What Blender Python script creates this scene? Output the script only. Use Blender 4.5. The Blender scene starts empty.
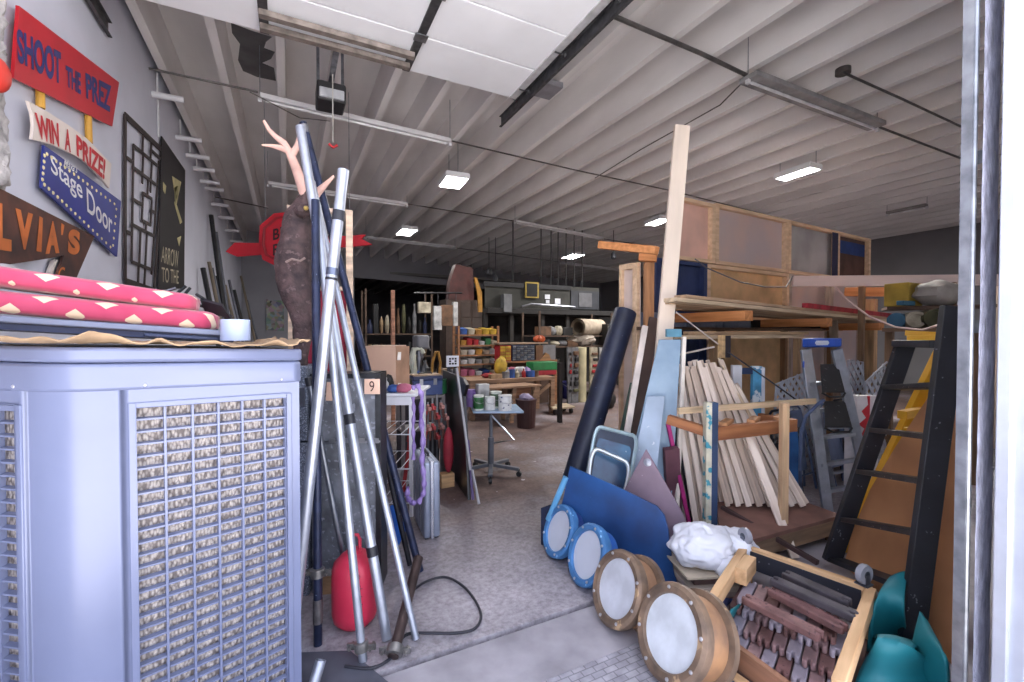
import bpy, bmesh, math, random
from mathutils import Vector, Matrix, noise
R = math.radians
V = Vector
rnd = random.Random(7)
SC = bpy.context.scene
COL = SC.collection

# ------------------------------------------------------------------ camera
CAMZ, FPX = 1.6, 445.0
YAW, PITCH = R(26.7), R(-1.03)
FWD = V((math.sin(YAW)*math.cos(PITCH), math.cos(YAW)*math.cos(PITCH), math.sin(PITCH)))
RGT = V((math.cos(YAW), -math.sin(YAW), 0))
UPV = RGT.cross(FWD)
CAM = V((0, 0, CAMZ))
cd = bpy.data.cameras.new('camera')
cd.sensor_width = 36.0
cd.lens = 36.0*FPX/1024.0
cd.clip_start = 0.05
cam = bpy.data.objects.new('camera', cd)
COL.objects.link(cam)
cam.location = CAM
cam.matrix_world = Matrix.Translation(CAM) @ Matrix((RGT, UPV, -FWD)).transposed().to_4x4()
SC.camera = cam

def ray(px, py): return FWD + RGT*((px-512)/FPX) + UPV*((341-py)/FPX)
def at(px, py, t): return CAM + ray(px, py)*t
def on_z(px, py, z=0.0):
    d = ray(px, py); return CAM + d*((z-CAMZ)/d.z)
def on_X(px, py, X):
    d = ray(px, py); return CAM + d*(X/d.x)
def on_Y(px, py, Y):
    d = ray(px, py); return CAM + d*(Y/d.y)
def on_plane(px, py, p0, n):
    d = ray(px, py); return CAM + d*((p0-CAM).dot(n)/d.dot(n))
def tof(p): return (V(p)-CAM).dot(FWD)
def above(p, py):
    """point on the vertical line through p that shows at image row py"""
    # solve z
    lo, hi = -1.0, 8.0
    for _ in range(40):
        m = (lo+hi)/2
        q = V((p[0], p[1], m))-CAM
        y = 341-FPX*q.dot(UPV)/q.dot(FWD)
        if y > py: lo = m
        else: hi = m
    return V((p[0], p[1], (lo+hi)/2))

# ------------------------------------------------------------------ materials
def lin(c):
    def f(x):
        x /= 255.0
        return x/12.92 if x <= .04045 else ((x+.055)/1.055)**2.4
    return (f(c[0]), f(c[1]), f(c[2]), 1)
def newmat(name):
    m = bpy.data.materials.new(name); m.use_nodes = True
    nt = m.node_tree
    return m, nt, nt.nodes, nt.links, nt.nodes['Principled BSDF']
_mc = {}
def M(c, rough=.6, metal=0, var=.12, scale=6, c2=None, stretch=(1, 1, 1), bump=0, bscale=None, spots=None, spot_scale=25, spot_at=.62, emit=0):
    """plain procedural surface: a colour with cloudy variation, optional speckles and bump"""
    key = (c, rough, metal, var, scale, c2, stretch, bump, bscale, spots, spot_scale, spot_at, emit)
    if key in _mc: return _mc[key]
    m, nt, N, L, B = newmat('surface')
    tc = N.new('ShaderNodeTexCoord'); mp = N.new('ShaderNodeMapping')
    mp.inputs['Scale'].default_value = stretch
    L.new(tc.outputs['Object'], mp.inputs['Vector'])
    nz = N.new('ShaderNodeTexNoise'); nz.inputs['Scale'].default_value = scale; nz.inputs['Detail'].default_value = 5
    L.new(mp.outputs[0], nz.inputs['Vector'])
    rp = N.new('ShaderNodeValToRGB')
    a = lin(c)
    if c2: b = lin(c2)
    else: b = tuple(x*(1-var*2.2) for x in a[:3])+(1,)
    hi = tuple(min(1, x*(1+var*.7)) for x in a[:3])+(1,)
    rp.color_ramp.elements[0].position = .32; rp.color_ramp.elements[0].color = b
    rp.color_ramp.elements[1].position = .66; rp.color_ramp.elements[1].color = hi
    L.new(nz.outputs['Fac'], rp.inputs['Fac'])
    out = rp.outputs['Color']
    if spots:
        n2 = N.new('ShaderNodeTexNoise'); n2.inputs['Scale'].default_value = spot_scale; n2.inputs['Detail'].default_value = 3
        L.new(tc.outputs['Object'], n2.inputs['Vector'])
        r2 = N.new('ShaderNodeValToRGB'); r2.color_ramp.elements[0].position = spot_at; r2.color_ramp.elements[1].position = spot_at+.04
        L.new(n2.outputs['Fac'], r2.inputs['Fac'])
        mx = N.new('ShaderNodeMixRGB'); mx.inputs['Color2'].default_value = lin(spots)
        L.new(r2.outputs['Color'], mx.inputs['Fac']); L.new(out, mx.inputs['Color1']); out = mx.outputs['Color']
    L.new(out, B.inputs['Base Color'])
    B.inputs['Roughness'].default_value = rough; B.inputs['Metallic'].default_value = metal
    if bump:
        nb = N.new('ShaderNodeTexNoise'); nb.inputs['Scale'].default_value = bscale or scale*4; nb.inputs['Detail'].default_value = 4
        L.new(mp.outputs[0], nb.inputs['Vector'])
        bp = N.new('ShaderNodeBump'); bp.inputs['Strength'].default_value = bump; bp.inputs['Distance'].default_value = .01
        L.new(nb.outputs['Fac'], bp.inputs['Height']); L.new(bp.outputs[0], B.inputs['Normal'])
    if emit:
        B.inputs['Emission Color'].default_value = a; B.inputs['Emission Strength'].default_value = emit
    _mc[key] = m
    return m
def WOOD(c, c2=None, rough=.7):
    c2 = c2 or tuple(int(x*.78) for x in c)
    return M(c, rough, 0, .1, 9, c2, (.25, 2.5, 2.5), .25, 20)

# ------------------------------------------------------------------ mesh builder
class MB:
    def __init__(s): s.v = []; s.f = []
    def add(s, vs, fs):
        b = len(s.v); s.v += [V(p) for p in vs]; s.f += [tuple(b+i for i in f) for f in fs]; return s
    def hexa(s, p):   # 8 points: bottom ring then top ring
        return s.add(p, [(3, 2, 1, 0), (4, 5, 6, 7), (0, 1, 5, 4), (1, 2, 6, 5), (2, 3, 7, 6), (3, 0, 4, 7)])
    def box(s, a, b):
        x0, y0, z0 = a; x1, y1, z1 = b
        return s.hexa([(x0, y0, z0), (x1, y0, z0), (x1, y1, z0), (x0, y1, z0), (x0, y0, z1), (x1, y0, z1), (x1, y1, z1), (x0, y1, z1)])
    def beam(s, p, q, w, h, up=(0, 0, 1)):
        """bar from p to q: h is the size along UP, w the size across"""
        p, q = V(p), V(q); d = (q-p).normalized(); up = V(up)
        side = d.cross(up)
        if side.length < 1e-4: side = d.cross(V((1, 0, 0)))
        side.normalize(); u = side.cross(d).normalized()
        a, b = side*(w/2), u*(h/2)
        return s.hexa([p-a-b, p+a-b, p+a+b, p-a+b, q-a-b, q+a-b, q+a+b, q-a+b])
    def tube(s, pts, r, n=12, caps=True, closed=False):
        pts = [V(p) for p in pts]; m = len(pts)
        rr = r if isinstance(r, (list, tuple)) else [r]*m
        b = len(s.v); prev = None
        for i, p in enumerate(pts):
            if closed: d = pts[(i+1) % m]-pts[i-1]
            else: d = pts[min(i+1, m-1)]-pts[max(i-1, 0)]
            d.normalize()
            if prev is None:
                ref = V((0, 0, 1)) if abs(d.z) < .9 else V((1, 0, 0))
                x = d.cross(ref).normalized()
            else:
                x = (prev-d*prev.dot(d)).normalized()
            prev = x; y = d.cross(x)
            for k in range(n):
                a = 2*math.pi*k/n
                s.v.append(p+(x*math.cos(a)+y*math.sin(a))*rr[i])
        for i in range(m if closed else m-1):
            j = (i+1) % m
            for k in range(n):
                l = (k+1) % n
                s.f.append((b+i*n+k, b+i*n+l, b+j*n+l, b+j*n+k))
        if caps and not closed:
            s.f.append(tuple(b+k for k in reversed(range(n)))); s.f.append(tuple(b+(m-1)*n+k for k in range(n)))
        return s
    def lathe(s, prof, c=(0, 0, 0), axis=(0, 0, 1), n=28, caps=True):
        c, d = V(c), V(axis).normalized()
        ref = V((0, 0, 1)) if abs(d.z) < .9 else V((1, 0, 0))
        x = d.cross(ref).normalized(); y = d.cross(x); b = len(s.v); m = len(prof)
        for r, z in prof:
            for k in range(n):
                a = 2*math.pi*k/n
                s.v.append(c+d*z+(x*math.cos(a)+y*math.sin(a))*max(r, 1e-4))
        for i in range(m-1):
            for k in range(n):
                l = (k+1) % n
                s.f.append((b+i*n+k, b+i*n+l, b+(i+1)*n+l, b+(i+1)*n+k))
        if caps:
            s.f.append(tuple(b+k for k in reversed(range(n)))); s.f.append(tuple(b+(m-1)*n+k for k in range(n)))
        return s
    def pipe(s, p, q, r, wall=.004, n=16):
        """hollow straight pipe"""
        p, q = V(p), V(q); L = (q-p).length
        return s.lathe([(r, 0), (r, L), (r-wall, L), (r-wall, L-.15), (0, L-.15)], p, q-p, n)
    def prism(s, pts, off):
        off = V(off); n = len(pts); pts = [V(p) for p in pts]
        fs = [tuple(reversed(range(n))), tuple(range(n, 2*n))]
        fs += [(i, (i+1) % n, n+(i+1) % n, n+i) for i in range(n)]
        return s.add(pts+[p+off for p in pts], fs)
    def grid(s, fn, nu, nv):
        b = len(s.v)
        for j in range(nv+1):
            for i in range(nu+1): s.v.append(V(fn(i/nu, j/nv)))
        for j in range(nv):
            for i in range(nu):
                a = b+j*(nu+1)+i
                s.f.append((a, a+1, a+nu+2, a+nu+1))
        return s
    def ell(s, c, r, nu=16, nv=10, fn=None):
        b = len(s.v); c = V(c)
        if not isinstance(r, (tuple, list)): r = (r, r, r)
        for j in range(nv+1):
            th = math.pi*j/nv
            for i in range(nu):
                ph = 2*math.pi*i/nu
                d = V((math.sin(th)*math.cos(ph), math.sin(th)*math.sin(ph), math.cos(th)))
                k = fn(d) if fn else 1
                s.v.append(c+V((d.x*r[0], d.y*r[1], d.z*r[2]))*k)
        for j in range(nv):
            for i in range(nu):
                l = (i+1) % nu
                s.f.append((b+j*nu+i, b+(j+1)*nu+i, b+(j+1)*nu+l, b+j*nu+l))
        return s
def curve(pts, k=5):
    """smooth path through the points"""
    pts = [V(p) for p in pts]; out = []; n = len(pts)
    for i in range(n-1):
        a, b, c, d = pts[max(i-1, 0)], pts[i], pts[i+1], pts[min(i+2, n-1)]
        for j in range(k):
            t = j/k
            out.append(.5*((2*b)+(c-a)*t+(2*a-5*b+4*c-d)*t*t+(3*b-a-3*c+d)*t*t*t))
    return out+[pts[-1]]
WM = {}
def tag(o, label=None, cat=None, group=None, kind=None):
    if label: o['label'] = label
    if cat: o['category'] = cat
    if group: o['group'] = group
    if kind: o['kind'] = kind
    return o
def _make(name, mb, mat, Mw, parent=None, bevel=0, seg=2, angle=35, solid=0, sub=0):
    inv = Mw.inverted()
    me = bpy.data.meshes.new(name)
    me.from_pydata([inv @ p for p in mb.v], [], mb.f)
    bm = bmesh.new(); bm.from_mesh(me)
    bmesh.ops.remove_doubles(bm, verts=bm.verts, dist=1e-5)
    bmesh.ops.recalc_face_normals(bm, faces=bm.faces)
    bm.to_mesh(me); bm.free()
    for p in me.polygons: p.use_smooth = True
    me.set_sharp_from_angle(angle=R(angle))
    me.materials.append(mat)
    o = bpy.data.objects.new(name, me); COL.objects.link(o)
    if solid:
        md = o.modifiers.new('thick', 'SOLIDIFY'); md.thickness = solid; md.offset = 0
    if bevel:
        md = o.modifiers.new('edge', 'BEVEL'); md.width = bevel; md.segments = seg; md.limit_method = 'ANGLE'; md.angle_limit = R(40)
    if sub:
        md = o.modifiers.new('soft', 'SUBSURF'); md.levels = sub; md.render_levels = sub
    if parent is not None:
        o.parent = parent; o.matrix_local = WM[parent.name].inverted() @ Mw
    else:
        o.matrix_world = Mw
    WM[o.name] = Mw
    return o
def frame_of(p, q, up=(0, 0, 1)):
    p, q = V(p), V(q); x = (q-p).normalized(); up = V(up)
    y = up.cross(x)
    if y.length < 1e-4: y = V((0, 1, 0)).cross(x)
    if y.length < 1e-4: y = V((1, 0, 0)).cross(x)
    y.normalize(); z = x.cross(y)
    m = Matrix((x, y, z)).transposed().to_4x4(); m.translation = p
    return m
def thing(name, label, cat, loc, group=None):
    o = bpy.data.objects.new(name, None); COL.objects.link(o)
    o.empty_display_size = .05
    o.location = loc; WM[o.name] = Matrix.Translation(V(loc))
    return tag(o, label, cat, group)
def part(name, mb, mat, parent, label=None, kind=None, **kw):
    o = _make(name, mb, mat, WM[parent.name].copy(), parent, **kw)
    return tag(o, label, None, None, kind)
def single(name, mb, mat, label, cat, group=None, kind=None, **kw):
    xs = [p.x for p in mb.v]; ys = [p.y for p in mb.v]; zs = [p.z for p in mb.v]
    Mw = Matrix.Translation(V(((min(xs)+max(xs))/2, (min(ys)+max(ys))/2, min(zs))))
    return tag(_make(name, mb, mat, Mw, None, **kw), label, cat, group, kind)
def struct(name, mb, mat, **kw):
    o = _make(name, mb, mat, Matrix(), None, **kw); o['kind'] = 'structure'; return o
def bar(name, p, q, w, h, mat, parent=None, label=None, cat=None, group=None, up=(0, 0, 1), bevel=.003, **kw):
    """a straight board whose own x axis runs along it, so that wood grain follows it"""
    Mw = frame_of(p, q, up); b = MB().beam(p, q, w, h, up)
    o = _make(name, b, mat, Mw, parent, bevel=bevel, **kw)
    return tag(o, label, cat if parent is None else None, group)
def copy_tree(o, parent=None):
    c = o.copy(); COL.objects.link(c)
    if parent is not None: c.parent = parent
    for ch in list(o.children): copy_tree(ch, c)
    return c
_nw = ['first', 'second', 'third', 'fourth', 'fifth', 'sixth', 'seventh', 'eighth', 'ninth', 'tenth', 'eleventh', 'twelfth', 'thirteenth', 'fourteenth', 'fifteenth', 'sixteenth',
       'seventeenth', 'eighteenth', 'nineteenth', 'twentieth', 'twenty-first', 'twenty-second', 'twenty-third', 'twenty-fourth', 'twenty-fifth', 'twenty-sixth', 'twenty-seventh', 'twenty-eighth', 'twenty-ninth', 'thirtieth']
_tens = {3: 'thirty', 4: 'forty', 5: 'fifty'}
def nth(i):
    n = i+1
    return _nw[i] if n <= 30 else _tens[n//10]+('-'+_nw[n % 10-1] if n % 10 else 'ieth')

# flat writing: glyphs of the built-in font stretched to fill a quad of four 3-D points (bl, br, tr, tl)
def lettering(name, text, quad, mat, parent, lift=.004, bold=.0, thick=.003, shear=0, label=None):
    cu = bpy.data.curves.new('text', 'FONT'); cu.body = text; cu.offset = bold; cu.shear = shear
    o = bpy.data.objects.new('text', cu); COL.objects.link(o)
    dg = bpy.context.evaluated_depsgraph_get()
    me = bpy.data.meshes.new_from_object(o.evaluated_get(dg))
    bpy.data.objects.remove(o); bpy.data.curves.remove(cu)
    xs = [v.co.x for v in me.vertices]; ys = [v.co.y for v in me.vertices]
    x0, x1, y0, y1 = min(xs), max(xs), min(ys), max(ys)
    bl, br, tr, tl = [V(p) for p in quad]
    n = (br-bl).cross(tl-bl).normalized()
    mb = MB()
    for v in me.vertices:
        a = (v.co.x-x0)/(x1-x0); b = (v.co.y-y0)/(y1-y0)
        mb.v.append(bl*(1-a)*(1-b)+br*a*(1-b)+tr*a*b+tl*(1-a)*b+n*lift)
    mb.f = [tuple(p.vertices) for p in me.polygons]
    bpy.data.meshes.remove(me)
    return part(name, mb, mat, parent, label=label)
# ------------------------------------------------------------------ the building
XL, XR, YF, YB = -1.37, 17.2, .68, 18.0
ZR, ZD = 4.6, 5.02            # underside of the ribs, underside of the deck
def floor_mat():
    m, nt, N, L, B = newmat('stained_concrete')
    tc = N.new('ShaderNodeTexCoord')
    def nz(scale, det=6, ro=.6):
        n = N.new('ShaderNodeTexNoise'); n.inputs['Scale'].default_value = scale; n.inputs['Detail'].default_value = det; n.inputs['Roughness'].default_value = ro
        L.new(tc.outputs['Object'], n.inputs['Vector']); return n
    def ramp(src, p0, p1, c0, c1):
        r = N.new('ShaderNodeValToRGB'); r.color_ramp.elements[0].position = p0; r.color_ramp.elements[1].position = p1
        r.color_ramp.elements[0].color = c0; r.color_ramp.elements[1].color = c1
        L.new(src, r.inputs['Fac']); return r
    base = ramp(nz(1.3).outputs['Fac'], .35, .68, lin((146, 142, 150)), lin((190, 184, 192)))
    stain = ramp(nz(.75, 8, .7).outputs['Fac'], .34, .52, (.3, .3, .3, 1), (1, 1, 1, 1))
    # old brown paint stains, thickened with depth to put the back's shade into colour
    sp = N.new('ShaderNodeSeparateXYZ'); L.new(tc.outputs['Object'], sp.inputs[0])
    mr = N.new('ShaderNodeMapRange'); mr.inputs[1].default_value = 2.5; mr.inputs[2].default_value = 4.0
    L.new(sp.outputs['Y'], mr.inputs[0])
    ml = N.new('ShaderNodeMath'); ml.operation = 'MULTIPLY'; L.new(mr.outputs[0], ml.inputs[0]); L.new(stain.outputs['Color'], ml.inputs[1])
    mx = N.new('ShaderNodeMixRGB'); L.new(ml.outputs[0], mx.inputs['Fac']); L.new(base.outputs['Color'], mx.inputs['Color1'])
    brown = ramp(nz(3).outputs['Fac'], .35, .65, lin((74, 56, 54)), lin((116, 96, 90)))
    L.new(brown.outputs['Color'], mx.inputs['Color2'])
    spl = ramp(nz(9, 3, .5).outputs['Fac'], .70, .73, (0, 0, 0, 1), (1, 1, 1, 1))
    m2 = N.new('ShaderNodeMixRGB'); L.new(spl.outputs['Color'], m2.inputs['Fac']); L.new(mx.outputs[0], m2.inputs['Color1']); m2.inputs['Color2'].default_value = lin((205, 198, 205))
    drt = ramp(nz(26, 6, .7).outputs['Fac'], .36, .6, lin((190, 185, 185)), (1, 1, 1, 1))
    m3 = N.new('ShaderNodeMixRGB'); m3.blend_type = 'MULTIPLY'; m3.inputs['Fac'].default_value = .8
    L.new(m2.outputs[0], m3.inputs['Color1']); L.new(drt.outputs['Color'], m3.inputs['Color2'])
    L.new(m3.outputs[0], B.inputs['Base Color'])
    B.inputs['Roughness'].default_value = .62
    bp = N.new('ShaderNodeBump'); bp.inputs['Strength'].default_value = .2; bp.inputs['Distance'].default_value = .01
    L.new(nz(30).outputs['Fac'], bp.inputs['Height']); L.new(bp.outputs[0], B.inputs['Normal'])
    return m
def paver_mat():
    m, nt, N, L, B = newmat('stamped_concrete')
    tc = N.new('ShaderNodeTexCoord')
    bk = N.new('ShaderNodeTexBrick'); bk.inputs['Scale'].default_value = 1.0
    bk.inputs['Brick Width'].default_value = .07; bk.inputs['Row Height'].default_value = .035; bk.inputs['Mortar Size'].default_value = .003
    bk.inputs['Color1'].default_value = lin((168, 165, 174)); bk.inputs['Color2'].default_value = lin((152, 150, 160)); bk.inputs['Mortar'].default_value = lin((128, 126, 134))
    L.new(tc.outputs['Object'], bk.inputs['Vector'])
    nz = N.new('ShaderNodeTexNoise'); nz.inputs['Scale'].default_value = 14; nz.inputs['Detail'].default_value = 6; L.new(tc.outputs['Object'], nz.inputs['Vector'])
    mx = N.new('ShaderNodeMixRGB'); mx.blend_type = 'OVERLAY'; mx.inputs['Fac'].default_value = .6
    L.new(bk.outputs['Color'], mx.inputs['Color1']); L.new(nz.outputs['Fac'], mx.inputs['Color2']); L.new(mx.outputs[0], B.inputs['Base Color'])
    B.inputs['Roughness'].default_value = .8
    bp = N.new('ShaderNodeBump'); bp.inputs['Strength'].default_value = .4; bp.inputs['Distance'].default_value = .01; bp.invert = True
    L.new(bk.outputs['Fac'], bp.inputs['Height']); L.new(bp.outputs[0], B.inputs['Normal'])
    return m
struct('floor', MB().box((XL-.2, 2.135, -.2), (XR+.2, 30, 0)), floor_mat())
struct('trim_1', MB().box((XL-.2, 1.742, -.2), (XR+.2, 2.10, -.004)).box((XL-.2, .2, -.2), (.148, 1.74, -.004)).box((1.752, .2, -.2), (XR+.2, 1.74, -.004)), M((166, 162, 170), .75, 0, .14, 4, bump=.2))
struct('apron_slab', MB().box((.15, .2, -.2), (1.75, 1.74, -.006)), paver_mat())
struct('forecourt_slab', MB().box((-30, -40, -.2), (30, .19, -.006)), M((196, 192, 188), .85, 0, .06, 1.5))
WALLM = M((212, 214, 228), .8, 0, .05, 1.2)
struct('wall_left', MB().box((XL-.2, .3, 0), (XL, YB+8, ZD)), WALLM)
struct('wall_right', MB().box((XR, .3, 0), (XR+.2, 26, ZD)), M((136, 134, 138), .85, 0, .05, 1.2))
wf = MB().box((2.46, .42, 0), (XR, YF, ZD)).box((XL, .42, 4.45), (2.46, YF, ZD))
struct('wall_front', wf, M((190, 190, 196), .8, 0, .05, 1.2))
# the back wall runs a little askew; a wide opening leads to the store room behind it
def backline(X): return 17.2+(X+1.37)*.255
def bw(X0, X1, z0, z1, mb):
    mb.hexa([(X0, backline(X0), z0), (X1, backline(X1), z0), (X1, backline(X1)+.2, z0), (X0, backline(X0)+.2, z0),
             (X0, backline(X0), z1), (X1, backline(X1), z1), (X1, backline(X1)+.2, z1), (X0, backline(X0)+.2, z1)])
XO0, XO1 = 2.3, 8.6
b = MB(); bw(XL, XO0, 0, ZD, b); bw(XO0, XO1, 3.75, ZD, b); bw(XO1, XR, 0, ZD, b)
struct('wall_back', b, M((150, 150, 158), .85, 0, .05, 1.2))
# store room behind the opening: low joists on a dark ceiling, dark walls
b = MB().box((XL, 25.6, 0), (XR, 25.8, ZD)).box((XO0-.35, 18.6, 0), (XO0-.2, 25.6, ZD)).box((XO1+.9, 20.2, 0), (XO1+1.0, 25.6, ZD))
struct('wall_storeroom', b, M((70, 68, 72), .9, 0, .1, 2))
b = MB().box((XO0-.3, 18.5, 4.0), (XO1+1, 25.6, 4.1))
for i in range(11):
    X = XO0+.1+i*.62
    b.box((X, backline(X)+.25, 3.78), (X+.12, 25.6, 4.0))
struct('ceiling_storeroom', b, M((120, 118, 118), .85, 0, .1, 2))
def ceiling_mat():
    m, nt, N, L, B = newmat('white_painted_concrete')
    tc = N.new('ShaderNodeTexCoord')
    nz = N.new('ShaderNodeTexNoise'); nz.inputs['Scale'].default_value = 1.4; nz.inputs['Detail'].default_value = 7
    mp = N.new('ShaderNodeMapping'); mp.inputs['Scale'].default_value = (1, .35, 1); L.new(tc.outputs['Object'], mp.inputs[0]); L.new(mp.outputs[0], nz.inputs['Vector'])
    rp = N.new('ShaderNodeValToRGB'); rp.color_ramp.elements[0].position = .3; rp.color_ramp.elements[1].position = .7
    rp.color_ramp.elements[0].color = lin((212, 208, 208)); rp.color_ramp.elements[1].color = lin((240, 237, 237))
    L.new(nz.outputs['Fac'], rp.inputs['Fac']); L.new(rp.outputs['Color'], B.inputs['Base Color'])
    B.inputs['Roughness'].default_value = .85
    return m
CM = ceiling_mat()
b = MB().box((XL-.2, .42, ZD), (XR+.2, 26, ZD+.2))
rib_x = []
X = -1.25
while X < XR-.1:
    rib_x.append(X)
    a0, a1 = .042, .06
    y0, y1 = YF, 24.0
    b.hexa([(X-a0, y0, ZR), (X+a0, y0, ZR), (X+a0, y1, ZR), (X-a0, y1, ZR), (X-a1, y0, ZD), (X+a1, y0, ZD), (X+a1, y1, ZD), (X-a1, y1, ZD)])
    X += .6
struct('ceiling', b, CM)
# bare patch where the paint has peeled off the deck
pz = ZD-.003
pp = [(231, 23), (252, 31), (272, 37), (266, 42), (264, 48), (275, 52), (271, 59), (262, 63), (274, 68), (276, 81), (257, 77), (243, 71), (238, 60), (240, 44), (232, 33)]
struct('trim_2', MB().prism([on_z(x, y, pz) for x, y in pp], (0, 0, .002)), M((98, 96, 98), .9, 0, .12, 5))

# ------------------------------------------------------------------ open sectional door overhead
DZ = 4.2
WHT = M((236, 238, 244), .55, 0, .03, 2)
GAL = M((150, 154, 162), .38, .85, .18, 14)
DGAL = M((88, 88, 92), .5, .6, .2, 14)
g = thing('sectional_door', 'white sectional overhead door rolled open flat under the ribbed ceiling', 'garage door', (.46, 2.6, DZ))
ys = [4.45, 3.88, 3.31, 2.74, 2.17, 1.60, 1.03]
for i in range(6):
    part('door_section', MB().box((XL+.10, ys[i+1]+.008, DZ), (2.27, ys[i]-.008, DZ+.045)), WHT, g, bevel=.006)
for X in (-.16, 1.055):
    part('stile', MB().box((X-.035, 1.1, DZ-.02), (X+.035, 4.43, DZ-.001)), DGAL, g, label='dark metal stile')
part('stile', MB().box((2.2, 1.1, DZ-.012), (2.27, 4.43, DZ-.001)), M((196, 196, 200), .5, .3, .1, 10), g, label='pale end stile')
for Y in (4.12, 4.30):
    part('strut', MB().box((-.19, Y-.03, DZ-.07), (1.06, Y+.03, DZ-.024)), M((150, 140, 134), .5, .4, .2, 12), g, label='rust-stained metal strut')
for Y in (3.87, 3.31, 2.74):
    h = part('hinge', MB().box((1.0, Y-.05, DZ-.03), (1.11, Y+.05, DZ-.021)), GAL, g)
for Y in (4.2, 3.5, 2.74):
    rl = part('roller', MB().lathe([(.028, 0), (.028, .025)], (2.285, Y, DZ-.03), (1, 0, 0), 14).tube([(2.2, Y, DZ-.03), (2.312, Y, DZ-.03)], .008, 8), DGAL, g)
def track(name, X, label, sgn):
    t = thing(name, label, 'door track', (X, 3, DZ-.08))
    mb = MB().box((X-.004, .95, DZ-.085), (X+.004, 4.95, DZ+.03)).box((X-.03*(sgn > 0), .95, DZ-.093), (X+.03*(sgn < 0), 4.95, DZ-.085)).box((X-.03*(sgn > 0), .95, DZ+.03), (X+.03*(sgn < 0), 4.95, DZ+.036))
    part('channel', mb, DGAL, t)
    part('angle_iron', MB().box((min(X+.012*sgn, X+.017*sgn), .95, DZ+.0), (max(X+.012*sgn, X+.017*sgn), 4.98, DZ+.07)).box((X+.017*sgn, .95, DZ+.065), (X+.06*sgn, 4.98, DZ+.07)), DGAL, t)
    for Y in (4.6,):
        part('hanger_strap', MB().beam((X+.03*sgn, Y, DZ+.06), (X+.03*sgn, Y, ZR+.2), .03, .006, (0, 1, 0)).beam((X+.03*sgn, Y, DZ+.06), (X-.35*sgn, Y+.1, ZR), .03, .006), GAL, t)
    return t
track('door_track', 2.345, 'dark horizontal door track along the right edge of the open overhead door', 1)
track('door_track', XL+.025, 'dark horizontal door track fixed high on the left wall', -1)
# opener
o = thing('door_opener', 'black chain-drive door opener hanging from the ceiling behind the open door', 'door opener', (.42, 5.1, 4.05))
part('rail', MB().box((.395, 4.46, 4.2), (.445, 5.3, 4.235)), GAL, o)
mo = part('motor_housing', MB().box((.28, 4.95, 3.98), (.56, 5.25, 4.18)), M((38, 38, 42), .5), o, bevel=.02)
part('light_lens', MB().box((.30, 4.925, 4.0), (.54, 4.95, 4.1)), M((170, 172, 178), .4), mo, bevel=.01, label='pale grey lamp lens')
part('mount_bracket', MB().beam((.3, 5.1, 4.18), (.3, 5.1, ZR), .03, .006, (0, 1, 0)).beam((.54, 5.1, 4.18), (.54, 5.1, ZR), .03, .006, (0, 1, 0)), GAL, o)
rp = part('release_cord', MB().tube([(.42, 4.85, 4.2), (.42, 4.85, 3.52)], .006, 6), M((190, 185, 180), .8), o)
part('pull_handle', MB().tube([(.38, 4.85, 3.5), (.42, 4.85, 3.47), (.46, 4.85, 3.5)], .014, 8), M((190, 30, 40), .5), rp, label='red pull handle')

# ------------------------------------------------------------------ right jamb
t = thing('vertical_door_track', 'galvanised vertical door track with bolt holes at the right jamb', 'door track', (2.33, .77, 0))
def jx(px, Y): return on_Y(px, 340, Y).x
Y0 = .765
x0, x1 = jx(958, Y0), jx(966, Y0)
ch = MB().box((x0, Y0-.03, 0), (x0+.006, Y0+.002, 4.1)).tube([(x0+.014, Y0-.03, 0), (x0+.014, Y0-.03, 4.1)], .011, 10)
ch.box((x0+.006, Y0-.006, 0), (x0+.046, Y0, 4.1))
part('channel', ch, GAL, t)
for zz in (2.52, 1.62, .93, 1.05, .8):
    part('bolt', MB().lathe([(.006, 0), (.006, .006)], (x0+.036, Y0-.006, zz), (0, -1, 0), 10), DGAL, t)
for zz, c in ((1.12, (30, 30, 34)), (.98, (150, 84, 40)), (.82, (150, 90, 46))):
    part('slot', MB().box((x0+.028, Y0-.008, zz), (x0+.042, Y0-.006, zz+.03)), M(c, .7), t)
for zz in (3.0, 2.25, 1.6):
    part('jamb_bracket', MB().box((x0+.05, Y0-.06, zz), (x0+.12, Y0-.05, zz+.05)).box((x0+.05, Y0-.06, zz), (x0+.056, Y0+.002, zz+.05)), GAL, t)
xs0, xs1 = jx(981, .705), jx(997, .705)
def felt(u, v):
    z = v*4.3; a = u*2*math.pi
    cx, cy = (xs0+xs1)/2, .71
    w = (xs1-xs0)/2*(1+.08*noise.noise((0, 0, z*6)))
    return (cx+w*math.cos(a)+.004*noise.noise((1, 2, z*11)), cy+.006*math.sin(a)+.002*noise.noise((5, u*4, z*8)), z)
FELT = M((158, 160, 180), .95, 0, .2, 30, bump=.8, bscale=120, stretch=(1, 1, .4))
single('weather_strip', MB().grid(felt, 14, 120), FELT, 'fuzzy blue-grey brush weather strip down the right door jamb', 'weather strip')
xa = jx(997, .66)
jb = MB().box((xa, .62, 0), (xa+.02, .66, 4.4)).box((xa+.02, .58, 0), (2.6, .62, 4.4)).box((xa+.02, .62, 0), (2.6, .64, 4.4))
jo = struct('trim_3', jb, M((206, 212, 226), .3, .55, .06, 6), bevel=.004)
for zz in (2.3, 1.75, 1.2, .75):
    s_ = part('screw', MB().lathe([(.007, 0), (.004, .004)], (xa+.035, .58, zz), (0, -1, 0), 10), GAL, jo)

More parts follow.
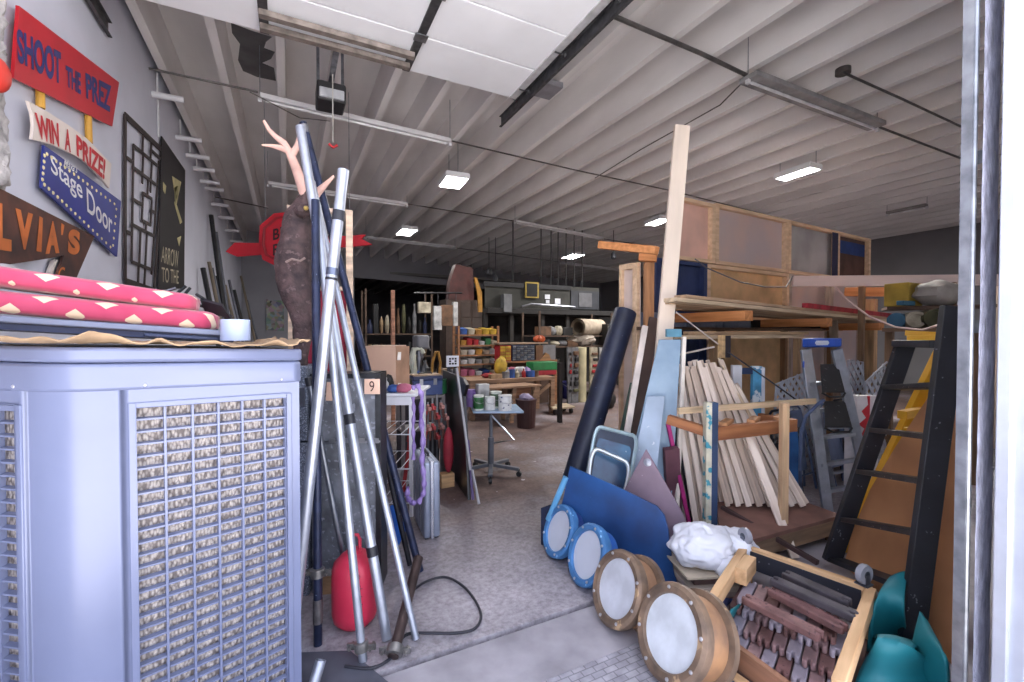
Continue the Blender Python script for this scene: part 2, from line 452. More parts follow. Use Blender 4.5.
# ------------------------------------------------------------------ ceiling lights and conduits
def obox(mb, p, q, w, h):
    return mb.beam(p, q, w, h)
LAMP = M((255, 250, 244), .5, emit=22, var=0)
panel_centres = []
def troffer(a, b, label, w=.5):
    a, b = V(a), V(b); c = (a+b)/2; panel_centres.append(c)
    t = thing('ceiling_light', label, 'ceiling light', c, 'lit ceiling lights')
    d = (b-a).normalized(); s = d.cross(V((0, 0, 1))).normalized()
    fr = MB()
    for k in (-1, 1):
        fr.beam(a+s*w/2*k, b+s*w/2*k, .03, .08)
        e = a if k < 0 else b
        fr.beam(e-s*w/2, e+s*w/2, .03, .08)
    fr.beam(a+V((0, 0, .05)), b+V((0, 0, .05)), w, .02)
    part('frame', fr, WHT, t)
    part('diffuser', MB().beam(a+V((0, 0, -.03)), b+V((0, 0, -.03)), w-.04, .012), LAMP, t)
    part('hanger_wire', MB().tube([a+V((0, 0, .05)), V((a.x, a.y, ZD))], .006, 6), GAL, t)
    part('hanger_wire', MB().tube([b+V((0, 0, .05)), V((b.x, b.y, ZD))], .006, 6), GAL, t)
zl = 4.42
for (x0_, y0_, x1_, y1_, w, l) in ((449, 186, 458, 175, .42, 'lit ceiling light panel above the wheeled table'), (780, 178, 816, 166, .3, 'lit long ceiling light panel in front of the scenery flats'),
                             (650, 224, 666, 217.5, .34, 'lit ceiling light panel beside the tall white post'), (403, 234, 410, 228, .42, 'lit ceiling light panel nearest the stag antlers'),
                             (567, 257.5, 579, 253.5, .5, 'small lit ceiling light panel deepest in the workshop')):
    troffer(on_z(x0_, y0_, zl), on_z(x1_, y1_, zl), l, w)
STRIP = M((214, 214, 218), .5, 0, .06, 4)
def strip(pa, pb, label, z=4.42, w=.09, mat=None):
    a, b_ = on_z(*pa, z), on_z(*pb, z)
    t = thing('strip_light', label, 'strip light', (a+b_)/2, 'unlit strip lights')
    part('housing', MB().beam(a, b_, w, .06), mat or STRIP, t, bevel=.008)
    d = (b_-a).normalized()
    part('tube', MB().tube([a+d*.06+V((0, 0, -.05)), b_-d*.06+V((0, 0, -.05))], .016, 8), M((228, 228, 232), .3), t)
    for e in (a, b_):
        part('socket', MB().box(e-V((.02, .02, .075)), e+V((.02, .02, -.03))), STRIP, t)
        part('hanger_wire', MB().tube([e+V((0, 0, .03)), V((e.x, e.y, ZD))], .005, 6), GAL, t)
strip((260, 96), (450, 141), 'long white unlit strip light just behind the door opener')
strip((748, 77), (877, 126), 'grey wide strip light fixture under the ribs at upper right', 4.42, .22, M((150, 148, 150), .6))
strip((268, 183), (407, 204), 'white unlit strip light above the red arrow sign')
strip((366, 237), (455, 247), 'white unlit strip light close to the back wall')
strip((515, 221), (603, 238), 'white unlit strip light left of the tall white post')
strip((560, 262), (622, 270), 'white unlit strip light beneath the deepest lit panel')
strip((887, 213), (927, 205), 'dull unlit strip light near the far right wall', 4.42, .12, M((150, 148, 146), .6))
COND = M((96, 92, 92), .5, .4, .2, 6)
def conduit(pts, label, z=4.56, r=.013, hang=0):
    ps = [on_z(x, y, z) for x, y in pts]
    single('ceiling_conduit', MB().tube(ps, r, 8), COND, label, 'conduit')
conduit([(142, 67), (258, 92)], 'thin conduit from the left wall to the first strip light')
conduit([(452, 141), (575, 170), (668, 190), (760, 213), (860, 238)], 'thin conduit running from the first strip light to the scenery flats')
conduit([(604, 12), (700, 53), (746, 75)], 'dark cable bundle running up to the grey strip light fixture', 4.5, .022)
conduit([(879, 127), (960, 158)], 'dark conduit between the grey strip light fixture and the door jamb', 4.5, .016)
conduit([(842, 72), (900, 98), (962, 127)], 'dark conduit leaving the ceiling junction box', 4.5, .014)
conduit([(746, 79), (720, 105), (640, 150), (595, 178)], 'black cable sagging along one rib past the white post', 4.55, .008)
conduit([(408, 204), (514, 221)], 'thin conduit joining two white strip lights', 4.5)
conduit([(457, 248), (560, 262)], 'thin conduit along the ceiling near the back wall', 4.5)
conduit([(250, 92), (300, 118), (330, 121)], 'drooping black cable feeding the door opener', 4.35, .006)
conduit([(215, 197), (268, 208)], 'thin conduit on the left wall above the red arrow sign', 4.3)
conduit([(604, 239), (655, 247)], 'thin conduit behind the tall white post', 4.5)
single('junction_box', MB().lathe([(.075, 0), (.075, .06)], on_z(843, 74, 4.5), (0, 0, 1), 16), COND, 'round dark junction box on a ceiling rib at upper right', 'junction box')
b = MB(); c = on_z(545, 88, 4.56)
single('ceiling_vent', b.box(c-V((.16, .16, .04)), c+V((.16, .16, .03))), M((140, 138, 146), .6), 'square grey ceiling box peeking out beside the open door', 'ceiling box', bevel=.01)
# ------------------------------------------------------------------ evaporative cooler
K = V((-.624, 1.84, 0)); A_ = V((.93, .37, 0)).normalized(); B_ = V((-.82, .57, 0)).normalized()
NA = V((.37, -.93, 0)).normalized(); NB = V((-.57, -.82, 0)).normalized()     # outward normals of the two grille faces
def cz(p):      # the cooler stands on the sloping apron
    p = V(p); p.z -= .035*((p-K).dot(A_)); return p
S_, E_ = K+A_*.14, K+A_*.70
Q_, L_ = K+B_*.13, K+B_*.70
def corner(off=0, n=10):
    k = K+(NA+NB)*off*.75; s = S_+NA*off; q = Q_+NB*off
    return [s*((1-i/n)**2)+k*(2*(i/n)*(1-i/n))+q*((i/n)**2) for i in range(n+1)]
def footprint(off=0):
    c = corner(off, 20)
    e = E_+NA*off
    ba = E_+V((-.2, .5, 0))+A_*off
    return c+[L_+NB*off, V((-1.08, 2.62, 0)), ba, e+A_*(.03+off)-NA*.03, e+A_*.0]
CB = M((120, 128, 158), .27, .1, .04, 2)
ck = thing('evaporative_cooler', 'large blue-grey evaporative cooler with honeycomb pads behind slatted grilles', 'cooler', (-.5, 2.2, -.006))
def zs(mb):
    mb.v = [cz(p) for p in mb.v]; return mb
ZT, ZB = 1.418, .06
def up(p, z): return V((p[0], p[1], z))
body = MB()
def slab(o, d, n, a, b_, z0, z1, th):    # board in a face of the cooler: between a and b_ along d
    p, q = o+d*a, o+d*b_
    body.hexa([up(p, z0), up(q, z0), up(q-n*th, z0), up(p-n*th, z0), up(p, z1), up(q, z1), up(q-n*th, z1), up(p-n*th, z1)])
cc = corner(); ci = [p-(NA+NB)*.02 for p in cc]
cc = corner(0, 24)
body.grid(lambda u, v: up(cc[round(u*24)], ZB+(ZT-ZB)*v), 24, 1)
GZ0, GZ1 = .12, 1.352
slab(K, A_, NA, .14, .165, ZB, ZT, .04); slab(K, A_, NA, .672, .70, ZB, ZT, .04); slab(K, A_, NA, .165, .672, GZ1, ZT, .04); slab(K, A_, NA, .165, .672, ZB, GZ0, .04)
slab(K, B_, NB, .13, .155, ZB, ZT, .04); slab(K, B_, NB, .64, .70, ZB, ZT, .04); slab(K, B_, NB, .155, .64, GZ1, ZT, .04); slab(K, B_, NB, .155, .64, ZB, GZ0, .04)
bk = [L_, V((-1.08, 2.62, 0)), E_+V((-.2, .5, 0)), E_]
for p, q in zip(bk[:-1], bk[1:]):
    body.beam(up(p, (ZB+ZT)/2), up(q, (ZB+ZT)/2), .03, ZT-ZB)
part('body', zs(body), CB, ck, bevel=.002, angle=50)
capm = MB().prism([up(p, 1.413) for p in footprint(.005)], (0, 0, .092)).prism([up(p, 1.507) for p in footprint(.009)], (0, 0, .05))
part('cap', zs(capm), CB, ck, bevel=.012, seg=3, angle=50)
def grille(o, d, n, a, b_, ncol, nrow):
    mb = MB()
    for i in range(nrow+1):
        z = GZ0+(GZ1-GZ0)*i/nrow
        p, q = o+d*a-n*.012, o+d*b_-n*.012
        mb.hexa([up(p, z-.002), up(q, z-.002), up(q-n*.018, z+.004), up(p-n*.018, z+.004), up(p, z+.004), up(q, z+.004), up(q-n*.018, z+.008), up(p-n*.018, z+.008)])
    for i in range(ncol+1):
        x = a+(b_-a)*i/ncol; p, q = o+d*(x-.0035)-n*.008, o+d*(x+.0035)-n*.008
        mb.hexa([up(p, GZ0), up(q, GZ0), up(q-n*.02, GZ0), up(p-n*.02, GZ0), up(p, GZ1), up(q, GZ1), up(q-n*.02, GZ1), up(p-n*.02, GZ1)])
    gr = part('grille', zs(mb), CB, ck)
    f = MB()
    for (x0, x1, z0, z1) in ((a-.02, a, GZ0-.02, GZ1+.02), (b_, b_+.02, GZ0-.02, GZ1+.02), (a, b_, GZ1, GZ1+.02), (a, b_, GZ0-.02, GZ0)):
        p, q = o+d*x0+n*.006, o+d*x1+n*.006
        f.hexa([up(p, z0), up(q, z0), up(q-n*.02, z0), up(p-n*.02, z0), up(p, z1), up(q, z1), up(q-n*.02, z1), up(p-n*.02, z1)])
    part('grille_frame', zs(f), CB, gr, bevel=.003)
    pd = MB(); p, q = o+d*(a-.0)-n*.040, o+d*b_-n*.040
    pd.hexa([up(p, GZ0), up(q, GZ0), up(q-n*.03, GZ0), up(p-n*.03, GZ0), up(p, GZ1), up(q, GZ1), up(q-n*.03, GZ1), up(p-n*.03, GZ1)])
    part('cooling_pad', zs(pd), padmat, ck)
m, nt, N, L, Bs = newmat('honeycomb_pad'); padmat = m
tc = N.new('ShaderNodeTexCoord'); vo = N.new('ShaderNodeTexVoronoi'); vo.inputs['Scale'].default_value = 110; L.new(tc.outputs['Object'], vo.inputs['Vector'])
mp_ = N.new('ShaderNodeMapping'); mp_.inputs['Scale'].default_value = (1, 1, .45); mp_.inputs['Rotation'].default_value = (0, .5, 0); L.new(tc.outputs['Object'], mp_.inputs[0]); L.new(mp_.outputs[0], vo.inputs['Vector'])
rp_ = N.new('ShaderNodeValToRGB'); rp_.color_ramp.elements[0].color = lin((194, 186, 182)); rp_.color_ramp.elements[1].color = lin((118, 110, 108)); rp_.color_ramp.elements[0].position = .3; rp_.color_ramp.elements[1].position = .75
L.new(vo.outputs['Distance'], rp_.inputs['Fac']); L.new(rp_.outputs[0], Bs.inputs['Base Color']); Bs.inputs['Roughness'].default_value = .9
bp_ = N.new('ShaderNodeBump'); bp_.inputs['Strength'].default_value = .8; bp_.inputs['Distance'].default_value = .01; bp_.invert = True
L.new(vo.outputs['Distance'], bp_.inputs['Height']); L.new(bp_.outputs[0], Bs.inputs['Normal'])
grille(K, A_, NA, .175, .662, 6, 29)
grille(K, B_, NB, .165, .63, 5, 29)
for p in (S_+A_*.06, S_+A_*.5, Q_+B_*.04):
    n = NB if p == Q_+B_*.04 else NA
    part('screw', zs(MB().lathe([(.006, 0), (.004, .003)], up(p+n*.005, 1.43), n, 10)), M((176, 178, 190), .3, .6), ck)
for p in (K+A_*.12+B_*.1, E_+V((-.08, .1, 0)), L_+V((.1, .02, 0)), E_+V((-.25, .42, 0))):
    part('caster', MB().lathe([(.03, -.015), (.03, .015)], up(p, cz(up(p, .03)).z*0+.024), (1, 0, 0), 14).box(up(p, .02)-V((.012, .02, 0)), up(p, .09)+V((.012, .02, 0))), M((40, 40, 44), .6), ck)

# ------------------------------------------------------------------ what lies on the cooler
def ctop(p): return 1.557-.035*((V((p[0], p[1], 0))-K).dot(A_))
KRAFT = M((176, 148, 118), .85, 0, .15, 5, bump=.3)
def card(u, v):
    s = -.42+u*1.17; r = -.03+v*.5
    base = K+A_*s-NA*r
    if s < 0: base = base+(B_*(-s)-A_*s*-1)*.0
    x, y = base.x, base.y
    wob = .010*noise.noise((s*9, r*4, 1.3))+.008*noise.noise((s*23, r*9, 4.1))
    edge = max(0, 1-v*9)
    z = ctop(base)+.012+abs(wob)+edge*(.020*noise.noise((s*14, 0, 2.2))+.004)
    if .0 < s < .16: z += .030*math.sin((s)/.16*math.pi)*edge
    if s > .66: z += (s-.66)*.28*(1+.9*noise.noise((s*40, r*30, 9)))
    q = base+NA*(.02*noise.noise((s*11, 5, 0)))*edge
    return (q.x, q.y, z)
single('cardboard_sheet', MB().grid(card, 90, 16), KRAFT, 'crumpled torn cardboard sheet lying over the top of the evaporative cooler', 'cardboard', solid=.005)
GREYP = M((140, 148, 172), .35, .1, .06, 3)
def tp(px, py, t): return at(px, py, t)
sl = thing('plastic_tray', 'long grey plastic tray with a dark recessed edge under the pink cushions', 'tray', on_z(100, 341, 1.6).xyz if False else at(100, 333, 1.75))
f0, f1 = at(-45, 312, 1.52), at(236, 331, 1.93)
dep = V((-.24, .42, 0))
h = .042
def slabm(o, a, b_, z0, z1, d0=0, d1=1):
    p, q = f0.lerp(f1, a)+dep*d0, f0.lerp(f1, b_)+dep*d0; r_, s_ = f0.lerp(f1, b_)+dep*d1, f0.lerp(f1, a)+dep*d1
    return MB().hexa([p+V((0, 0, z0)), q+V((0, 0, z0)), r_+V((0, 0, z0)), s_+V((0, 0, z0)), p+V((0, 0, z1)), q+V((0, 0, z1)), r_+V((0, 0, z1)), s_+V((0, 0, z1))])
part('tray_body', slabm(0, 0, 1, -.026, 0), GREYP, sl, bevel=.006)
part('recessed_edge', slabm(0, 0, 1.0, -.05, -.027, .05, .95), M((52, 62, 96), .4, 0, .1, 3), sl, label='recessed lower edge, its shade put in as dark blue')  # the shade of the recess is put into this dark blue
part('latch', slabm(0, .62, .92, -.046, -.034, -.005, .04), M((70, 80, 112), .35), sl, bevel=.003)
# cushions
def diamonds():
    m, nt, N, L, Bs = newmat('diamond_print')
    tc = N.new('ShaderNodeTexCoord'); sp = N.new('ShaderNodeSeparateXYZ'); L.new(tc.outputs['Object'], sp.inputs[0])
    def mth(op, a, b=None):
        n = N.new('ShaderNodeMath'); n.operation = op
        for i, x in enumerate((a, b)):
            if x is None: continue
            if isinstance(x, (int, float)): n.inputs[i].default_value = x
            else: L.new(x, n.inputs[i])
        return n.outputs[0]
    yz = mth('ADD', mth('MULTIPLY', sp.outputs['Z'], 1.0), sp.outputs['Y'])
    def tri(x, per, ph): return mth('ABSOLUTE', mth('SUBTRACT', mth('FRACT', mth('ADD', mth('DIVIDE', x, per), ph)), .5))
    d1 = mth('ADD', tri(sp.outputs['X'], .17, 0), tri(yz, .13, .25))
    d2 = mth('ADD', tri(sp.outputs['X'], .17, .5), tri(yz, .13, .75))
    f = mth('LESS_THAN', mth('MINIMUM', d1, d2), .21)
    nz = N.new('ShaderNodeTexNoise'); nz.inputs['Scale'].default_value = 9; L.new(tc.outputs['Object'], nz.inputs['Vector'])
    rp = N.new('ShaderNodeValToRGB'); rp.color_ramp.elements[0].color = lin((172, 36, 80)); rp.color_ramp.elements[1].color = lin((212, 90, 124)); L.new(nz.outputs['Fac'], rp.inputs['Fac'])
    mx = N.new('ShaderNodeMixRGB'); L.new(f, mx.inputs['Fac']); L.new(rp.outputs[0], mx.inputs['Color1']); mx.inputs['Color2'].default_value = lin((232, 206, 178))
    L.new(mx.outputs[0], Bs.inputs['Base Color']); Bs.inputs['Roughness'].default_value = .85
    Bs.inputs['Sheen Weight'].default_value = .3
    return m
DIA = diamonds()
def cushion(name, p, q, w, h, label):
    Mw = frame_of(p, q)
    n = (q-p).length; nx = 40
    inv = Mw
    def fn(u, v):
        a = v*2*math.pi; x = u*n
        e = 1-max(0, abs(u-.5)*2-.93)/.07*.35
        cy = math.copysign(abs(math.cos(a))**.45, math.cos(a)); czz = math.copysign(abs(math.sin(a))**.45, math.sin(a))
        wob = 1+.05*noise.noise((x*7, math.cos(a)*2, math.sin(a)*2+p.z*9))
        return Mw @ V((x, cy*w/2*e, czz*h/2*e*wob))
    mb = MB().grid(fn, nx, 28)
    k = len(mb.v); r_ = 29
    mb.f.append(tuple(range(28, -1, -1))); mb.f.append(tuple(nx+j*(nx+1) for j in range(29))) if False else None
    mb.f[-1] if False else None
    if mb.f[-1] is None: mb.f.pop()
    mb.f.pop()
    mb.f.append(tuple(j*(nx+1) for j in range(28))); mb.f.append(tuple(j*(nx+1)+nx for j in reversed(range(28))))
    o = _make(name, mb, DIA, Mw, None, angle=60)
    return tag(o, label, 'cushion', 'pink diamond cushions')
dn = dep.normalized()
p, q = at(-60, 294, 1.50), at(240, 322, 1.95)
cushion('seat_cushion', p+dn*.2+V((0, 0, .0)), q+dn*.2, .40, .086, 'pink cushion with cream diamonds, lower of the two on the grey tray')
p, q = at(-60, 271, 1.50), at(219, 309, 1.92)
cushion('seat_cushion', p+dn*.2+V((0, 0, .024)), q+dn*.2+V((0, 0, .024)), .38, .076, 'pink cushion with cream diamonds, upper of the two, its end shorter')
c = at(5, 270, 1.75)
single('throw_pillow', MB().ell(c, (.035, .06, .025), 16, 10), M((176, 172, 172), .9, 0, .1, 30, bump=.3), 'small grey-white pad on top of the pink cushions at the far left', 'pad')
cu = at(235.5, 342, 1.88)
cu.z = ctop(cu)+.03
single('plastic_tube_offcut', MB().lathe([(.055, 0), (.055, .088), (.048, .088), (.048, .02), (0.001, .02)], cu, (0, 0, 1), 32), M((176, 190, 222), .3, 0, .03, 3), 'short pale blue plastic tube offcut standing on the cooler cardboard', 'tube offcut')
# folded black light stand behind the cushions
ls = thing('folded_stand', 'folded black metal stand lying behind the pink cushions', 'stand', at(190, 306, 2.2))
BLK = M((34, 34, 38), .5, .3, .15, 10)
MET = M((150, 152, 160), .32, .85, .12, 12)
DK = M((62, 62, 68), .45, .5, .15, 10)
part('tray', MB().prism([at(200, 300, 2.15), at(222, 306, 2.1), at(231, 319, 2.1), at(205, 312, 2.15)], (0, .02, .012)), DK, ls)
for i, (x0_, y0_, x1_, y1_) in enumerate(((140, 291, 214, 309), (150, 297, 176, 288), (165, 303, 186, 286), (172, 294, 200, 303), (180, 300, 190, 288), (136, 296, 170, 299), (196, 294, 232, 317))):
    part('leg', MB().tube([at(x0_, y0_, 2.15), at(x1_, y1_, 2.2)], .007, 8), MET if i % 2 else BLK, ls)
for (x, y) in ((168, 294), (186, 297), (177, 303), (193, 302)):
    part('clamp_knob', MB().lathe([(.012, -.01), (.016, 0), (.012, .012)], at(x, y, 2.14), (.5, -.8, .2), 10), BLK, ls)

# ------------------------------------------------------------------ left wall
XW = XL+.012
def wp(px, py, X=XW): return on_X(px, py, X)
def wquad(bl, br, tr, tl, X=XW): return [wp(*bl, X), wp(*br, X), wp(*tr, X), wp(*tl, X)]
def board(pxs, X=XW, th=.015): return MB().prism([wp(x, y, X) for x, y in pxs], (th, 0, 0))
RED = M((196, 30, 44), .5, 0, .06, 3); NAVY = M((44, 46, 112), .6)
s = thing('painted_sign', 'red board painted in navy, its line slanting up over the other wall signs', 'sign', wp(60, 100), 'signs on the left wall')
part('board', board([(10, 77), (110, 126), (117, 82), (15.5, 5)], XW+.03), RED, s)
for tx, qd in (('SHOOT', ((17.5, 62), (61, 85), (60.5, 52), (15.8, 27.5))), ('THE', ((66, 86), (80.5, 94.5), (80.5, 73.5), (65.3, 65))), ('PREZ', ((86, 98), (110, 112.5), (111, 86), (85, 72.5)))):
    lettering('lettering', tx, wquad(*qd, X=XW+.046), NAVY, s, bold=.04, lift=.002)
YEL = M((214, 160, 60), .5)
for x0_, y0_, x1_, y1_ in ((40, 90, 40.5, 108), (88, 116, 89, 143)):
    part('post', MB().tube([wp(x0_, y0_, XW+.02), wp(x1_, y1_, XW+.02)], .022, 10), YEL, s, label='yellow post')
CREAM = M((226, 214, 206), .7, 0, .05, 3)
s = thing('painted_sign', 'cream wavy banner board lettered in red below the big red board', 'sign', wp(70, 150), 'signs on the left wall')
part('board', board([(29, 139), (45, 143), (62, 150), (80, 159), (94, 172), (107, 188), (109, 163.5), (96, 150), (84, 138), (66, 125), (44, 111), (25, 100.5), (29, 113), (30.5, 125)], XW+.05), CREAM, s)
RT = M((200, 36, 48), .6)
for tx, qd in (('WIN', ((38, 138), (59, 147), (58, 123.5), (34, 112))), ('A', ((64.5, 149.5), (70.5, 152.5), (70, 131), (64.5, 127.5))), ('PRIZE!', ((76.5, 155.5), (104, 180), (105.5, 160), (76, 134)))):
    lettering('lettering', tx, wquad(*qd, X=XW+.066), RT, s, bold=.04, lift=.002)
s = thing('painted_sign', 'blue marquee sign with white lettering and a border of pale dots', 'sign', wp(78, 200), 'signs on the left wall')
part('board', board([(39, 187.5), (115, 256.5), (119, 201), (41.5, 145)], XW+.02), M((48, 58, 140), .55, 0, .08, 3), s)
WT = M((230, 230, 236), .6)
for tx, qd, sh in (("Maya's", ((63, 169), (77, 176), (77.5, 165), (63.5, 157)), .3), ('Stage', ((51, 177), (82.5, 205), (81.5, 181), (50, 153.5)), 0), ('Door', ((87, 211.5), (112, 235), (112, 214), (86, 187)), 0)):
    lettering('lettering', tx, wquad(*qd, X=XW+.036), WT, s, lift=.002, shear=sh, bold=.012)
DOTM = M((228, 214, 160), .5)
def dot(px, py):
    c = wp(px, py, XW+.036); part('marquee_dot', MB().lathe([(.0125, 0), (.009, .005), (.001, .007)], c, (1, 0, 0), 10), DOTM, s)
def lerp2(a, b_, k): return (a[0]+(b_[0]-a[0])*k, a[1]+(b_[1]-a[1])*k)
cs = [(42, 182.5), (112.5, 249), (116.5, 205.5), (44.5, 152.5)]
for (a, b_, n) in ((0, 1, 16), (1, 2, 6), (3, 0, 5), (3, 2, 16)):
    for i in range(n): dot(*lerp2(cs[a], cs[b_], (i+.5)/n))
BRN = M((92, 54, 42), .65, 0, .2, 5, c2=(52, 34, 34))
s = thing('painted_sign', 'brown board with big orange letters above the pink cushions', 'sign', wp(40, 240), 'signs on the left wall')
part('board', board([(-55, 250), (-12, 262), (0, 265), (47, 258), (61, 255), (52, 284), (71, 284), (92, 236), (0, 190), (-55, 166)], XW+.03), BRN, s)
part('batten', board([(42, 283), (45, 283), (54, 259), (50, 261)], XW+.004, .02), CREAM, s, label='cream edge batten')
ORG = M((206, 112, 52), .6, 0, .16, 7)
for tx, qd in (('SYL', ((-42, 244), (11, 252), (11, 206), (-45, 188))), ('V', ((17, 250), (31, 249), (32.5, 214), (15, 208))), ('I', ((36, 251), (41, 252), (42.5, 218), (39, 216))), ('A', ((45, 254), (59, 253), (55, 222), (50, 220))), ("'", ((60.5, 235), (62.5, 235), (64, 225), (61, 223))), ('S', ((67.5, 254), (79, 255), (80, 231), (68.5, 228)))):
    lettering('lettering', tx, wquad(*qd, X=XW+.046), ORG, s, bold=.06, lift=.002)
lettering('lettering', 'C', wquad((57, 281), (62, 281), (65, 267), (59, 267), X=XW+.046), ORG, s, bold=.02, lift=.002)
# white shaggy costume at the edge of the picture
def fur(u, v):
    a = v*math.pi
    y0_ = wp(-60, 100).y
    y = y0_+u*(wp(-8, 100).y-y0_)
    z = 2.35+(3.55-2.35)*v
    z -= .35*(1-u)**1*(v) * 0
    w_ = .10*math.sin(math.pi*min(1, max(0, u)))**.5
    return (XW+.012+w_*(.7+.5*noise.noise((y*9, z*5, 1)))+.02*noise.noise((y*40, z*40, 3)), y+.06*noise.noise((z*5, 2, u))*u+ (.16*(1-v))*0, z+.1*noise.noise((y*6, 7, 1)))
single('shaggy_costume', MB().grid(fur, 24, 40), M((188, 184, 184), .95, 0, .25, 9, bump=.9, bscale=50), 'shaggy grey-white costume hanging on the left wall beside the red board', 'costume', solid=.02)
single('red_ball', MB().ell(wp(-4, 74, XW+.10), (.05, .07, .085), 16, 10), M((206, 60, 50), .5), 'small red ball against the shaggy costume at the left picture edge', 'ball')
# lattice panel
DBR = M((54, 42, 42), .6, 0, .12, 8)
q4 = [wp(124, 281, XW), wp(153, 290.5, XW), wp(163, 152, XW), wp(124, 115, XW)]
def bl(u, v): return q4[0]*(1-u)*(1-v)+q4[1]*u*(1-v)+q4[2]*u*v+q4[3]*(1-u)*v
lt = thing('lattice_screen', 'dark brown geometric lattice panel on the left wall', 'lattice', bl(.5, 0))
def lbar(a, b_, w=.045):
    p, q = bl(*a), bl(*b_); return MB().beam(p+V((.008, 0, 0)), q+V((.008, 0, 0)), w, .012, (1, 0, 0))
fr = MB()
for a, b_ in (((0, 0), (1, 0)), ((1, 0), (1, 1)), ((1, 1), (0, 1)), ((0, 1), (0, 0))): fr.v, fr.f = (lambda m_: (fr.v+m_.v, fr.f+[tuple(i+len(fr.v) for i in f_) for f_ in m_.f]))(lbar(a, b_, .06))
part('frame', fr, DBR, lt)
for a, b_ in (((.18, .13), (.18, .86)), ((.86, .10), (.86, .9)), ((.18, .86), (.86, .86)), ((.18, .13), (.86, .13)), ((.42, .13), (.42, .36)), ((.62, .13), (.62, .36)), ((.18, .36), (.86, .36)),
              ((.42, .66), (.42, .86)), ((.66, .64), (.66, .86)), ((.18, .72), (.86, .72)), ((.45, .42), (.45, .60)), ((.72, .42), (.72, .60)), ((.45, .42), (.72, .42)), ((.45, .60), (.72, .60)),
              ((.58, .36), (.58, .42)), ((.58, .60), (.58, .72)), ((.18, .52), (.45, .52)), ((.72, .52), (.86, .52)), ((.4, 0), (.4, .13)), ((.62, 0), (.62, .13)), ((.4, .86), (.4, 1)), ((.62, .86), (.62, 1)), ((.62, .93), (1, .93)), ((0, .3), (.18, .3)), ((0, .75), (.18, .75))):
    part('bar', lbar(a, b_, .034), DBR, lt)
# arrow sign
s = thing('painted_sign', 'black board with pale arrow shapes and lettering beyond the lattice panel', 'sign', wp(170, 250), 'signs on the left wall')
part('board', board([(157, 290), (183, 288), (184, 170), (160.5, 136)], XW+.004), M((30, 22, 26), .6, 0, .2, 4), s)
for tx, qd in (('ARROW', ((161, 262), (178, 268.5), (178.5, 251), (161.5, 246))), ('TO THE', ((161.5, 282), (178.5, 284), (178.5, 270.5), (161.5, 267)))):
    lettering('lettering', tx, wquad(*qd, X=XW+.020), M((196, 186, 160), .6), s, lift=.002)
st = MB()
for pts in (((172, 176), (181, 182), (176, 206)), ((181, 182), (174, 188), (175, 204)), ((175, 200), (182, 222), (180, 224), (174, 203)), ((163, 182), (166, 186), (165, 194), (163, 190)), ((177, 238), (181, 236), (179, 246))):
    st.prism([wp(x, y, XW+.0195) for x, y in pts], (.003, 0, 0))
part('brush_stroke', st, M((200, 190, 140), .6), s, kind='stuff')
# hangers along the top of the left wall
WHP = M((206, 206, 212), .5, .1, .05, 5)
for i, (x0_, y0_, x1_) in enumerate(((152, 94, 181), (176, 137, 199), (186, 155, 207), (193, 168, 209), (200, 181, 220), (205, 188, 221), (211, 204, 227), (218, 217, 233), (225, 230, 238), (230, 241, 242))):
    p = wp(x0_, y0_, XL)
    h = thing('pipe_hanger', f'white pipe hanger high on the left wall, {nth(i)} of ten from the door inward', 'hanger', p, 'white hangers along the left wall')
    part('arm', MB().tube([p, p+V((.30, 0, -.0))], .035, 10), WHP, h)
    part('rod', MB().tube([p+V((.05, 0, .02)), p+V((.05, 0, .25))], .009, 6), WHP, h)
single('wall_conduit', MB().tube([wp(158, 100, XL+.02), wp(158.5, 137, XL+.02)], .012, 8), WHP, 'thin white pipe running down the left wall behind the lattice panel', 'conduit')
# dark pipes leaning on the wall further back
DP = [(203, 322, 211, 215, 0), (222, 330, 216, 232, 1), (208, 326, 203, 268, 0), (214, 330, 209, 262, 2), (219, 332, 212, 268, 1), (226, 334, 217, 276, 0), (233, 336, 225, 285, 2), (238, 336, 229, 280, 1), (246, 338, 234, 290, 0), (250, 336, 241, 276, 2), (254, 338, 247, 300, 1)]
for i, (xb, yb, xt, yt, k) in enumerate(DP):
    t0 = 7.2+i*.3
    b0 = V(at(xb, 333, t0)); b0.x = max(b0.x, XL+.45+.02*i); b0.z = 0
    tp_ = at(xt, yt, t0+.2); tp_.x = max(tp_.x, XL+.06)
    xx = on_X(xt, yt, XL+.06+.012*i)
    tp_ = above(V((XL+.06+.012*i, xx.y, 0)), yt)
    bs = V((tp_.x+.42+.02*i, tp_.y-.2-.03*i, 0))
    single('leaning_pipe', MB().tube([bs, tp_], .03 if k else .04, 8), [BLK, M((92, 94, 104), .4, .6), M((120, 108, 92), .7)][k], f'dark pipe leaning on the left wall behind the cushions, {nth(i)} from its near end', 'pipe', 'pipes leaning on the left wall')
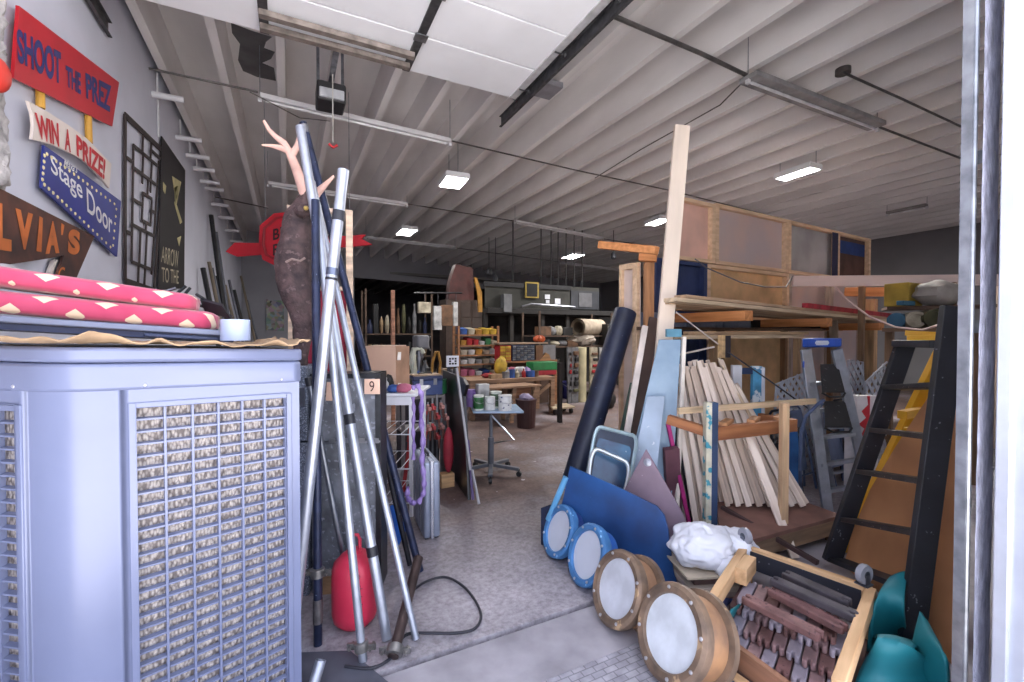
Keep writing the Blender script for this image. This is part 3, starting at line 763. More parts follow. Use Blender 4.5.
# ------------------------------------------------------------------ pipes, crate and stag by the door
SIL = M((178, 184, 198), .42, .75, .1, 9)
NVY = M((42, 50, 78), .42, .4, .2, 12, spots=(120, 130, 160), spot_scale=60, spot_at=.7)
BLKP = M((36, 36, 44), .45, .4, .2, 10, spots=(130, 130, 140), spot_scale=50, spot_at=.7)
RUST = M((74, 60, 58), .5, .5, .2, 12)
def pole(name, base, top, tt, r, mat, label, tb=None, bands=(), hollow=False, z0=0.0, clamp=None):
    b0 = on_z(base[0], base[1], z0) if tb is None else at(base[0], base[1], tb)
    if tb is not None and b0.z < .0: b0.z = 0
    t0 = at(top[0], top[1], tt)
    d = (t0-b0).normalized()
    b0 = b0+V((0, 0, r*math.sqrt(max(0, 1-d.z*d.z))))
    t = thing(name, label, 'pole', b0, 'poles leaning beside the cooler')
    part('shaft', MB().lathe([(r*.8, 0), (r, .0), (r, (t0-b0).length), (r-.004, (t0-b0).length), (r-.004, (t0-b0).length-.1), (.001, (t0-b0).length-.1)], b0, d, 18), mat, t)
    for k, ln, bm in bands:
        part('band', MB().lathe([(r+.003, -ln/2), (r+.003, ln/2)], b0.lerp(t0, k), d, 18), bm, t, label='dark band')
    if clamp:
        c = b0.lerp(t0, clamp)
        cl = MB().lathe([(r+.004, -.025), (r+.014, -.02), (r+.014, .02), (r+.004, .025)], c, d, 18).beam(c-RGT*(r+.05), c+RGT*(r+.05), .012, .03).tube([c+RGT*(r+.03)-FWD*.03, c+RGT*(r+.03)+FWD*.03], .007, 8).tube([c-RGT*(r+.03)-FWD*.03, c-RGT*(r+.03)+FWD*.03], .007, 8)
        part('clamp', cl, M((150, 148, 146), .4, .8, .2, 20), t)
    return t
BAND = M((32, 34, 44), .5)
pole('metal_pole', (289, 668), (343.5, 170), 2.2, .0265, SIL, 'thick silver pole leaning right in front of the stag, slots near its top', bands=((.905, .05, BAND), (.79, .035, M((110, 118, 140), .3, .8)), (.775, .012, BAND)))
pole('metal_pole', (420, 572), (303, 123), 3.05, .025, NVY, 'long navy tube reaching highest, its foot beyond the black crate', bands=((.985, .06, M((150, 150, 155), .3, .8)), (.74, .03, BAND)))
pole('metal_pole', (387, 640), (300, 127), 2.62, .026, SIL, 'long silver pole with a black band halfway down in front of the crate', bands=((.40, .055, BAND), (.155, .05, BAND)))
pole('metal_pole', (416, 640), (312, 182), 2.72, .018, SIL, 'thin silver pole whose foot stands furthest out on the floor')
pole('metal_pole', (363, 662), (317, 205), 2.38, .02, SIL, 'thin silver pole in front of the red cylinder', clamp=.03)
pole('metal_pole', (352, 603), (308, 377), 2.55, .017, M((140, 146, 158), .35, .8, .15, 12), 'short thin steel pole slanting behind the silver ones', bands=((.98, .05, BAND),))
pole('metal_pole', (318, 645), (315.5, 200), 2.33, .021, NVY, 'upright dark blue pole close to the cooler with a clamp low down', clamp=.16, bands=((.075, .12, M((112, 108, 110), .5, .6, .2, 20)),))
pole('metal_pole', (393, 662), (419, 560), 2.62, .027, RUST, 'short rusty brown pole at the foot of the bundle', clamp=.06)
pole('metal_pole', (410, 566), (381, 440), 3.2, .018, BLKP, 'scuffed black pole leaning against the crate edge')
p, q = on_z(312, 690, .02), at(321, 660, 2.02)
single('pipe_offcut', MB().pipe(p, q, .024, .004), SIL, 'short hollow silver pipe end lying lowest by the cooler', 'pipe')
# rubber sheet and cable on the floor
single('floor_mat', MB().prism([on_z(x, y, .0) for x, y in ((296, 654), (350, 652), (396, 690), (296, 700))], (0, 0, .008)), M((84, 86, 98), .7, 0, .1, 8), 'grey rubber sheet on the ground beneath the pole ends', 'mat')
cab = [(411, 592), (425, 582), (445, 577), (463, 586), (476, 602), (481, 617), (474, 629), (455, 633), (430, 633), (408, 634), (398, 645), (392, 657), (372, 668), (345, 666)]
single('power_cable', MB().tube(curve([on_z(x, y, .014) for x, y in cab]), .0075, 8), M((42, 42, 52), .5), 'black cable looping across the concrete from the pole bundle', 'cable')
# red cylinder
c = on_z(355, 624)
t = thing('gas_cylinder', 'red disposable gas cylinder with a carry handle behind the silver poles', 'cylinder', c)
CR = M((212, 52, 82), .42, 0, .08, 4)
part('body', MB().lathe([(.02, 0), (.08, .012), (.112, .045), (.12, .085), (.12, .30), (.108, .35), (.07, .39), (.03, .405), (.001, .407)], c, (0, 0, 1), 36), CR, t)
ha = MB().tube([c+RGT*-.028+V((0, 0, .39)), c+RGT*-.03+V((0, 0, .47)), c+RGT*-.018+V((0, 0, .495)), c+RGT*.018+V((0, 0, .495)), c+RGT*.03+V((0, 0, .47)), c+RGT*.028+V((0, 0, .39))], .009, 10)
part('handle', ha, CR, t)
part('collar', MB().lathe([(.04, .395), (.04, .415), (.03, .42)], c, (0, 0, 1), 20), CR, t)
d = (-FWD*.95+RGT*.32); d.z = 0; d.normalize(); sd_ = V((0, 0, 1)).cross(d)
lm = MB()
for i in range(11): lm.beam(c+d*.1212+sd_*(-.0)+V((0, 0, .13+i*.014)), c+d*.1212+sd_*(.04-.008*(i % 3))+V((0, 0, .13+i*.014)), .001, .004)
lm.lathe([(.012, 0), (.012, .001), (.009, .001), (.009, 0)], c+d*.121+sd_*.018+V((0, 0, .32)), d, 16, caps=False)
part('printed_label', lm, M((60, 30, 46), .6), t, kind='stuff')
# black crate
CRM = M((112, 116, 126), .6, 0, .25, 9, spots=(140, 144, 156), spot_scale=40, spot_at=.6)
fl, fr_ = on_z(312, 594), on_z(381, 590)
ax = (fr_-fl).normalized(); ay = V((-ax.y, ax.x, 0))
t = thing('road_case', 'tall scuffed black crate with a hinged band across the middle and a numbered card', 'crate', fl)
ztop = above(fr_, 374).z; zm = above(fr_, 441).z
w_ = (fr_-fl).length
def cbox(o, a0, a1, d0, d1, z0, z1):
    return MB().hexa([o+ax*a0+ay*d0+V((0, 0, z0)), o+ax*a1+ay*d0+V((0, 0, z0)), o+ax*a1+ay*d1+V((0, 0, z0)), o+ax*a0+ay*d1+V((0, 0, z0)), o+ax*a0+ay*d0+V((0, 0, z1)), o+ax*a1+ay*d0+V((0, 0, z1)), o+ax*a1+ay*d1+V((0, 0, z1)), o+ax*a0+ay*d1+V((0, 0, z1))])
part('lower_box', cbox(fl, 0, w_, 0, .2, 0, zm-.006), CRM, t, bevel=.006)
part('upper_box', cbox(fl, 0, w_, 0, .2, zm+.004, ztop), CRM, t, bevel=.006)
part('hinge_strip', cbox(fl, -.002, w_+.002, -.008, .21, zm-.007, zm+.005), MET, t)
for a0, a1, z0, z1 in ((w_-.028, w_+.004, 0, ztop+.004), (0, w_, ztop-.025, ztop+.004)):
    part('edge_strip', cbox(fl, a0, a1, -.006, .204, z0, z1), M((50, 52, 58), .4, .5, .2, 14), t)
def crate_px(px, py):
    return on_plane(px, py, fl-ay*.010, ay)
PINK = M((222, 186, 166), .7, 0, .08, 8)
cd_ = part('number_card', MB().prism([crate_px(x, y) for x, y in ((364.5, 394), (380, 394), (380, 379), (364.5, 379))], -ay*.004), PINK, t, label='salmon card')
lettering('numeral', '9', [crate_px(369.5, 391.5)-ay*.005, crate_px(374.5, 391.5)-ay*.005, crate_px(374.5, 381)-ay*.005, crate_px(369.5, 381)-ay*.005], M((70, 40, 40), .6), cd_, lift=.001)
part('number_card', MB().prism([crate_px(x, y) for x, y in ((326, 400.5), (342, 401), (342, 383), (327, 382))], -ay*.004), PINK, t, label='salmon card')
part('plywood_patch', MB().prism([crate_px(x, y) for x, y in ((323, 600), (337, 600), (337, 576), (323, 576))], -ay*.004), WOOD((176, 140, 104)), t, label='bare plywood patch')
for px_ in (318, 332, 348, 362, 376):
    part('hinge', MB().prism([crate_px(px_-3, 443), crate_px(px_+3, 443), crate_px(px_+3, 438), crate_px(px_-3, 438)], -ay*.006), MET, t)
# speckled grey case directly behind the cooler
o = on_z(286, 606); 
t = thing('road_case', 'speckled grey case squeezed between the cooler and the black crate', 'crate', o)
o = fl-ax*.34-ay*.02
zt2, zm2 = above(fl, 366).z, above(fl, 441).z
SPK = M((96, 104, 122), .6, 0, .2, 60, spots=(170, 178, 196), spot_scale=150, spot_at=.56)
part('lower_box', cbox(o, 0, .325, 0, .26, 0, zm2-.006), SPK, t, bevel=.006)
part('upper_box', cbox(o, 0, .325, 0, .26, zm2+.004, zt2), SPK, t, bevel=.006)
part('latch', cbox(o, .28, .315, -.008, 0, zm2+.22, zm2+.33), MET, t)
# wood-framed flat with red panel, standing behind the crates
f0_, f1_ = at(288, 340, 3.35), at(356, 340, 3.5)
f0_.z = f1_.z = 0
zt = above(f0_.lerp(f1_, .4), 207).z
ax2 = (f1_-f0_).normalized(); ay2 = V((-ax2.y, ax2.x, 0)); L2 = (f1_-f0_).length
t = thing('scenery_flat', 'narrow pale wood framed flat with a red cloth panel standing behind the stag', 'scenery flat', f0_)
def f2(a0, a1, d0, d1, z0, z1):
    o = f0_
    return MB().hexa([o+ax2*a0+ay2*d0+V((0, 0, z0)), o+ax2*a1+ay2*d0+V((0, 0, z0)), o+ax2*a1+ay2*d1+V((0, 0, z0)), o+ax2*a0+ay2*d1+V((0, 0, z0)), o+ax2*a0+ay2*d0+V((0, 0, z1)), o+ax2*a1+ay2*d0+V((0, 0, z1)), o+ax2*a1+ay2*d1+V((0, 0, z1)), o+ax2*a0+ay2*d1+V((0, 0, z1))])
PW = WOOD((222, 196, 172))
for a0, a1, z0, z1 in ((0, .03, 0, zt), (L2-.07, L2-.02, 0, zt), (.03, L2-.07, zt-.03, zt), (.03, L2-.07, 0, .05), (.03, L2-.07, 1.93, 1.96)):
    part('frame_rail', f2(a0, a1, 0, .06, z0, z1), PW, t, bevel=.002)
part('panel', f2(.03, L2-.07, .045, .055, .05, 1.93), M((150, 38, 62), .8, 0, .12, 5), t, label='dark red panel')
# stag
def lump(c, r, seed, amp=.16, fr=3.2, n=(24, 18)):
    return MB().ell(c, r, n[0], n[1], lambda d: 1+amp*noise.noise(d*fr+V((seed, 0, 0)))+.05*noise.noise(d*11+V((seed, 3, 0))))
HIDE = M((84, 66, 66), .75, 0, .35, 14, c2=(50, 40, 44), spots=(104, 86, 86), spot_scale=26, spot_at=.62, bump=.9)
PALE = M((212, 172, 160), .7, 0, .15, 8)
zc = ztop+.006
spine = [(301, 375, .03), (301, 358, .035), (302, 344, .045), (302, 325, .062), (300, 305, .085), (296, 285, .10), (293, 262, .10), (294, 245, .092), (296, 232, .088), (299, 218, .08), (304, 205, .062), (308, 194, .045), (312, 186, .02)]
pts = [at(x, y, 2.76) for i, (x, y, r) in enumerate(spine)]
base = V(pts[0]); 
t = thing('stag_figure', 'battered brown stag figure with pale antlers propped among the poles', 'stag prop', V((pts[1].x, pts[1].y, pts[0].z)))
rs = [r for _, _, r in spine]
def stagfn(u, v):
    k = u*(len(pts)-1); i = min(int(k), len(pts)-2); f_ = k-i
    c = pts[i].lerp(pts[i+1], f_); r = rs[i]*(1-f_)+rs[i+1]*f_
    a = v*2*math.pi
    w1 = 1+.28*noise.noise((u*7, math.cos(a)*1.5, math.sin(a)*1.5))+.10*noise.noise((u*26, math.cos(a)*4, math.sin(a)*4))
    return c+RGT*math.cos(a)*r*w1*1.05+FWD*math.sin(a)*r*w1*.8
mb = MB().grid(stagfn, 46, 24)
part('body', mb, HIDE, t, angle=80)
hd = at(303, 210, 2.46)
part('muzzle', lump(at(302, 211, 2.67), (.045, .06, .04), 3), HIDE, t)
part('eye', MB().ell(at(306, 208, 2.61), .014, 12, 8), M((196, 168, 90), .3), t, label='yellowish glass eye')
part('seam', MB().tube([at(286, 262, 2.66), at(292, 259, 2.65), at(300, 261, 2.66), at(305, 258, 2.68)], .007, 8), M((150, 130, 124), .8), t)
def antler(pl, r0):
    return MB().tube([at(x, y, 2.76) for x, y in pl], [r0*(1-.75*i/(len(pl)-1)) for i in range(len(pl))], 12)
an = part('antler', antler([(306, 196), (301, 182), (296, 168), (290, 153), (284, 143), (276, 137), (269, 130), (264, 121)], .036), PALE, t)
part('tine', antler([(289, 151), (281, 148), (272, 146), (262, 145)], .024), PALE, an)
part('tine', antler([(291, 156), (297, 147), (300, 135), (301, 126)], .024), PALE, an)
part('antler', antler([(313, 197), (319, 191), (326, 184), (334, 176)], .03), PALE, t)

# red arrow sign hanging further in
pc = at(285, 240, 5.6)
ex = RGT.copy(); ex.z = 0; ex.normalize(); ez = V((0, 0, 1)); en = ex.cross(ez)
def ap(px, py, off=0):
    return on_plane(px, py, pc, en)-en*0+en*off
s = thing('arrow_sign', 'red double-ended arrow sign with an octagonal middle hanging behind the stag', 'sign', ap(285, 272))
REDP = M((190, 28, 44), .6, 0, .1, 3)
part('octagon', MB().prism([ap(x, y) for x, y in ((275, 214), (292, 212), (303, 222), (305, 250), (296, 266), (280, 268), (264, 260), (260, 246), (261, 226))], en*.03), REDP, s)
part('arrow_end', MB().prism([ap(x, y) for x, y in ((227, 252), (236, 243), (262, 243.5), (262, 255), (238, 257))], en*.03), REDP, s)
part('arrow_end', MB().prism([ap(x, y) for x, y in ((303, 238), (352, 236), (366, 235), (362, 239), (373, 245), (352, 247), (303, 250))], en*.03), REDP, s)
rm = MB().tube([ap(x, y, .035) for x, y in ((278, 219), (290, 217), (298, 225), (300, 248), (293, 260), (281, 262), (268, 255), (265, 245), (266, 229))], .018, 6, closed=True)
part('rim', rm, M((150, 24, 36), .6), s, label='darker raised rim')
TX = M((40, 22, 26), .6)
for tx, qd in (('BE', ((274.5, 241), (287, 238), (287, 226), (274.5, 230))), ('BE', ((274.5, 256), (287, 254), (287, 242), (274.5, 245)))):
    lettering('lettering', tx, [ap(*p, .031) for p in qd], TX, s, lift=.004, bold=.02)
for x in (266, 350):
    p = ap(x, 222 if x < 300 else 237, .015)
    part('hanging_wire', MB().tube([p, V((p.x, p.y, ZR))], .004, 6), GAL, s)
# poster on the back wall
bq = [on_plane(x, y, V((0, backline(0)-.03, 0)), V((-.255, 1, 0)).normalized()) for x, y in ((266, 330), (284, 331), (284, 301), (266, 299))]
m, nt, N, L, Bs = newmat('busy_print')
tc = N.new('ShaderNodeTexCoord'); vo = N.new('ShaderNodeTexVoronoi'); vo.inputs['Scale'].default_value = 9; L.new(tc.outputs['Object'], vo.inputs['Vector'])
hs = N.new('ShaderNodeHueSaturation'); hs.inputs['Saturation'].default_value = .45; hs.inputs['Value'].default_value = .35; L.new(vo.outputs['Color'], hs.inputs['Color']); L.new(hs.outputs[0], Bs.inputs['Base Color'])
single('poster', MB().prism(bq, (0, -.01, 0)), m, 'dark multicoloured poster on the back wall beyond the leaning pipes', 'poster')

q_ = on_z(394, 556); sc_ = [V((*q_.xy, 0.004))]+[at(x, y, tof(q_)+.02) for x, y in ((387, 520), (390, 506), (394, 505), (406, 530))]
single('blue_scoop', MB().prism(sc_, FWD*.02), M((36, 96, 190), .5), 'bright blue plastic scoop standing between the black crate and the navy tube', 'scoop', bevel=.004)
# ------------------------------------------------------------------ middle of the workshop
def ybox(mb, x0, y0, x1, y1, Y, dy, zlo=None):
    """box whose front stands in the plane Y, between two pixel columns and two pixel rows"""
    a, b_ = on_Y(x0, y1, Y), on_Y(x1, y0, Y)
    m0, m1 = on_Y((x0+x1)/2, y1, Y), on_Y((x0+x1)/2, y0, Y)
    z0 = m0.z if zlo is None else zlo
    return mb.box((a.x, Y, z0), (b_.x, Y+dy, m1.z))
def Yat(px, t): return (at(px, 333, t)).y
PAL = dict(red=(186, 34, 44), blue=(52, 96, 176), yellow=(214, 176, 52), green=(40, 120, 70), white=(214, 214, 214), grey=(140, 140, 144), brown=(122, 88, 62), tan=(186, 154, 118), orange=(214, 96, 46),
           black=(34, 34, 36), purple=(140, 110, 176), pink=(206, 110, 140), navy=(44, 54, 96), cream=(206, 196, 172), olive=(96, 96, 62), amber=(196, 140, 50))
def pm(c, **k): return M(tuple(int(v*.86) for v in PAL[c]), .6, 0, .22, 8, **k)
KCAT = dict(bin='bin', box='box', can='can', bag='bag', bottle='bottle', roll='roll', tub='tub')
def item(kind, X, Y, z, w, d, h, c, label, group=None, rot=0):
    """small things that stand on shelves and tables"""
    if kind == 'bin': z += .003
    mb = MB(); cc = V((X, Y, z))
    m = pm(c)
    if kind == 'box':
        b = single('carton', mb.box((X-w/2, Y-d/2, z), (X+w/2, Y+d/2, z+h)), m, label, 'box', group, bevel=.006)
        return b
    if kind == 'bin':
        t = .008; w0, w1 = w*.82, w
        mb.hexa([(X-w0/2, Y-d/2, z), (X+w0/2, Y-d/2, z), (X+w0/2, Y+d/2, z), (X-w0/2, Y+d/2, z), (X-w1/2, Y-d/2-.01, z+h*.75), (X+w1/2, Y-d/2-.01, z+h*.75), (X+w1/2, Y+d/2, z+h), (X-w1/2, Y+d/2, z+h)])
        mb.box((X-w1/2-.004, Y-d/2-.016, z+h*.68), (X+w1/2+.004, Y-d/2+.004, z+h*.76))
        return single('parts_bin', mb, m, label, 'bin', group)
    if kind == 'can':
        return single('can', mb.lathe([(w/2, 0), (w/2, h*.94), (w/2*1.04, h*.95), (w/2*1.04, h), (w/2*.9, h), (w/2*.9, h*.96), (.001, h*.96)], cc, (0, 0, 1), 18), m, label, 'can', group)
    if kind == 'bottle':
        return single('bottle', mb.lathe([(w*.45, 0), (w*.5, h*.05), (w*.5, h*.6), (w*.2, h*.78), (w*.17, h*.9), (w*.22, h*.9), (w*.22, h), (.001, h)], cc, (0, 0, 1), 16), m, label, 'bottle', group)
    if kind == 'roll':
        return single('tape_roll', mb.lathe([(w/2, 0), (w/2, h), (w*.3, h), (w*.3, 0)], cc, (0, 0, 1), 20, caps=False), m, label, 'roll', group)
    sdn = X*7+z*3
    mb.ell((X, Y, z+h*.45), (w*.46, d*.46, h*.5), 18, 12, lambda q: 1+.2*noise.noise(q*2.2+V((sdn, 0, 0))))
    for p in mb.v: p.z = max(p.z, z+.002)
    return single('cloth_bundle', mb, m, label, 'bag', group)

# shelf of parts bins
def shelf_rack(name, label, x0, x1, Y, dy, ztop, zs_, mat, tb=.03):
    a, b_ = on_Y(x0, 333, Y).x, on_Y(x1, 333, Y).x
    t = thing(name, label, 'shelf', V(((a+b_)/2, Y+dy/2, 0)))
    for X in (a, b_):
        for YY in (Y, Y+dy-.04): part('upright', MB().box((X-.02, YY, 0), (X+.02, YY+.04, ztop)), mat, t)
    for z in zs_: part('shelf_board', MB().box((a+.02, Y, z-tb), (b_-.02, Y+dy, z)), mat, t)
    return a, b_
RW = WOOD((150, 104, 70))
YS = Yat(478, 9.3)
zsh = [on_Y(478, y, YS).z for y in (375.5, 363.8, 354.6, 345, 334.5)]
a, b_ = shelf_rack('storage_shelf', 'tall wooden shelf of coloured parts bins beyond the dark panel', 459, 498.5, YS, .35, on_Y(478, 326, YS).z, zsh, RW)
rows = [[('pink', .16), ('pink', .14), ('white', .1), ('blue', .12), ('cream', .12)],
        [('white', .1), ('white', .13), ('grey', .11), ('cream', .12), ('white', .1)],
        [('cream', .12), ('white', .12), ('amber', .13), ('cream', .1), ('white', .12)],
        [('amber', .12), ('red', .16), ('red', .13), ('white', .09), ('green', .16), ('cream', .1)],
        [('blue', .14), ('cream', .14), ('amber', .12), ('yellow', .14), ('yellow', .13)]]
snames = ['lowest', 'second', 'middle', 'fourth', 'top']
for r_, row in enumerate(rows):
    n = len(row); W_ = (b_-a-.06)/n
    for i, (c, hgt) in enumerate(row):
        item('bin', a+.03+W_*(i+.5), YS+.14, zsh[r_], W_*.88, .26, hgt*1.05, c, f'{c} parts bin, {nth(i)} along the {snames[r_]} board of the wooden bin shelf', 'bins on the wooden shelf')
# drawer cabinets and boxes to the right of it
YD = Yat(515, 9.4)
zb = on_Y(515, 361, YD).z
X0, X1 = on_Y(499, 345, YD).x, on_Y(557, 345, YD).x
t = thing('back_counter', 'low timber counter frame carrying the small drawer cabinets behind the workbench', 'counter', V(((X0+X1)/2, YD, 0)))
part('counter_top', MB().box((X0, YD-.02, zb-.04), (X1, YD+.4, zb)), RW, t)
part('back_panel', MB().box((X0, YD+.36, 0), (X1, YD+.4, zb-.04)), M((84, 64, 54), .8), t)
for X in (X0+.03, X1-.03): part('leg', MB().box((X-.03, YD, 0), (X+.03, YD+.06, zb-.04)), RW, t)
def drawers(x0, x1, ytop, nc, nr, body, dr, label):
    a0, a1 = on_Y(x0, 345, YD).x, on_Y(x1, 345, YD).x; zt_ = on_Y((x0+x1)/2, ytop, YD).z
    t = thing('drawer_cabinet', label, 'drawer cabinet', V(((a0+a1)/2, YD+.1, zb)))
    part('cabinet_body', MB().box((a0, YD+.02, zb), (a1, YD+.28, zt_)), pm(body), t)
    for i in range(nc):
        for j in range(nr):
            w = (a1-a0-.02)/nc; h = (zt_-zb-.02)/nr
            xx, zz = a0+.01+w*i, zb+.01+h*j
            part('drawer', MB().box((xx+.006, YD, zz+.006), (xx+w-.006, YD+.02, zz+h-.006)).box((xx+w*.35, YD-.012, zz+h*.3), (xx+w*.65, YD, zz+h*.4)), dr[(i+j*2) % len(dr)], t, label='coloured drawer')
drawers(500, 511.5, 345.5, 2, 5, 'red', [pm('yellow'), pm('amber'), pm('yellow')], 'small red cabinet of yellow drawers beside the bin shelf')
drawers(512.5, 535, 345, 6, 7, 'navy', [pm('grey'), M((70, 78, 92), .3), M((96, 104, 116), .3)], 'dark cabinet of many small clear drawers behind the workbench')
def zpx(px, py, Y): return on_Y(px, py, Y).z
xb = lambda px, Y: on_Y(px, 345, Y).x
zlid = zpx(520, 343, YD)
single('ledge_board', MB().box((xb(499, YD), YD+.0, zpx(517, 344.6, YD)+.01), (xb(548, YD), YD+.3, zlid+.01)), WOOD((150, 128, 108)), 'pale ledge board lying across the top of the drawer cabinets', 'board')
single('cardboard_box', MB().box((xb(536, YD), YD+.0, zb), (xb(543, YD), YD+.29, zpx(540, 345.5, YD))), M((110, 78, 56), .8), 'brown cardboard box beside the clear drawer cabinet', 'box', bevel=.005)
def starpts(cx, cy, z, r0, r1, n):
    return [V((cx+(r1 if i % 2 else r0)*math.cos(math.pi*i/n), cy, z+(r1 if i % 2 else r0)*math.sin(math.pi*i/n)*.6)) for i in range(2*n)]
cxo = xb(542, YD); zo = zlid+.012
single('orange_star_light', MB().ell((cxo, YD+.12, zo+.07), (.13, .1, .075), 20, 10, lambda q: 1+.2*math.cos(7*math.atan2(q.y, q.x))), pm('orange'), 'bright orange spiky plastic ornament on the ledge board', 'ornament')
single('grey_board', MB().box((xb(544.5, YD), YD+.06, zb), (xb(557, YD), YD+.09, zpx(550, 345, YD))), M((120, 120, 124), .6), 'grey square board standing behind the cardboard box', 'board', bevel=.003)
single('triangle_block', MB().prism([V((xb(540, YD), YD-.01, zb+.002)), V((xb(551, YD), YD-.01, zb+.002)), V((xb(549, YD), YD-.01, zb+.12)), V((xb(546, YD), YD-.01, zb+.16))], (0, .05, 0)), WOOD((160, 118, 78)), 'brown wooden wedge leaning on the grey board', 'block')
YW = Yat(515, 8.45)
# green box and red crate on workbench
# workbench
zw = zpx(515, 378.5, YW)
wx0, wx1 = xb(470, YW), xb(555, YW)
BW = WOOD((150, 120, 96), (106, 82, 64))
t = thing('workbench', 'long wooden workbench strewn with bottles and bags behind the brown bin', 'workbench', V(((wx0+wx1)/2, YW+.3, 0)))
part('bench_top', MB().box((wx0, YW, zw-.07), (wx1, YW+.7, zw)), BW, t, bevel=.004)
for X, Y in ((wx0+.05, YW+.04), (wx1-.05, YW+.04), (wx0+.05, YW+.64), (wx1-.05, YW+.64)):
    part('leg', MB().box((X-.045, Y-.045, 0), (X+.045, Y+.045, zw-.07)), BW, t, bevel=.003)
part('lower_rail', MB().box((wx0+.1, YW+.6, .2), (wx1-.1, YW+.64, .3)), BW, t)
part('brace', MB().beam((wx1-.1, YW+.02, zw-.15), (wx1-.9, YW+.02, .05), .06, .03, (0, 1, 0)), BW, t)
YG = YW+.35
single('storage_tub', MB().box((xb(534, YG), YG, zw), (xb(556.5, YG), YG+.3, zpx(545, 370.5, YG))), M((150, 34, 48), .5), 'dark red tub on the workbench end, under the green one', 'tub', bevel=.008)
single('storage_tub', MB().box((xb(533, YG), YG-.01, zpx(545, 370.2, YG)), (xb(557, YG), YG+.3, zpx(545, 362, YG))), M((36, 116, 66), .5), 'green tub stacked on the dark red one on the workbench', 'tub', bevel=.012)
for i, (k, px, w, h, c, dd) in enumerate((('bag', 502, .28, .42, 'yellow', .3), ('bag', 514, .26, .2, 'pink', .4), ('bottle', 509, .1, .2, 'white', .15), ('can', 513, .12, .16, 'blue', .12), ('bag', 521, .3, .22, 'white', .2), ('bag', 527, .22, .2, 'purple', .22), ('roll', 531, .2, .12, 'blue', .12), ('bottle', 518, .1, .16, 'cream', .1), ('can', 506, .11, .12, 'grey', .1), ('can', 537, .12, .12, 'brown', .1), ('box', 497, .3, .08, 'tan', .2), ('bag', 489, .3, .1, 'red', .3), ('bottle', 525, .08, .17, 'red', .08))):
    item(k, xb(px, YW+dd), YW+dd+.05, zw+.001, w, min(w, .2), h, c, f'{c} {dict(bag="cloth bundle", bottle="bottle", can="can", roll="tape roll", box="flat box")[k]} on the workbench, {nth(i)} thing placed there', 'clutter on the workbench')
# low table in front of the bench
YT = Yat(515, 7.85)
zt_ = zpx(515, 388.5, YT)
tx0, tx1 = xb(490, YT), xb(543, YT)
t = thing('low_table', 'rough low wooden table standing in front of the workbench', 'table', V(((tx0+tx1)/2, YT, 0)))
part('table_top', MB().prism([V((tx0, YT, zt_)), V((tx1, YT+.05, zt_)), V((tx1-.1, YT+.5, zt_)), V((tx0+.1, YT+.5, zt_))], (0, 0, .035)), BW, t, bevel=.003)
for X, Y in ((tx0+.5, YT+.06), (tx1-.12, YT+.1), (tx1-.2, YT+.42), (tx0+.5, YT+.42)):
    part('leg', MB().beam((X, Y, zt_), (X-.06, Y, 0), .07, .05, (0, 1, 0)), BW, t)
part('apron_board', MB().box((tx0+.55, YT+.09, zt_-.3), (tx1-.2, YT+.12, zt_-.001)), WOOD((140, 98, 70)), t)
part('side_board', MB().beam((tx1-.1, YT+.02, zt_-.01), (tx1-.35, YT-.02, .04), .1, .03, (0, 1, 0)), BW, t)
# brown bin
c = on_z(526, 427)
t = thing('waste_bin', 'dark brown ribbed waste bin on the floor in front of the workbench', 'bin', c)
hh = above(c, 399).z
rb = (tof(c)/FPX)*10.2
def binf(u, v):
    a = u*2*math.pi; r = rb*(.86+.14*v)*(1+.02*(math.cos(a*22) > 0))
    return (c.x+r*math.cos(a), c.y+r*math.sin(a), hh*v)
MBR = M((66, 40, 40), .5, 0, .15, 6)
mb = MB().grid(binf, 88, 1); mb.f.append(tuple(range(88)))
part('body', mb, MBR, t)
part('rim', MB().lathe([(rb*.97, hh-.03), (rb*1.06, hh-.03), (rb*1.06, hh), (rb*.93, hh)], c, (0, 0, 1), 32), MBR, t)
part('liner', MB().ell(c+V((0, 0, hh)), (rb*.7, rb*.7, .09), 18, 10, lambda q: 1+.35*noise.noise(q*2.5)), M((120, 110, 140), .5), t, label='purple-grey bin liner')
# wheeled table
bc = on_z(491, 474); 
t = thing('wheeled_table', 'small pale blue table on a grey five-star castor base holding paint cans', 'table', V((bc.x, bc.y, 0)))
zt_ = above(bc, 412).z
GB = M((96, 98, 106), .5, .3, .1, 8)
part('column', MB().lathe([(.035, .09), (.035, .42), (.02, .42), (.02, zt_-.03)], V((bc.x, bc.y, 0)), (0, 0, 1), 16), GB, t)
for k in range(5):
    a_ = .5+k*2*math.pi/5; dd = V((math.cos(a_), math.sin(a_), 0)); e = V((bc.x, bc.y, 0))+dd*.33
    lg = part('base_arm', MB().beam(V((bc.x, bc.y, .11)), e+V((0, 0, .085)), .05, .035), GB, t, bevel=.006)
    part('caster', MB().lathe([(.028, -.02), (.032, 0), (.028, .02)], e+V((0, 0, .032)), dd.cross(V((0, 0, 1))), 14).tube([e+V((0, 0, .04)), e+V((0, 0, .085))], .01, 8), M((30, 30, 34), .5), lg)
tc4 = [at(473, 411.5, tof(bc)-.12), at(524, 412, tof(bc)-.1), at(516, 406.5, tof(bc)+.4), at(470, 406.5, tof(bc)+.4)]
for p in tc4: p.z = zt_
part('table_top', MB().prism(tc4, (0, 0, .025)), M((150, 172, 198), .4, 0, .08, 5), t, bevel=.005)
part('table_strut', MB().tube([V((bc.x, bc.y, zt_-.03)), tc4[1].lerp(V((bc.x, bc.y, zt_)), .3)+V((.0, 0, -.3)), V((bc.x, bc.y, .35))], .012, 8), MET, t)
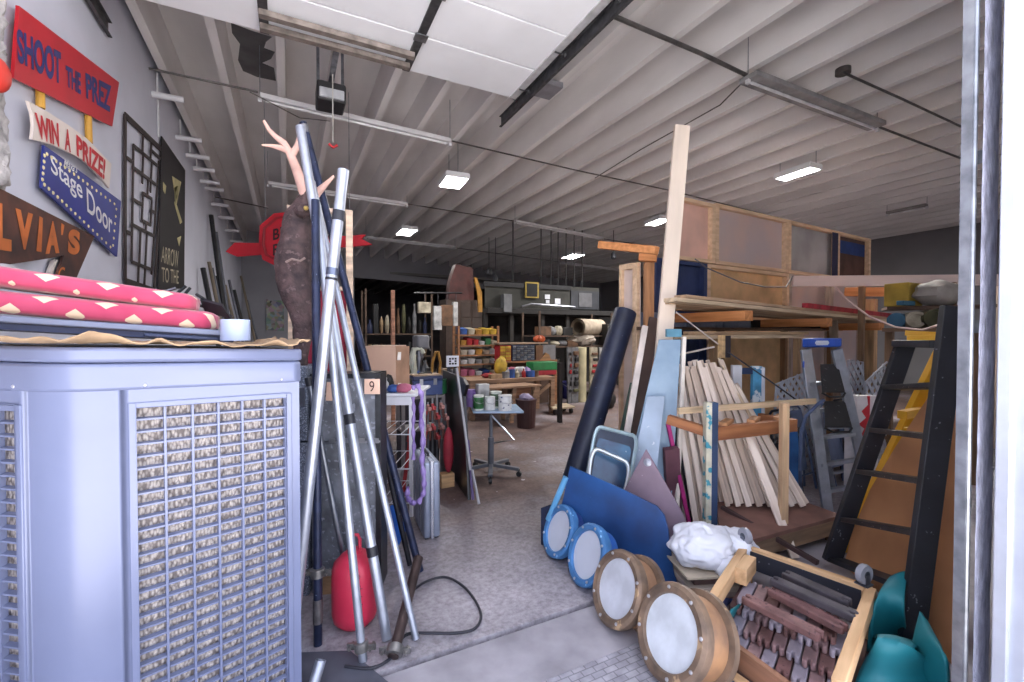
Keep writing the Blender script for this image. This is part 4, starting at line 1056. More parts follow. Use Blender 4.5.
part('table_arm', MB().beam(tc4[0].lerp(tc4[3], .5)+V((.08, 0, -.012)), tc4[1].lerp(tc4[2], .5)+V((-.08, 0, -.012)), .04, .02), GB, t)
ztt = zt_+.026
for i, (kd, px, tt, w, h, c, l) in enumerate((('can', 478.5, .0, .115, .17, 'green', 'green labelled paint can at the front of the wheeled table'), ('can', 490, .02, .115, .15, 'white', 'low white paint can beside the green one on the wheeled table'), ('can', 505, .0, .15, .17, 'white', 'white spattered paint can at the end of the wheeled table'),
                              ('box', 482.5, .22, .14, .27, 'white', 'tall white carton behind the green paint can'), ('can', 496, .16, .13, .19, 'olive', 'dark green labelled paint can behind the low white one'), ('can', 471, .25, .12, .2, 'purple', 'lilac plastic jar at the rear of the wheeled table'))):
    p = at(px, 410, tof(bc)+tt-.03)
    if kd == 'box':
        item('box', p.x, p.y, ztt, w, w*.7, h, c, l, 'cans on the wheeled table'); continue
    q = thing('paint_can', l, 'can', V((p.x, p.y, ztt)), 'cans on the wheeled table')
    body_c = {'green': (214, 216, 210), 'olive': (200, 204, 196)}.get(c, PAL[c])
    part('body', MB().lathe([(w/2, 0), (w/2, h*.95), (w/2*1.05, h*.96), (w/2*1.05, h), (w/2*.9, h), (.001, h*.97)], V((p.x, p.y, ztt)), (0, 0, 1), 22), M(body_c, .4, 0, .1, 16, spots=(60, 70, 110) if px == 505 else None), q)
    if c in ('green', 'olive'):
        part('printed_label', MB().lathe([(w/2+.001, h*.12), (w/2+.002, h*.13), (w/2+.002, h*.86), (w/2+.001, h*.87)], V((p.x, p.y, ztt)), (0, 0, 1), 22, caps=False), M((56, 116, 66) if c == 'green' else (70, 96, 70), .5, 0, .3, 12), q, label='green printed band')
    part('bail_handle', MB().tube([V((p.x-w/2-.004, p.y, ztt+h*.8)), V((p.x-w*.45, p.y-w*.42, ztt+h*.55)), V((p.x, p.y-w*.62, ztt+h*.48)), V((p.x+w*.45, p.y-w*.42, ztt+h*.55)), V((p.x+w/2+.004, p.y, ztt+h*.8))], .003, 6), MET, q)
# dark panel leaning and its grey strip
pb = on_z(468, 494); 
PA = [on_z(446, 464), on_z(471, 500), at(461, 372, tof(on_z(468, 494))+.18), at(445, 372, tof(on_z(446, 464))+.2)]
PA[0].z = PA[1].z = 0
n_ = (PA[1]-PA[0]).cross(PA[3]-PA[0]).normalized()
t = thing('dark_sheet', 'black glossy panel leaning beside the wheeled table with a grey edge strip', 'panel', PA[1])
pz_ = [PA[0], PA[1], PA[1].lerp(PA[2], .8), at(463, 385, tof(PA[1])+.15), at(457, 378, tof(PA[1])+.3), at(444, 370, tof(PA[0])+.2)]
pz_ = [p-n_*((p-PA[0]).dot(n_)) for p in pz_]
part('sheet', MB().prism(pz_, n_*.03), M((30, 26, 30), .3, 0, .25, 4), t)
part('edge_strip', MB().beam(at(456.5, 368, tof(PA[1])+.1), at(470, 470, tof(PA[1])-.03), .045, .02, tuple(n_)), M((150, 148, 152), .5, .3, .1, 6), t, label='grey edge strip')
for xx0, yy0, xx1, yy1, mm in ((472, 470, 479, 504, M((150, 150, 160), .4, .4)), (468, 440, 473, 500, M((86, 66, 116), .5))):
    e = on_z(xx1, yy1, .012)
    single('wooden_stick', MB().tube([e, at(xx0, yy0, tof(e)+.2)], .014, 8), mm, 'thin %s stick leaning on the dark panel' % ('grey' if xx0 == 472 else 'purple'), 'stick')
# silver case
c0, c1 = on_z(424, 541), on_z(440.5, 538)
ax3 = (c1-c0).normalized(); ay3 = V((-ax3.y, ax3.x, 0)); W3 = (c1-c0).length
zc_ = above(c0, 463).z
t = thing('hard_case', 'silver hard-shell suitcase standing on end on the concrete', 'suitcase', c0)
def kbox(a0, a1, d0, d1, z0, z1):
    o = c0
    return MB().hexa([o+ax3*a0+ay3*d0+V((0, 0, z0)), o+ax3*a1+ay3*d0+V((0, 0, z0)), o+ax3*a1+ay3*d1+V((0, 0, z0)), o+ax3*a0+ay3*d1+V((0, 0, z0)), o+ax3*a0+ay3*d0+V((0, 0, z1)), o+ax3*a1+ay3*d0+V((0, 0, z1)), o+ax3*a1+ay3*d1+V((0, 0, z1)), o+ax3*a0+ay3*d1+V((0, 0, z1))])
SC3 = M((150, 158, 178), .35, .5, .08, 8)
part('shell', kbox(0, W3*.46, 0, .46, .01, zc_), SC3, t, bevel=.02, seg=3)
part('shell', kbox(W3*.54, W3, 0, .46, .01, zc_), SC3, t, bevel=.02, seg=3)
part('frame_band', kbox(W3*.4, W3*.6, -.006, .466, .006, zc_+.005), M((206, 210, 220), .25, .8), t, bevel=.004, label='bright metal band')
for i in range(4): part('ridge', kbox(-.006, .0, .06+i*.1, .09+i*.1, .05, zc_-.06), SC3, t, bevel=.003)
part('handle', MB().tube([c0+ax3*W3*.5+ay3*.14+V((0, 0, zc_)), c0+ax3*W3*.5+ay3*.15+V((0, 0, zc_+.03)), c0+ax3*W3*.5+ay3*.29+V((0, 0, zc_+.03)), c0+ax3*W3*.5+ay3*.3+V((0, 0, zc_))], .01, 8), DK, t)
for d_ in (.08, .36): part('latch', kbox(W3*.38, W3*.62, d_, d_+.05, zc_+.004, zc_+.014), MET, t)
for k in (0, 1):
    part('foot', kbox(W3*(.1+.6*k), W3*(.3+.6*k), .02, .06, 0, .012), DK, t)
# white wire cart with cardboard carton
cp = on_z(411, 517)
cp.z = 0
zc2 = above(cp, 393.5).z
t = thing('wire_cart', 'white wire shelf cart with a flat top beside the black crate', 'cart', cp)
ex_ = RGT.copy(); fx_ = V((FWD.x, FWD.y, 0)).normalized()
Wc, Dc = .44, .62
o = cp-ex_*Wc
WHC = M((218, 220, 228), .45, 0, .05, 6)
def qb(a0, a1, d0, d1, z0, z1, o=o): return MB().hexa([o+ex_*a+fx_*d+V((0, 0, z)) for z in (z0, z1) for a, d in ((a0, d0), (a1, d0), (a1, d1), (a0, d1))])
part('cart_top', qb(-.01, Wc+.06, -.02, Dc, zc2-.025, zc2), WHC, t, bevel=.006)
for a, d in ((0, 0), (Wc, 0), (0, Dc-.03), (Wc, Dc-.03)): part('leg', qb(a-.014, a+.014, d, d+.028, 0, zc2-.025), WHC, t)
for z in (.12, .42, .72):
    w_ = MB()
    for k in range(6): w_.tube([o+ex_*(Wc*k/5)+V((0, 0, z)), o+ex_*(Wc*k/5)+fx_*(Dc-.03)+V((0, 0, z))], .004, 5)
    w_.tube([o+V((0, 0, z)), o+ex_*Wc+V((0, 0, z)), o+ex_*Wc+fx_*(Dc-.03)+V((0, 0, z)), o+fx_*(Dc-.03)+V((0, 0, z))], .007, 6, closed=True)
    part('wire_grate', w_, WHC, t)
part('header_panel', qb(0, Wc, -.004, .004, zc2-.1, zc2-.026), WHC, t)
def on_cart(px, py, d): return at(px, py, tof(cp)+d)
X_ = on_cart(365, 393, .2); X2 = on_cart(402.5, 393, .2)
zbx = zc2+.001
bx = MB(); o2 = V((X_.x, X_.y, zbx)); L_b = (X2-X_).dot(ex_)
zt3 = above(X2, 346).z
bo = thing('cardboard_carton', 'large plain tan cardboard carton behind the black crate', 'box', o2)
CAR = M((190, 158, 138), .8, 0, .05, 3)
part('box_body', qb(0, L_b*.83, 0, .4, .004, zt3-zbx, o2), CAR, bo, bevel=.004)
part('side_panel', MB().prism([o2+ex_*L_b*.83+V((0, 0, 0)), o2+ex_*L_b+fx_*.28, o2+ex_*L_b+fx_*.28+V((0, 0, zt3-zbx-.01)), o2+ex_*L_b*.83+V((0, 0, zt3-zbx))], ex_*-.004+fx_*.003), M((160, 124, 100), .8), bo, label='darker cardboard side')
for py0, py1 in ((352, 360), (383, 393)):
    pq = [on_plane(x, y, o2+ex_*L_b*.83-fx_*.003, V((ex_*(-.28)+fx_*.0)).normalized() if False else (ex_*.86+fx_*-.5).normalized()) for x, y in ((397, py1), (400.5, py1), (401, py0), (398, py0))]
    part('white_label', MB().prism(pq, ex_*.003-fx_*.004), M((226, 220, 214), .6), bo, label='white paper label')
for i, (px, w, h, c, l) in enumerate(((389, .1, .15, 'black', 'dark woolly bundle on the cart top behind the blue one'), (394, .13, .075, 'blue', 'blue cloth bundle on the white cart top'), (404, .15, .085, 'pink', 'purple-pink bow bundle at the edge of the white cart top'))):
    p = at(px, 392, tof(cp)+.04+(.16 if c == 'black' else 0)); item('bag', p.x, p.y, zc2+.001, w, .1, h, c, l, 'bundles on the cart')
p = at(386, 392, tof(cp)+.06); item('bottle', p.x, p.y, zc2+.001, .05, .13, .13, 'white', 'small white bottle on the white cart beside the crate')
# purple paper chain
PUR = M((156, 136, 192), .55, 0, .25, 10, c2=(104, 82, 146))
def chain(pl, tt, r, label, seed):
    ps = []; rr = []
    for i in range(len(pl)-1):
        for k in range(6):
            f_ = k/6; ps.append(at(pl[i][0]+(pl[i+1][0]-pl[i][0])*f_, pl[i][1]+(pl[i+1][1]-pl[i][1])*f_, tt)); rr.append(r*(1+.35*math.sin((i*6+k)*1.35+seed)))
    single('purple_garland', MB().tube(ps, rr, 12), PUR, label, 'garland')
tg = 3.32
chain([(412, 388), (418, 386), (422, 396), (421, 418), (423, 440), (422, 462), (424, 478), (424, 492), (419, 502), (411, 503), (407, 496), (408, 485)], tg, .017, 'twisted purple garland draped from the cart edge down over the suitcase', 0)
chain([(413, 397), (414, 412), (413, 428), (414, 446), (413, 462)], tg+.05, .013, 'thinner strand of purple garland hanging inside the long one', 2)
# things under and beside the cart
c = on_z(409, 478, .0)
item('box', *(on_cart(411, 400, .75).xy), zc2-.26, .2, .16, .15, 'yellow', 'yellow box glimpsed behind the white cart') if False else None
# low bench with bar clamps
YB_ = Yat(437, 5.0)
bx0, bx1 = on_Y(403, 430, YB_).x, on_Y(447, 430, YB_).x
zr = zpx(437, 429, YB_)
t = thing('clamp_rack', 'grey two-tier stand holding bar clamps behind the suitcase', 'rack', V(((bx0+bx1)/2, YB_, 0)))
RG = M((128, 122, 122), .5, .2, .1, 6)
part('rail_shelf', MB().box((bx0, YB_+.06, zr-.02), (bx1, YB_+.36, zr+.01)), RG, t)
zr2 = zpx(437, 396, YB_)
part('upper_shelf', MB().box((bx0, YB_+.06, zr2-.03), (bx1, YB_+.36, zr2)), RG, t)
for X in (bx0+.02, bx1-.02):
    for Y in (YB_+.08, YB_+.34): part('leg', MB().box((X-.018, Y-.018, 0), (X+.018, Y+.018, zr2-.03)), RG, t)
part('kick_board', MB().box((bx0, YB_+.3, 0), (bx1, YB_+.32, zr-.02)), M((60, 56, 62), .7), t)
CLR = M((196, 72, 76), .5)
def clamp(px, ytop, yhead, c, i):
    X = on_Y(px, 420, YB_).x; zt4 = zpx(px, ytop, YB_)
    t = thing('bar_clamp', f'{c} headed steel bar clamp, {nth(i)} along the stand behind the suitcase', 'clamp', V((X, YB_, 0)), 'bar clamps on the stand')
    part('bar', MB().box((X-.009, YB_-.004, 0), (X+.009, YB_+.004, zt4)), MET, t)
    mt = CLR if c == 'red' else M((206, 150, 140), .5)
    for py in (yhead, yhead+20):
        z = zpx(px, py, YB_)
        hd_ = part('jaw', MB().box((X-.016, YB_-.016, z-.04), (X+.016, YB_+.016, z+.04)).box((X-.02, YB_-.08, z-.02), (X+.02, YB_-.016, z+.02)), mt, t, bevel=.006)
        part('screw_handle', MB().tube([V((X, YB_-.08, z-.02)), V((X, YB_-.08, z-.12))], .012, 8), M((120, 70, 60), .6), hd_)
for i, (px, yt_, yh, c) in enumerate(((424, 398, 412, 'red'), (428, 402, 408, 'pale pink'), (432.5, 398, 407, 'red'), (437, 394, 416, 'red'), (441, 400, 406, 'pale pink'), (445.5, 404, 417, 'pale pink'))):
    clamp(px, yt_, yh, c, i)
c = on_z(448.5, 486); 
single('red_pad', MB().ell(V((c.x, c.y-.0, .38)), (.055, .05, .24), 18, 12), M((150, 32, 50), .7), 'long red padded bag hanging below the clamps', 'pad')
single('wooden_block', MB().box((c.x-.09, c.y-.05, 0), (c.x+.05, c.y+.06, .14)), WOOD((196, 156, 112)), 'light wooden block on the floor under the red padded bag', 'block', bevel=.004)
for i, (kd, px, dd, w, h, c, l) in enumerate((('box', 429, .05, .34, .2, 'navy', 'navy toolbox on the upper tier of the clamp stand'), ('can', 443, .1, .15, .17, 'green', 'green round canister on the upper tier of the clamp stand'), ('bag', 415, .15, .2, .22, 'olive', 'dull green bundle on the upper tier of the clamp stand'))):
    X = on_Y(px, 395, YB_+dd).x
    if c == 'navy':
        q = thing('toolbox', l, 'toolbox', V((X, YB_+.2, zr2)))
        part('box_body', MB().box((X-.17, YB_+.08, zr2+.001), (X+.17, YB_+.32, zr2+.17)), M((58, 74, 122), .5), q, bevel=.01)
        part('lid', MB().box((X-.175, YB_+.075, zr2+.172), (X+.175, YB_+.325, zr2+.22)), M((44, 54, 92), .5), q, bevel=.01)
        part('latch', MB().box((X-.1, YB_+.066, zr2+.12), (X-.06, YB_+.08, zr2+.19)), MET, q); part('latch', MB().box((X+.06, YB_+.066, zr2+.12), (X+.1, YB_+.08, zr2+.19)), MET, q)
        part('handle', MB().tube([V((X-.08, YB_+.2, zr2+.22)), V((X-.07, YB_+.2, zr2+.25)), V((X+.07, YB_+.2, zr2+.25)), V((X+.08, YB_+.2, zr2+.22))], .01, 8), BLK, q)
        part('tray', MB().box((X-.16, YB_+.1, zr2+.222), (X+.16, YB_+.3, zr2+.235)), WOOD((190, 160, 130)), q)
    else: item(kd, X, YB_+.2, zr2+.001, w, .16, h, c, l)
# hand tools and machines on the shelf behind the clamps
YM = Yat(430, 6.3)
mx0, mx1 = on_Y(404, 380, YM).x, on_Y(459, 380, YM).x
zm_ = zpx(430, 379, YM)
t = thing('tool_counter', 'dark counter crowded with hand tools behind the cardboard carton', 'counter', V(((mx0+mx1)/2, YM, 0)))
part('counter_top', MB().box((mx0, YM, zm_-.04), (mx1, YM+.5, zm_)), M((70, 58, 52), .7), t)
part('front_panel', MB().box((mx0+.02, YM+.05, 0), (mx1-.02, YM+.08, zm_-.04)), M((48, 46, 56), .7), t)
for X in (mx0+.04, mx1-.04): part('leg', MB().box((X-.03, YM+.42, 0), (X+.03, YM+.48, zm_-.04)), M((48, 46, 56), .7), t)
def X_at(px): return on_Y(px, 370, YM+.1).x
# yellow pliers-like clamp
xx = X_at(437); yl = MB().tube([V((xx-.08, YM+.1, zm_)), V((xx-.07, YM+.1, zm_+.22)), V((xx-.02, YM+.1, zm_+.38)), V((xx+.02, YM+.1, zm_+.38)), V((xx+.05, YM+.1, zm_+.22)), V((xx+.03, YM+.1, zm_))], .02, 8)
single('yellow_clamp', yl, pm('amber'), 'yellow arched hand clamp standing on the dark tool counter', 'clamp')
xx = X_at(414); single('white_hose_tool', MB().tube([V((xx, YM+.1, zm_)), V((xx-.02, YM+.1, zm_+.3)), V((xx+.0, YM+.1, zm_+.42)), V((xx+.1, YM+.1, zm_+.44)), V((xx+.14, YM+.1, zm_+.36))], [.05, .05, .04, .04, .03], 10), M((206, 208, 190), .5), 'cream curved hose tool standing on the dark tool counter', 'hose')
xx = X_at(423); dr_ = thing('drill_press', 'grey bench drill press on the dark tool counter', 'drill press', V((xx, YM+.2, zm_)))
part('base', MB().box((xx-.12, YM+.1, zm_), (xx+.12, YM+.34, zm_+.03)), GB, dr_); part('column', MB().tube([V((xx, YM+.28, zm_)), V((xx, YM+.28, zm_+.62))], .03, 10), MET, dr_)
part('motor_head', MB().box((xx-.09, YM+.06, zm_+.42), (xx+.09, YM+.36, zm_+.62)), M((120, 120, 124), .5), dr_, bevel=.03); part('chuck', MB().lathe([(.008, -.16), (.03, -.1), (.03, 0)], V((xx, YM+.14, zm_+.42)), (0, 0, 1), 12), MET, dr_)
for k in range(3): part('feed_handle', MB().tube([V((xx+.1, YM+.2, zm_+.5)), V((xx+.12, YM+.2+.12*math.cos(k*2.1), zm_+.5+.12*math.sin(k*2.1)))], .008, 6), MET, dr_)
xx = X_at(430); 
for i, (px, w, h, c, kd) in enumerate(((408, .14, .22, 'olive', 'bag'), (418, .12, .12, 'blue', 'bag'), (428, .1, .25, 'grey', 'bottle'), (431.5, .12, .14, 'black', 'box'), (443, .1, .2, 'black', 'bottle'), (447.5, .14, .12, 'tan', 'box'), (455, .12, .1, 'grey', 'can'))):
    item(kd, X_at(px), YM+.25 if kd != 'bag' else YM+.12, zm_+.001, w, .12, h, c, f'{c} {dict(bag="bundle", bottle="bottle", box="small box", can="can")[kd]} among the tools on the dark counter, {nth(i)} along it', 'clutter on the tool counter')
# white switch panel with holes
q = thing('perforated_plate', 'white square plate with dark cut-outs standing above the dark panel', 'plate', at(453, 366, 5.6))
yy = at(453, 366, 5.6).y
a_, b2 = on_Y(446.5, 367, yy), on_Y(459, 355.5, yy)
part('plate', MB().box((a_.x, yy, a_.z), (b2.x, yy+.02, b2.z)), WHC, q, bevel=.004)
for k in range(8):
    i, j = ((0, 0), (1, 0), (2, 0), (0, 1), (2, 1), (0, 2), (1, 2), (2, 2))[k]
    w_ = (b2.x-a_.x); h_ = b2.z-a_.z
    part('cut_out', MB().box((a_.x+w_*(.2+.22*i), yy-.003, a_.z+h_*(.2+.22*j)), (a_.x+w_*(.36+.22*i), yy, a_.z+h_*(.36+.22*j))), BLK, q)
part('stand_leg', MB().box((a_.x+.02, yy+.02, 0), (a_.x+.06, yy+.05, a_.z+.1)), BLK, q); part('stand_leg', MB().box((b2.x-.06, yy+.02, 0), (b2.x-.02, yy+.05, a_.z+.1)), BLK, q)
# things low behind the suitcase and in the cart
for kd, px, py, w, h, c, l in (('bag', 407, 462, .16, .22, 'white', 'white plastic bag on the floor beside the wire cart'),):
    p = on_z(px, 505); 
    item(kd, p.x+.08, p.y+.5, .0, w, .14, h, c, l)
p = on_z(403, 492); rt = thing('red_hand_truck', 'red tubular tool leaning beside the white wire cart', 'tool', V((p.x, p.y, 0)))
p1 = at(411, 432, tof(p)+.1); p0 = V((at(403, 470, tof(p)).x, at(403, 470, tof(p)).y, 0))
part('tube', MB().tube([p0, p0.lerp(p1, .8), p1], .02, 8), pm('red'), rt); part('grip', MB().tube([p0.lerp(p1, .8)+V((0, 0, .02)), p1+V((0, 0, .04))], .03, 8), pm('red'), rt)

# ------------------------------------------------------------------ far stores
FARW = M((96, 78, 66), .8, 0, .2, 6)
def YY(px, t): return Yat(px, t)
# open metal shelving with dark contents left of the bin shelf
Y1 = YY(410, 10.5)
za = [zpx(405, y, Y1) for y in (378, 356, 333.5)]
a, b_ = shelf_rack('storage_rack', 'tall dark storage rack crowded with odd props in the rear bay', 366, 432, Y1, .6, zpx(400, 290, Y1), za, FARW)
cols = ['brown', 'black', 'grey', 'brown', 'tan', 'black', 'olive', 'cream', 'navy', 'black']
for r_, z in enumerate(za):
    n = 11; W_ = (b_-a-.1)/n
    for i in range(n):
        kd = rnd.choice(['bottle', 'can', 'bag', 'bag', 'box', 'bottle']); c = cols[(i*3+r_*4) % 10]
        hmax = [.42, .40, .75][r_]
        item(kd, a+.05+W_*(i+.5), Y1+.2, z+.001, W_*(.6+.35*rnd.random()), min(.3, W_), hmax*(.4+.6*rnd.random()**1.3), c, f'{c} {dict(box="carton", bottle="bottle", can="canister", bag="bundle")[kd]} on the {["lowest", "middle", "upper"][r_]} tier of the rear storage rack, {nth(i)} along', 'props on the rear rack')
single('timber_post', MB().box((on_Y(391.5, 333, Yat(392, 7.6)).x, Yat(392, 7.6), 0), (on_Y(395, 333, Yat(392, 7.6)).x, Yat(392, 7.6)+.06, zpx(393, 290, Yat(392, 7.6)))), WOOD((206, 150, 122)), 'slender bare timber post standing behind the cardboard carton', 'post', bevel=.003)
# hanging panels and furniture above the bins
Y2 = YY(440, 10.0)
for (x0_, y0_, x1_, y1_, c, nm, l, cat) in ((418.5, 302, 431, 313, 'cream', 'hanging_board', 'small cream square board on the upper rear rack', 'board'), (434, 306, 442, 330, 'white', 'hanging_paper_block', 'white ridged paper block standing in the rear stores', 'paper block'),
                               (441, 305, 453, 326, 'brown', 'hanging_trousers', 'folded brown trousers hanging in the rear stores', 'trousers'), (453.5, 302, 458, 326, 'white', 'hanging_board', 'narrow white board beside the hanging trousers', 'board')):
    mb = MB(); ybox(mb, x0_, y0_, x1_, y1_, Y2-.3, .12)
    o = single(nm, mb, pm(c), l, cat, bevel=.01)
single('hanging_rail', MB().tube([on_Y(414, 293, Y2-.2), on_Y(462, 293, Y2-.2)], .02, 8), BLK, 'dark hanging rail above the trousers in the rear stores', 'rail')
for px, l in ((447, 'thin hanging strap above the brown trousers'), (438, 'thin hanging strap above the white paper block'), (424.5, 'thin hanging strap above the cream square board'), (456, 'thin hanging strap above the narrow white board')):
    single('hanging_strap', MB().tube([on_Y(px, 293.5, Y2-.2), on_Y(px, 304, Y2-.24)], .008, 6), DK, l, 'strap')
Y3 = YY(463, 10.8)
mb = MB().prism([on_Y(x, y, Y3) for x, y in ((449, 300), (474, 300), (473, 268), (456, 264), (450, 282))], (0, .25, 0))
single('maroon_cabinet', mb, M((78, 40, 38), .6, 0, .2, 5), 'maroon tapered cabinet sitting high above the bin shelf', 'cabinet')
t = thing('dresser', 'dark brown dresser with two doors under the maroon cabinet', 'dresser', on_Y(470, 330, Y3))
a1, b1 = on_Y(460, 300, Y3).x, on_Y(482, 300, Y3).x
zt5 = zpx(470, 300, Y3)
part('carcass', MB().box((a1-.35, Y3, 0), (b1, Y3+.5, zt5-.001)), M((72, 56, 48), .6, 0, .2, 6), t)
for k in range(2):
    w_ = (b1-a1)/2; part('door', MB().box((a1+w_*k+.02, Y3-.015, .6), (a1+w_*(k+1)-.02, Y3, zt5-.45)), M((60, 48, 42), .6), t, bevel=.005)
    part('drawer', MB().box((a1+w_*k+.02, Y3-.015, zt5-.42), (a1+w_*(k+1)-.02, Y3, zt5-.05)), M((64, 50, 44), .6), t, bevel=.005)
mb = MB().prism([on_Y(x, y, Y3-.2) for x, y in ((474.5, 277), (477, 278), (482, 292), (482.5, 312), (478.5, 312), (478, 296))], (0, .05, 0))
single('hanging_banner', mb, pm('amber'), 'narrow yellow curved board hanging beside the maroon cabinet', 'board')
# mezzanine box with pinned papers
Y4 = YY(545, 12.5)
def mz(x0_, y0_, x1_, y1_, d0=0, d1=.02): 
    return ybox(MB(), x0_, y0_, x1_, y1_, Y4+d0, d1)
zmf = zpx(545, 309.5, Y4)
t = thing('mezzanine_loft', 'dark raised storage loft with papers pinned on its front wall at the back', 'loft', on_Y(545, 333, Y4))
part('front_wall', mz(485, 285, 599, 309), M((62, 62, 58), .8, 0, .15, 3), t)
part('deck', MB().box((on_Y(484, 309, Y4).x, Y4-.25, zmf-.14), (on_Y(622, 309, Y4).x, Y4+4, zmf-.01)), M((44, 42, 42), .8), t)
part('roof_drape', mz(484, 283.5, 571, 288, -.06, .05), BLK, t, label='black drape along the top')
part('side_panel', mz(571, 291, 599, 309.2, -.04, .03), M((56, 58, 64), .7), t)
part('grille_panel', mz(579, 293, 592, 307, -.06, .02), M((96, 96, 100), .6), t, label='pale grey grille')
part('notice', mz(545, 294.5, 550, 299, -.03, .01), WHC, t); part('notice', mz(555, 298.5, 560.5, 304, -.03, .01), WHC, t); part('notice', mz(546, 300, 549.5, 303.5, -.03, .01), WHC, t)
part('guard_rail', MB().tube([on_Y(522, 306.5, Y4-.2), on_Y(531, 304, Y4-.2), on_Y(575, 307, Y4-.2)], .03, 8), MET, t)
part('white_shelf', mz(504, 294, 512, 312, -.3, .2), M((110, 112, 116), .6), t)
part('shade_sheet', MB().box((on_Y(484, 309, Y4).x, Y4+1.2, 0), (on_Y(640, 309, Y4).x, Y4+1.3, zmf-.14)), M((40, 38, 38), .9), t)  # added dark sheet standing in for the shade under the loft
for px in (486, 512, 543, 568, 594, 620):
    X = on_Y(px, 340, Y4-.1).x; part('support_post', MB().box((X-.05, Y4-.1, 0), (X+.05, Y4, zmf-.14)), M((52, 48, 46), .8), t)
for px in (513, 541, 551, 558, 566, 574, 582): 
    X = on_Y(px, 300, Y4).x; part('hanger_rod', MB().tube([V((X, Y4, zpx(px, 288, Y4))), V((X, Y4, ZR))], .016, 6), M((44, 44, 46), .7), t)
t = thing('framed_blackboard', 'square blackboard in a yellow wooden frame on the loft wall', 'blackboard', on_Y(532, 298, Y4-.1))
mb = mz(525.5, 282, 539, 298, -.1, .04); part('frame', mb, M((176, 150, 66), .6), t, bevel=.01)
part('board', mz(527, 283.5, 537.5, 296.5, -.112, .012), M((14, 14, 16), .7), t)
# items on the floor deck of the loft and shelves below
Y5 = YY(580, 11.2)
a, b_ = shelf_rack('storage_rack', 'brown timber rack under the loft with folded canvas on top', 540, 612, Y5, .9, zpx(575, 312, Y5), [zpx(575, 346, Y5), zpx(575, 335.5, Y5)], FARW)
zc5, zc6 = zpx(575, 346, Y5), zpx(575, 335.5, Y5)
cr = thing('rolled_carpet', 'thick cream rolled carpet with an open round end on the timber rack', 'carpet roll', on_Y(580, 334, Y5))
p = on_Y(578, 330.5, Y5-.1); q = on_Y(609, 326, Y5+.5)
ro = .21
p.z = max(p.z, zc6+ro)
q.z = zc6+ro+.01
part('carpet', MB().lathe([(ro, 0), (ro, 1.05), (ro*.7, 1.05), (ro*.7, .02), (ro*.72, 0)], p, (q-p), 28, caps=False), M((166, 152, 134), .9, 0, .12, 8), cr)
part('inner_layer', MB().lathe([(ro*.66, .01), (ro*.66, 1.0), (ro*.6, 1.0), (ro*.6, .01)], p, (q-p), 24, caps=False), M((110, 96, 82), .9), cr)
p = on_Y(590, 340, Y5-.25)
single('folded_canvas', MB().ell(V((p.x, Y5+.10, zc5+.17)), (.36, .22, .16), 26, 16, lambda d: 1+.3*noise.noise(d*2.6)+.12*noise.noise(d*8)), M((168, 158, 146), .9, 0, .15, 5), 'crumpled cream canvas folded on the timber rack below the carpet roll', 'canvas')
sp = thing('speaker_cabinet', 'dark square speaker cabinet at the end of the timber rack', 'speaker', on_Y(613, 345, Y5-.2))
part('cabinet', ybox(MB(), 607.5, 324, 619, 346, Y5-.2, .35, zc5+.001), M((44, 42, 40), .7), sp, bevel=.01)
pc_ = on_Y(613.5, 336, Y5-.2); part('cone', MB().lathe([(.14, 0), (.15, .01), (.12, .012), (.04, -.03), (.001, -.03)], pc_, (0, -1, 0), 24), M((70, 68, 66), .6), sp)
for i, (px, kd, w, h, c) in enumerate(((545, 'box', .3, .22, 'brown'), (552, 'bag', .34, .24, 'grey'), (560, 'bag', .3, .26, 'cream'), (567, 'box', .28, .2, 'black'))):
    item(kd, on_Y(px, 335, Y5+.1).x, Y5+.2, zc6+.001, w, .3, h, c, f'{c} {dict(box="carton", bag="bundle")[kd]} on the upper board of the timber rack, {nth(i)} along', 'goods on the timber rack')
for i, (px, kd, w, h, c) in enumerate(((546, 'box', .26, .16, 'black'), (556, 'bag', .4, .14, 'cream'), (565, 'bag', .34, .15, 'grey'), (573, 'box', .3, .14, 'brown'))):
    item(kd, on_Y(px, 345, Y5).x, Y5+.15, zc5+.001, w, .3, h, c, f'{c} {dict(box="carton", bag="bundle")[kd]} on the lower board of the timber rack, {nth(i)} along', 'goods on the timber rack')
# upright tubes with posters
Y6 = YY(595, 10.4)
for i, (x0_, x1_, c, kd) in enumerate(((572, 578.5, 'grey', 'post'), (580, 588.5, 'cream', 'tube'), (590.5, 597.5, 'cream', 'board'), (600, 606, 'white', 'post'), (607.5, 612, 'white', 'post'), (568, 571.5, 'grey', 'post'))):
    xa_, xb_ = on_Y(x0_, 370, Y6).x, on_Y(x1_, 370, Y6).x; z1 = zpx(x0_, 347.5, Y6); r_ = (xb_-xa_)/2
    if kd == 'tube':
        single('column_tube', MB().lathe([(r_, 0), (r_, z1)], V(((xa_+xb_)/2, Y6+r_, 0)), (0, 0, 1), 24), M((190, 182, 148), .7, 0, .1, 4), 'round cream upright tube among the leaning stores below the carpet roll', 'tube')
    else:
        tt_ = thing('pegboard_upright', f'{c} upright board hung with small tools, {nth(i)} in the row below the carpet roll', 'board', V(((xa_+xb_)/2, Y6, 0)), 'tool boards under the timber rack')
        part('board', MB().box((xa_, Y6, 0), (xb_, Y6+.05, z1)), M(tuple(int(v*.8) for v in PAL[c]), .8, 0, .2, 9), tt_)
        for k in range(7):
            zz = z1*(.2+.11*k); cc_ = rnd.choice(['black', 'red', 'brown', 'black', 'black', 'olive'])
            part('hung_tool', MB().box((xa_+.03+.02*(k % 3), Y6-.05, zz), (xb_-.02, Y6-.002, zz+.06+.05*rnd.random())), pm(cc_), tt_, bevel=.012, label=f'{cc_} hung tool')
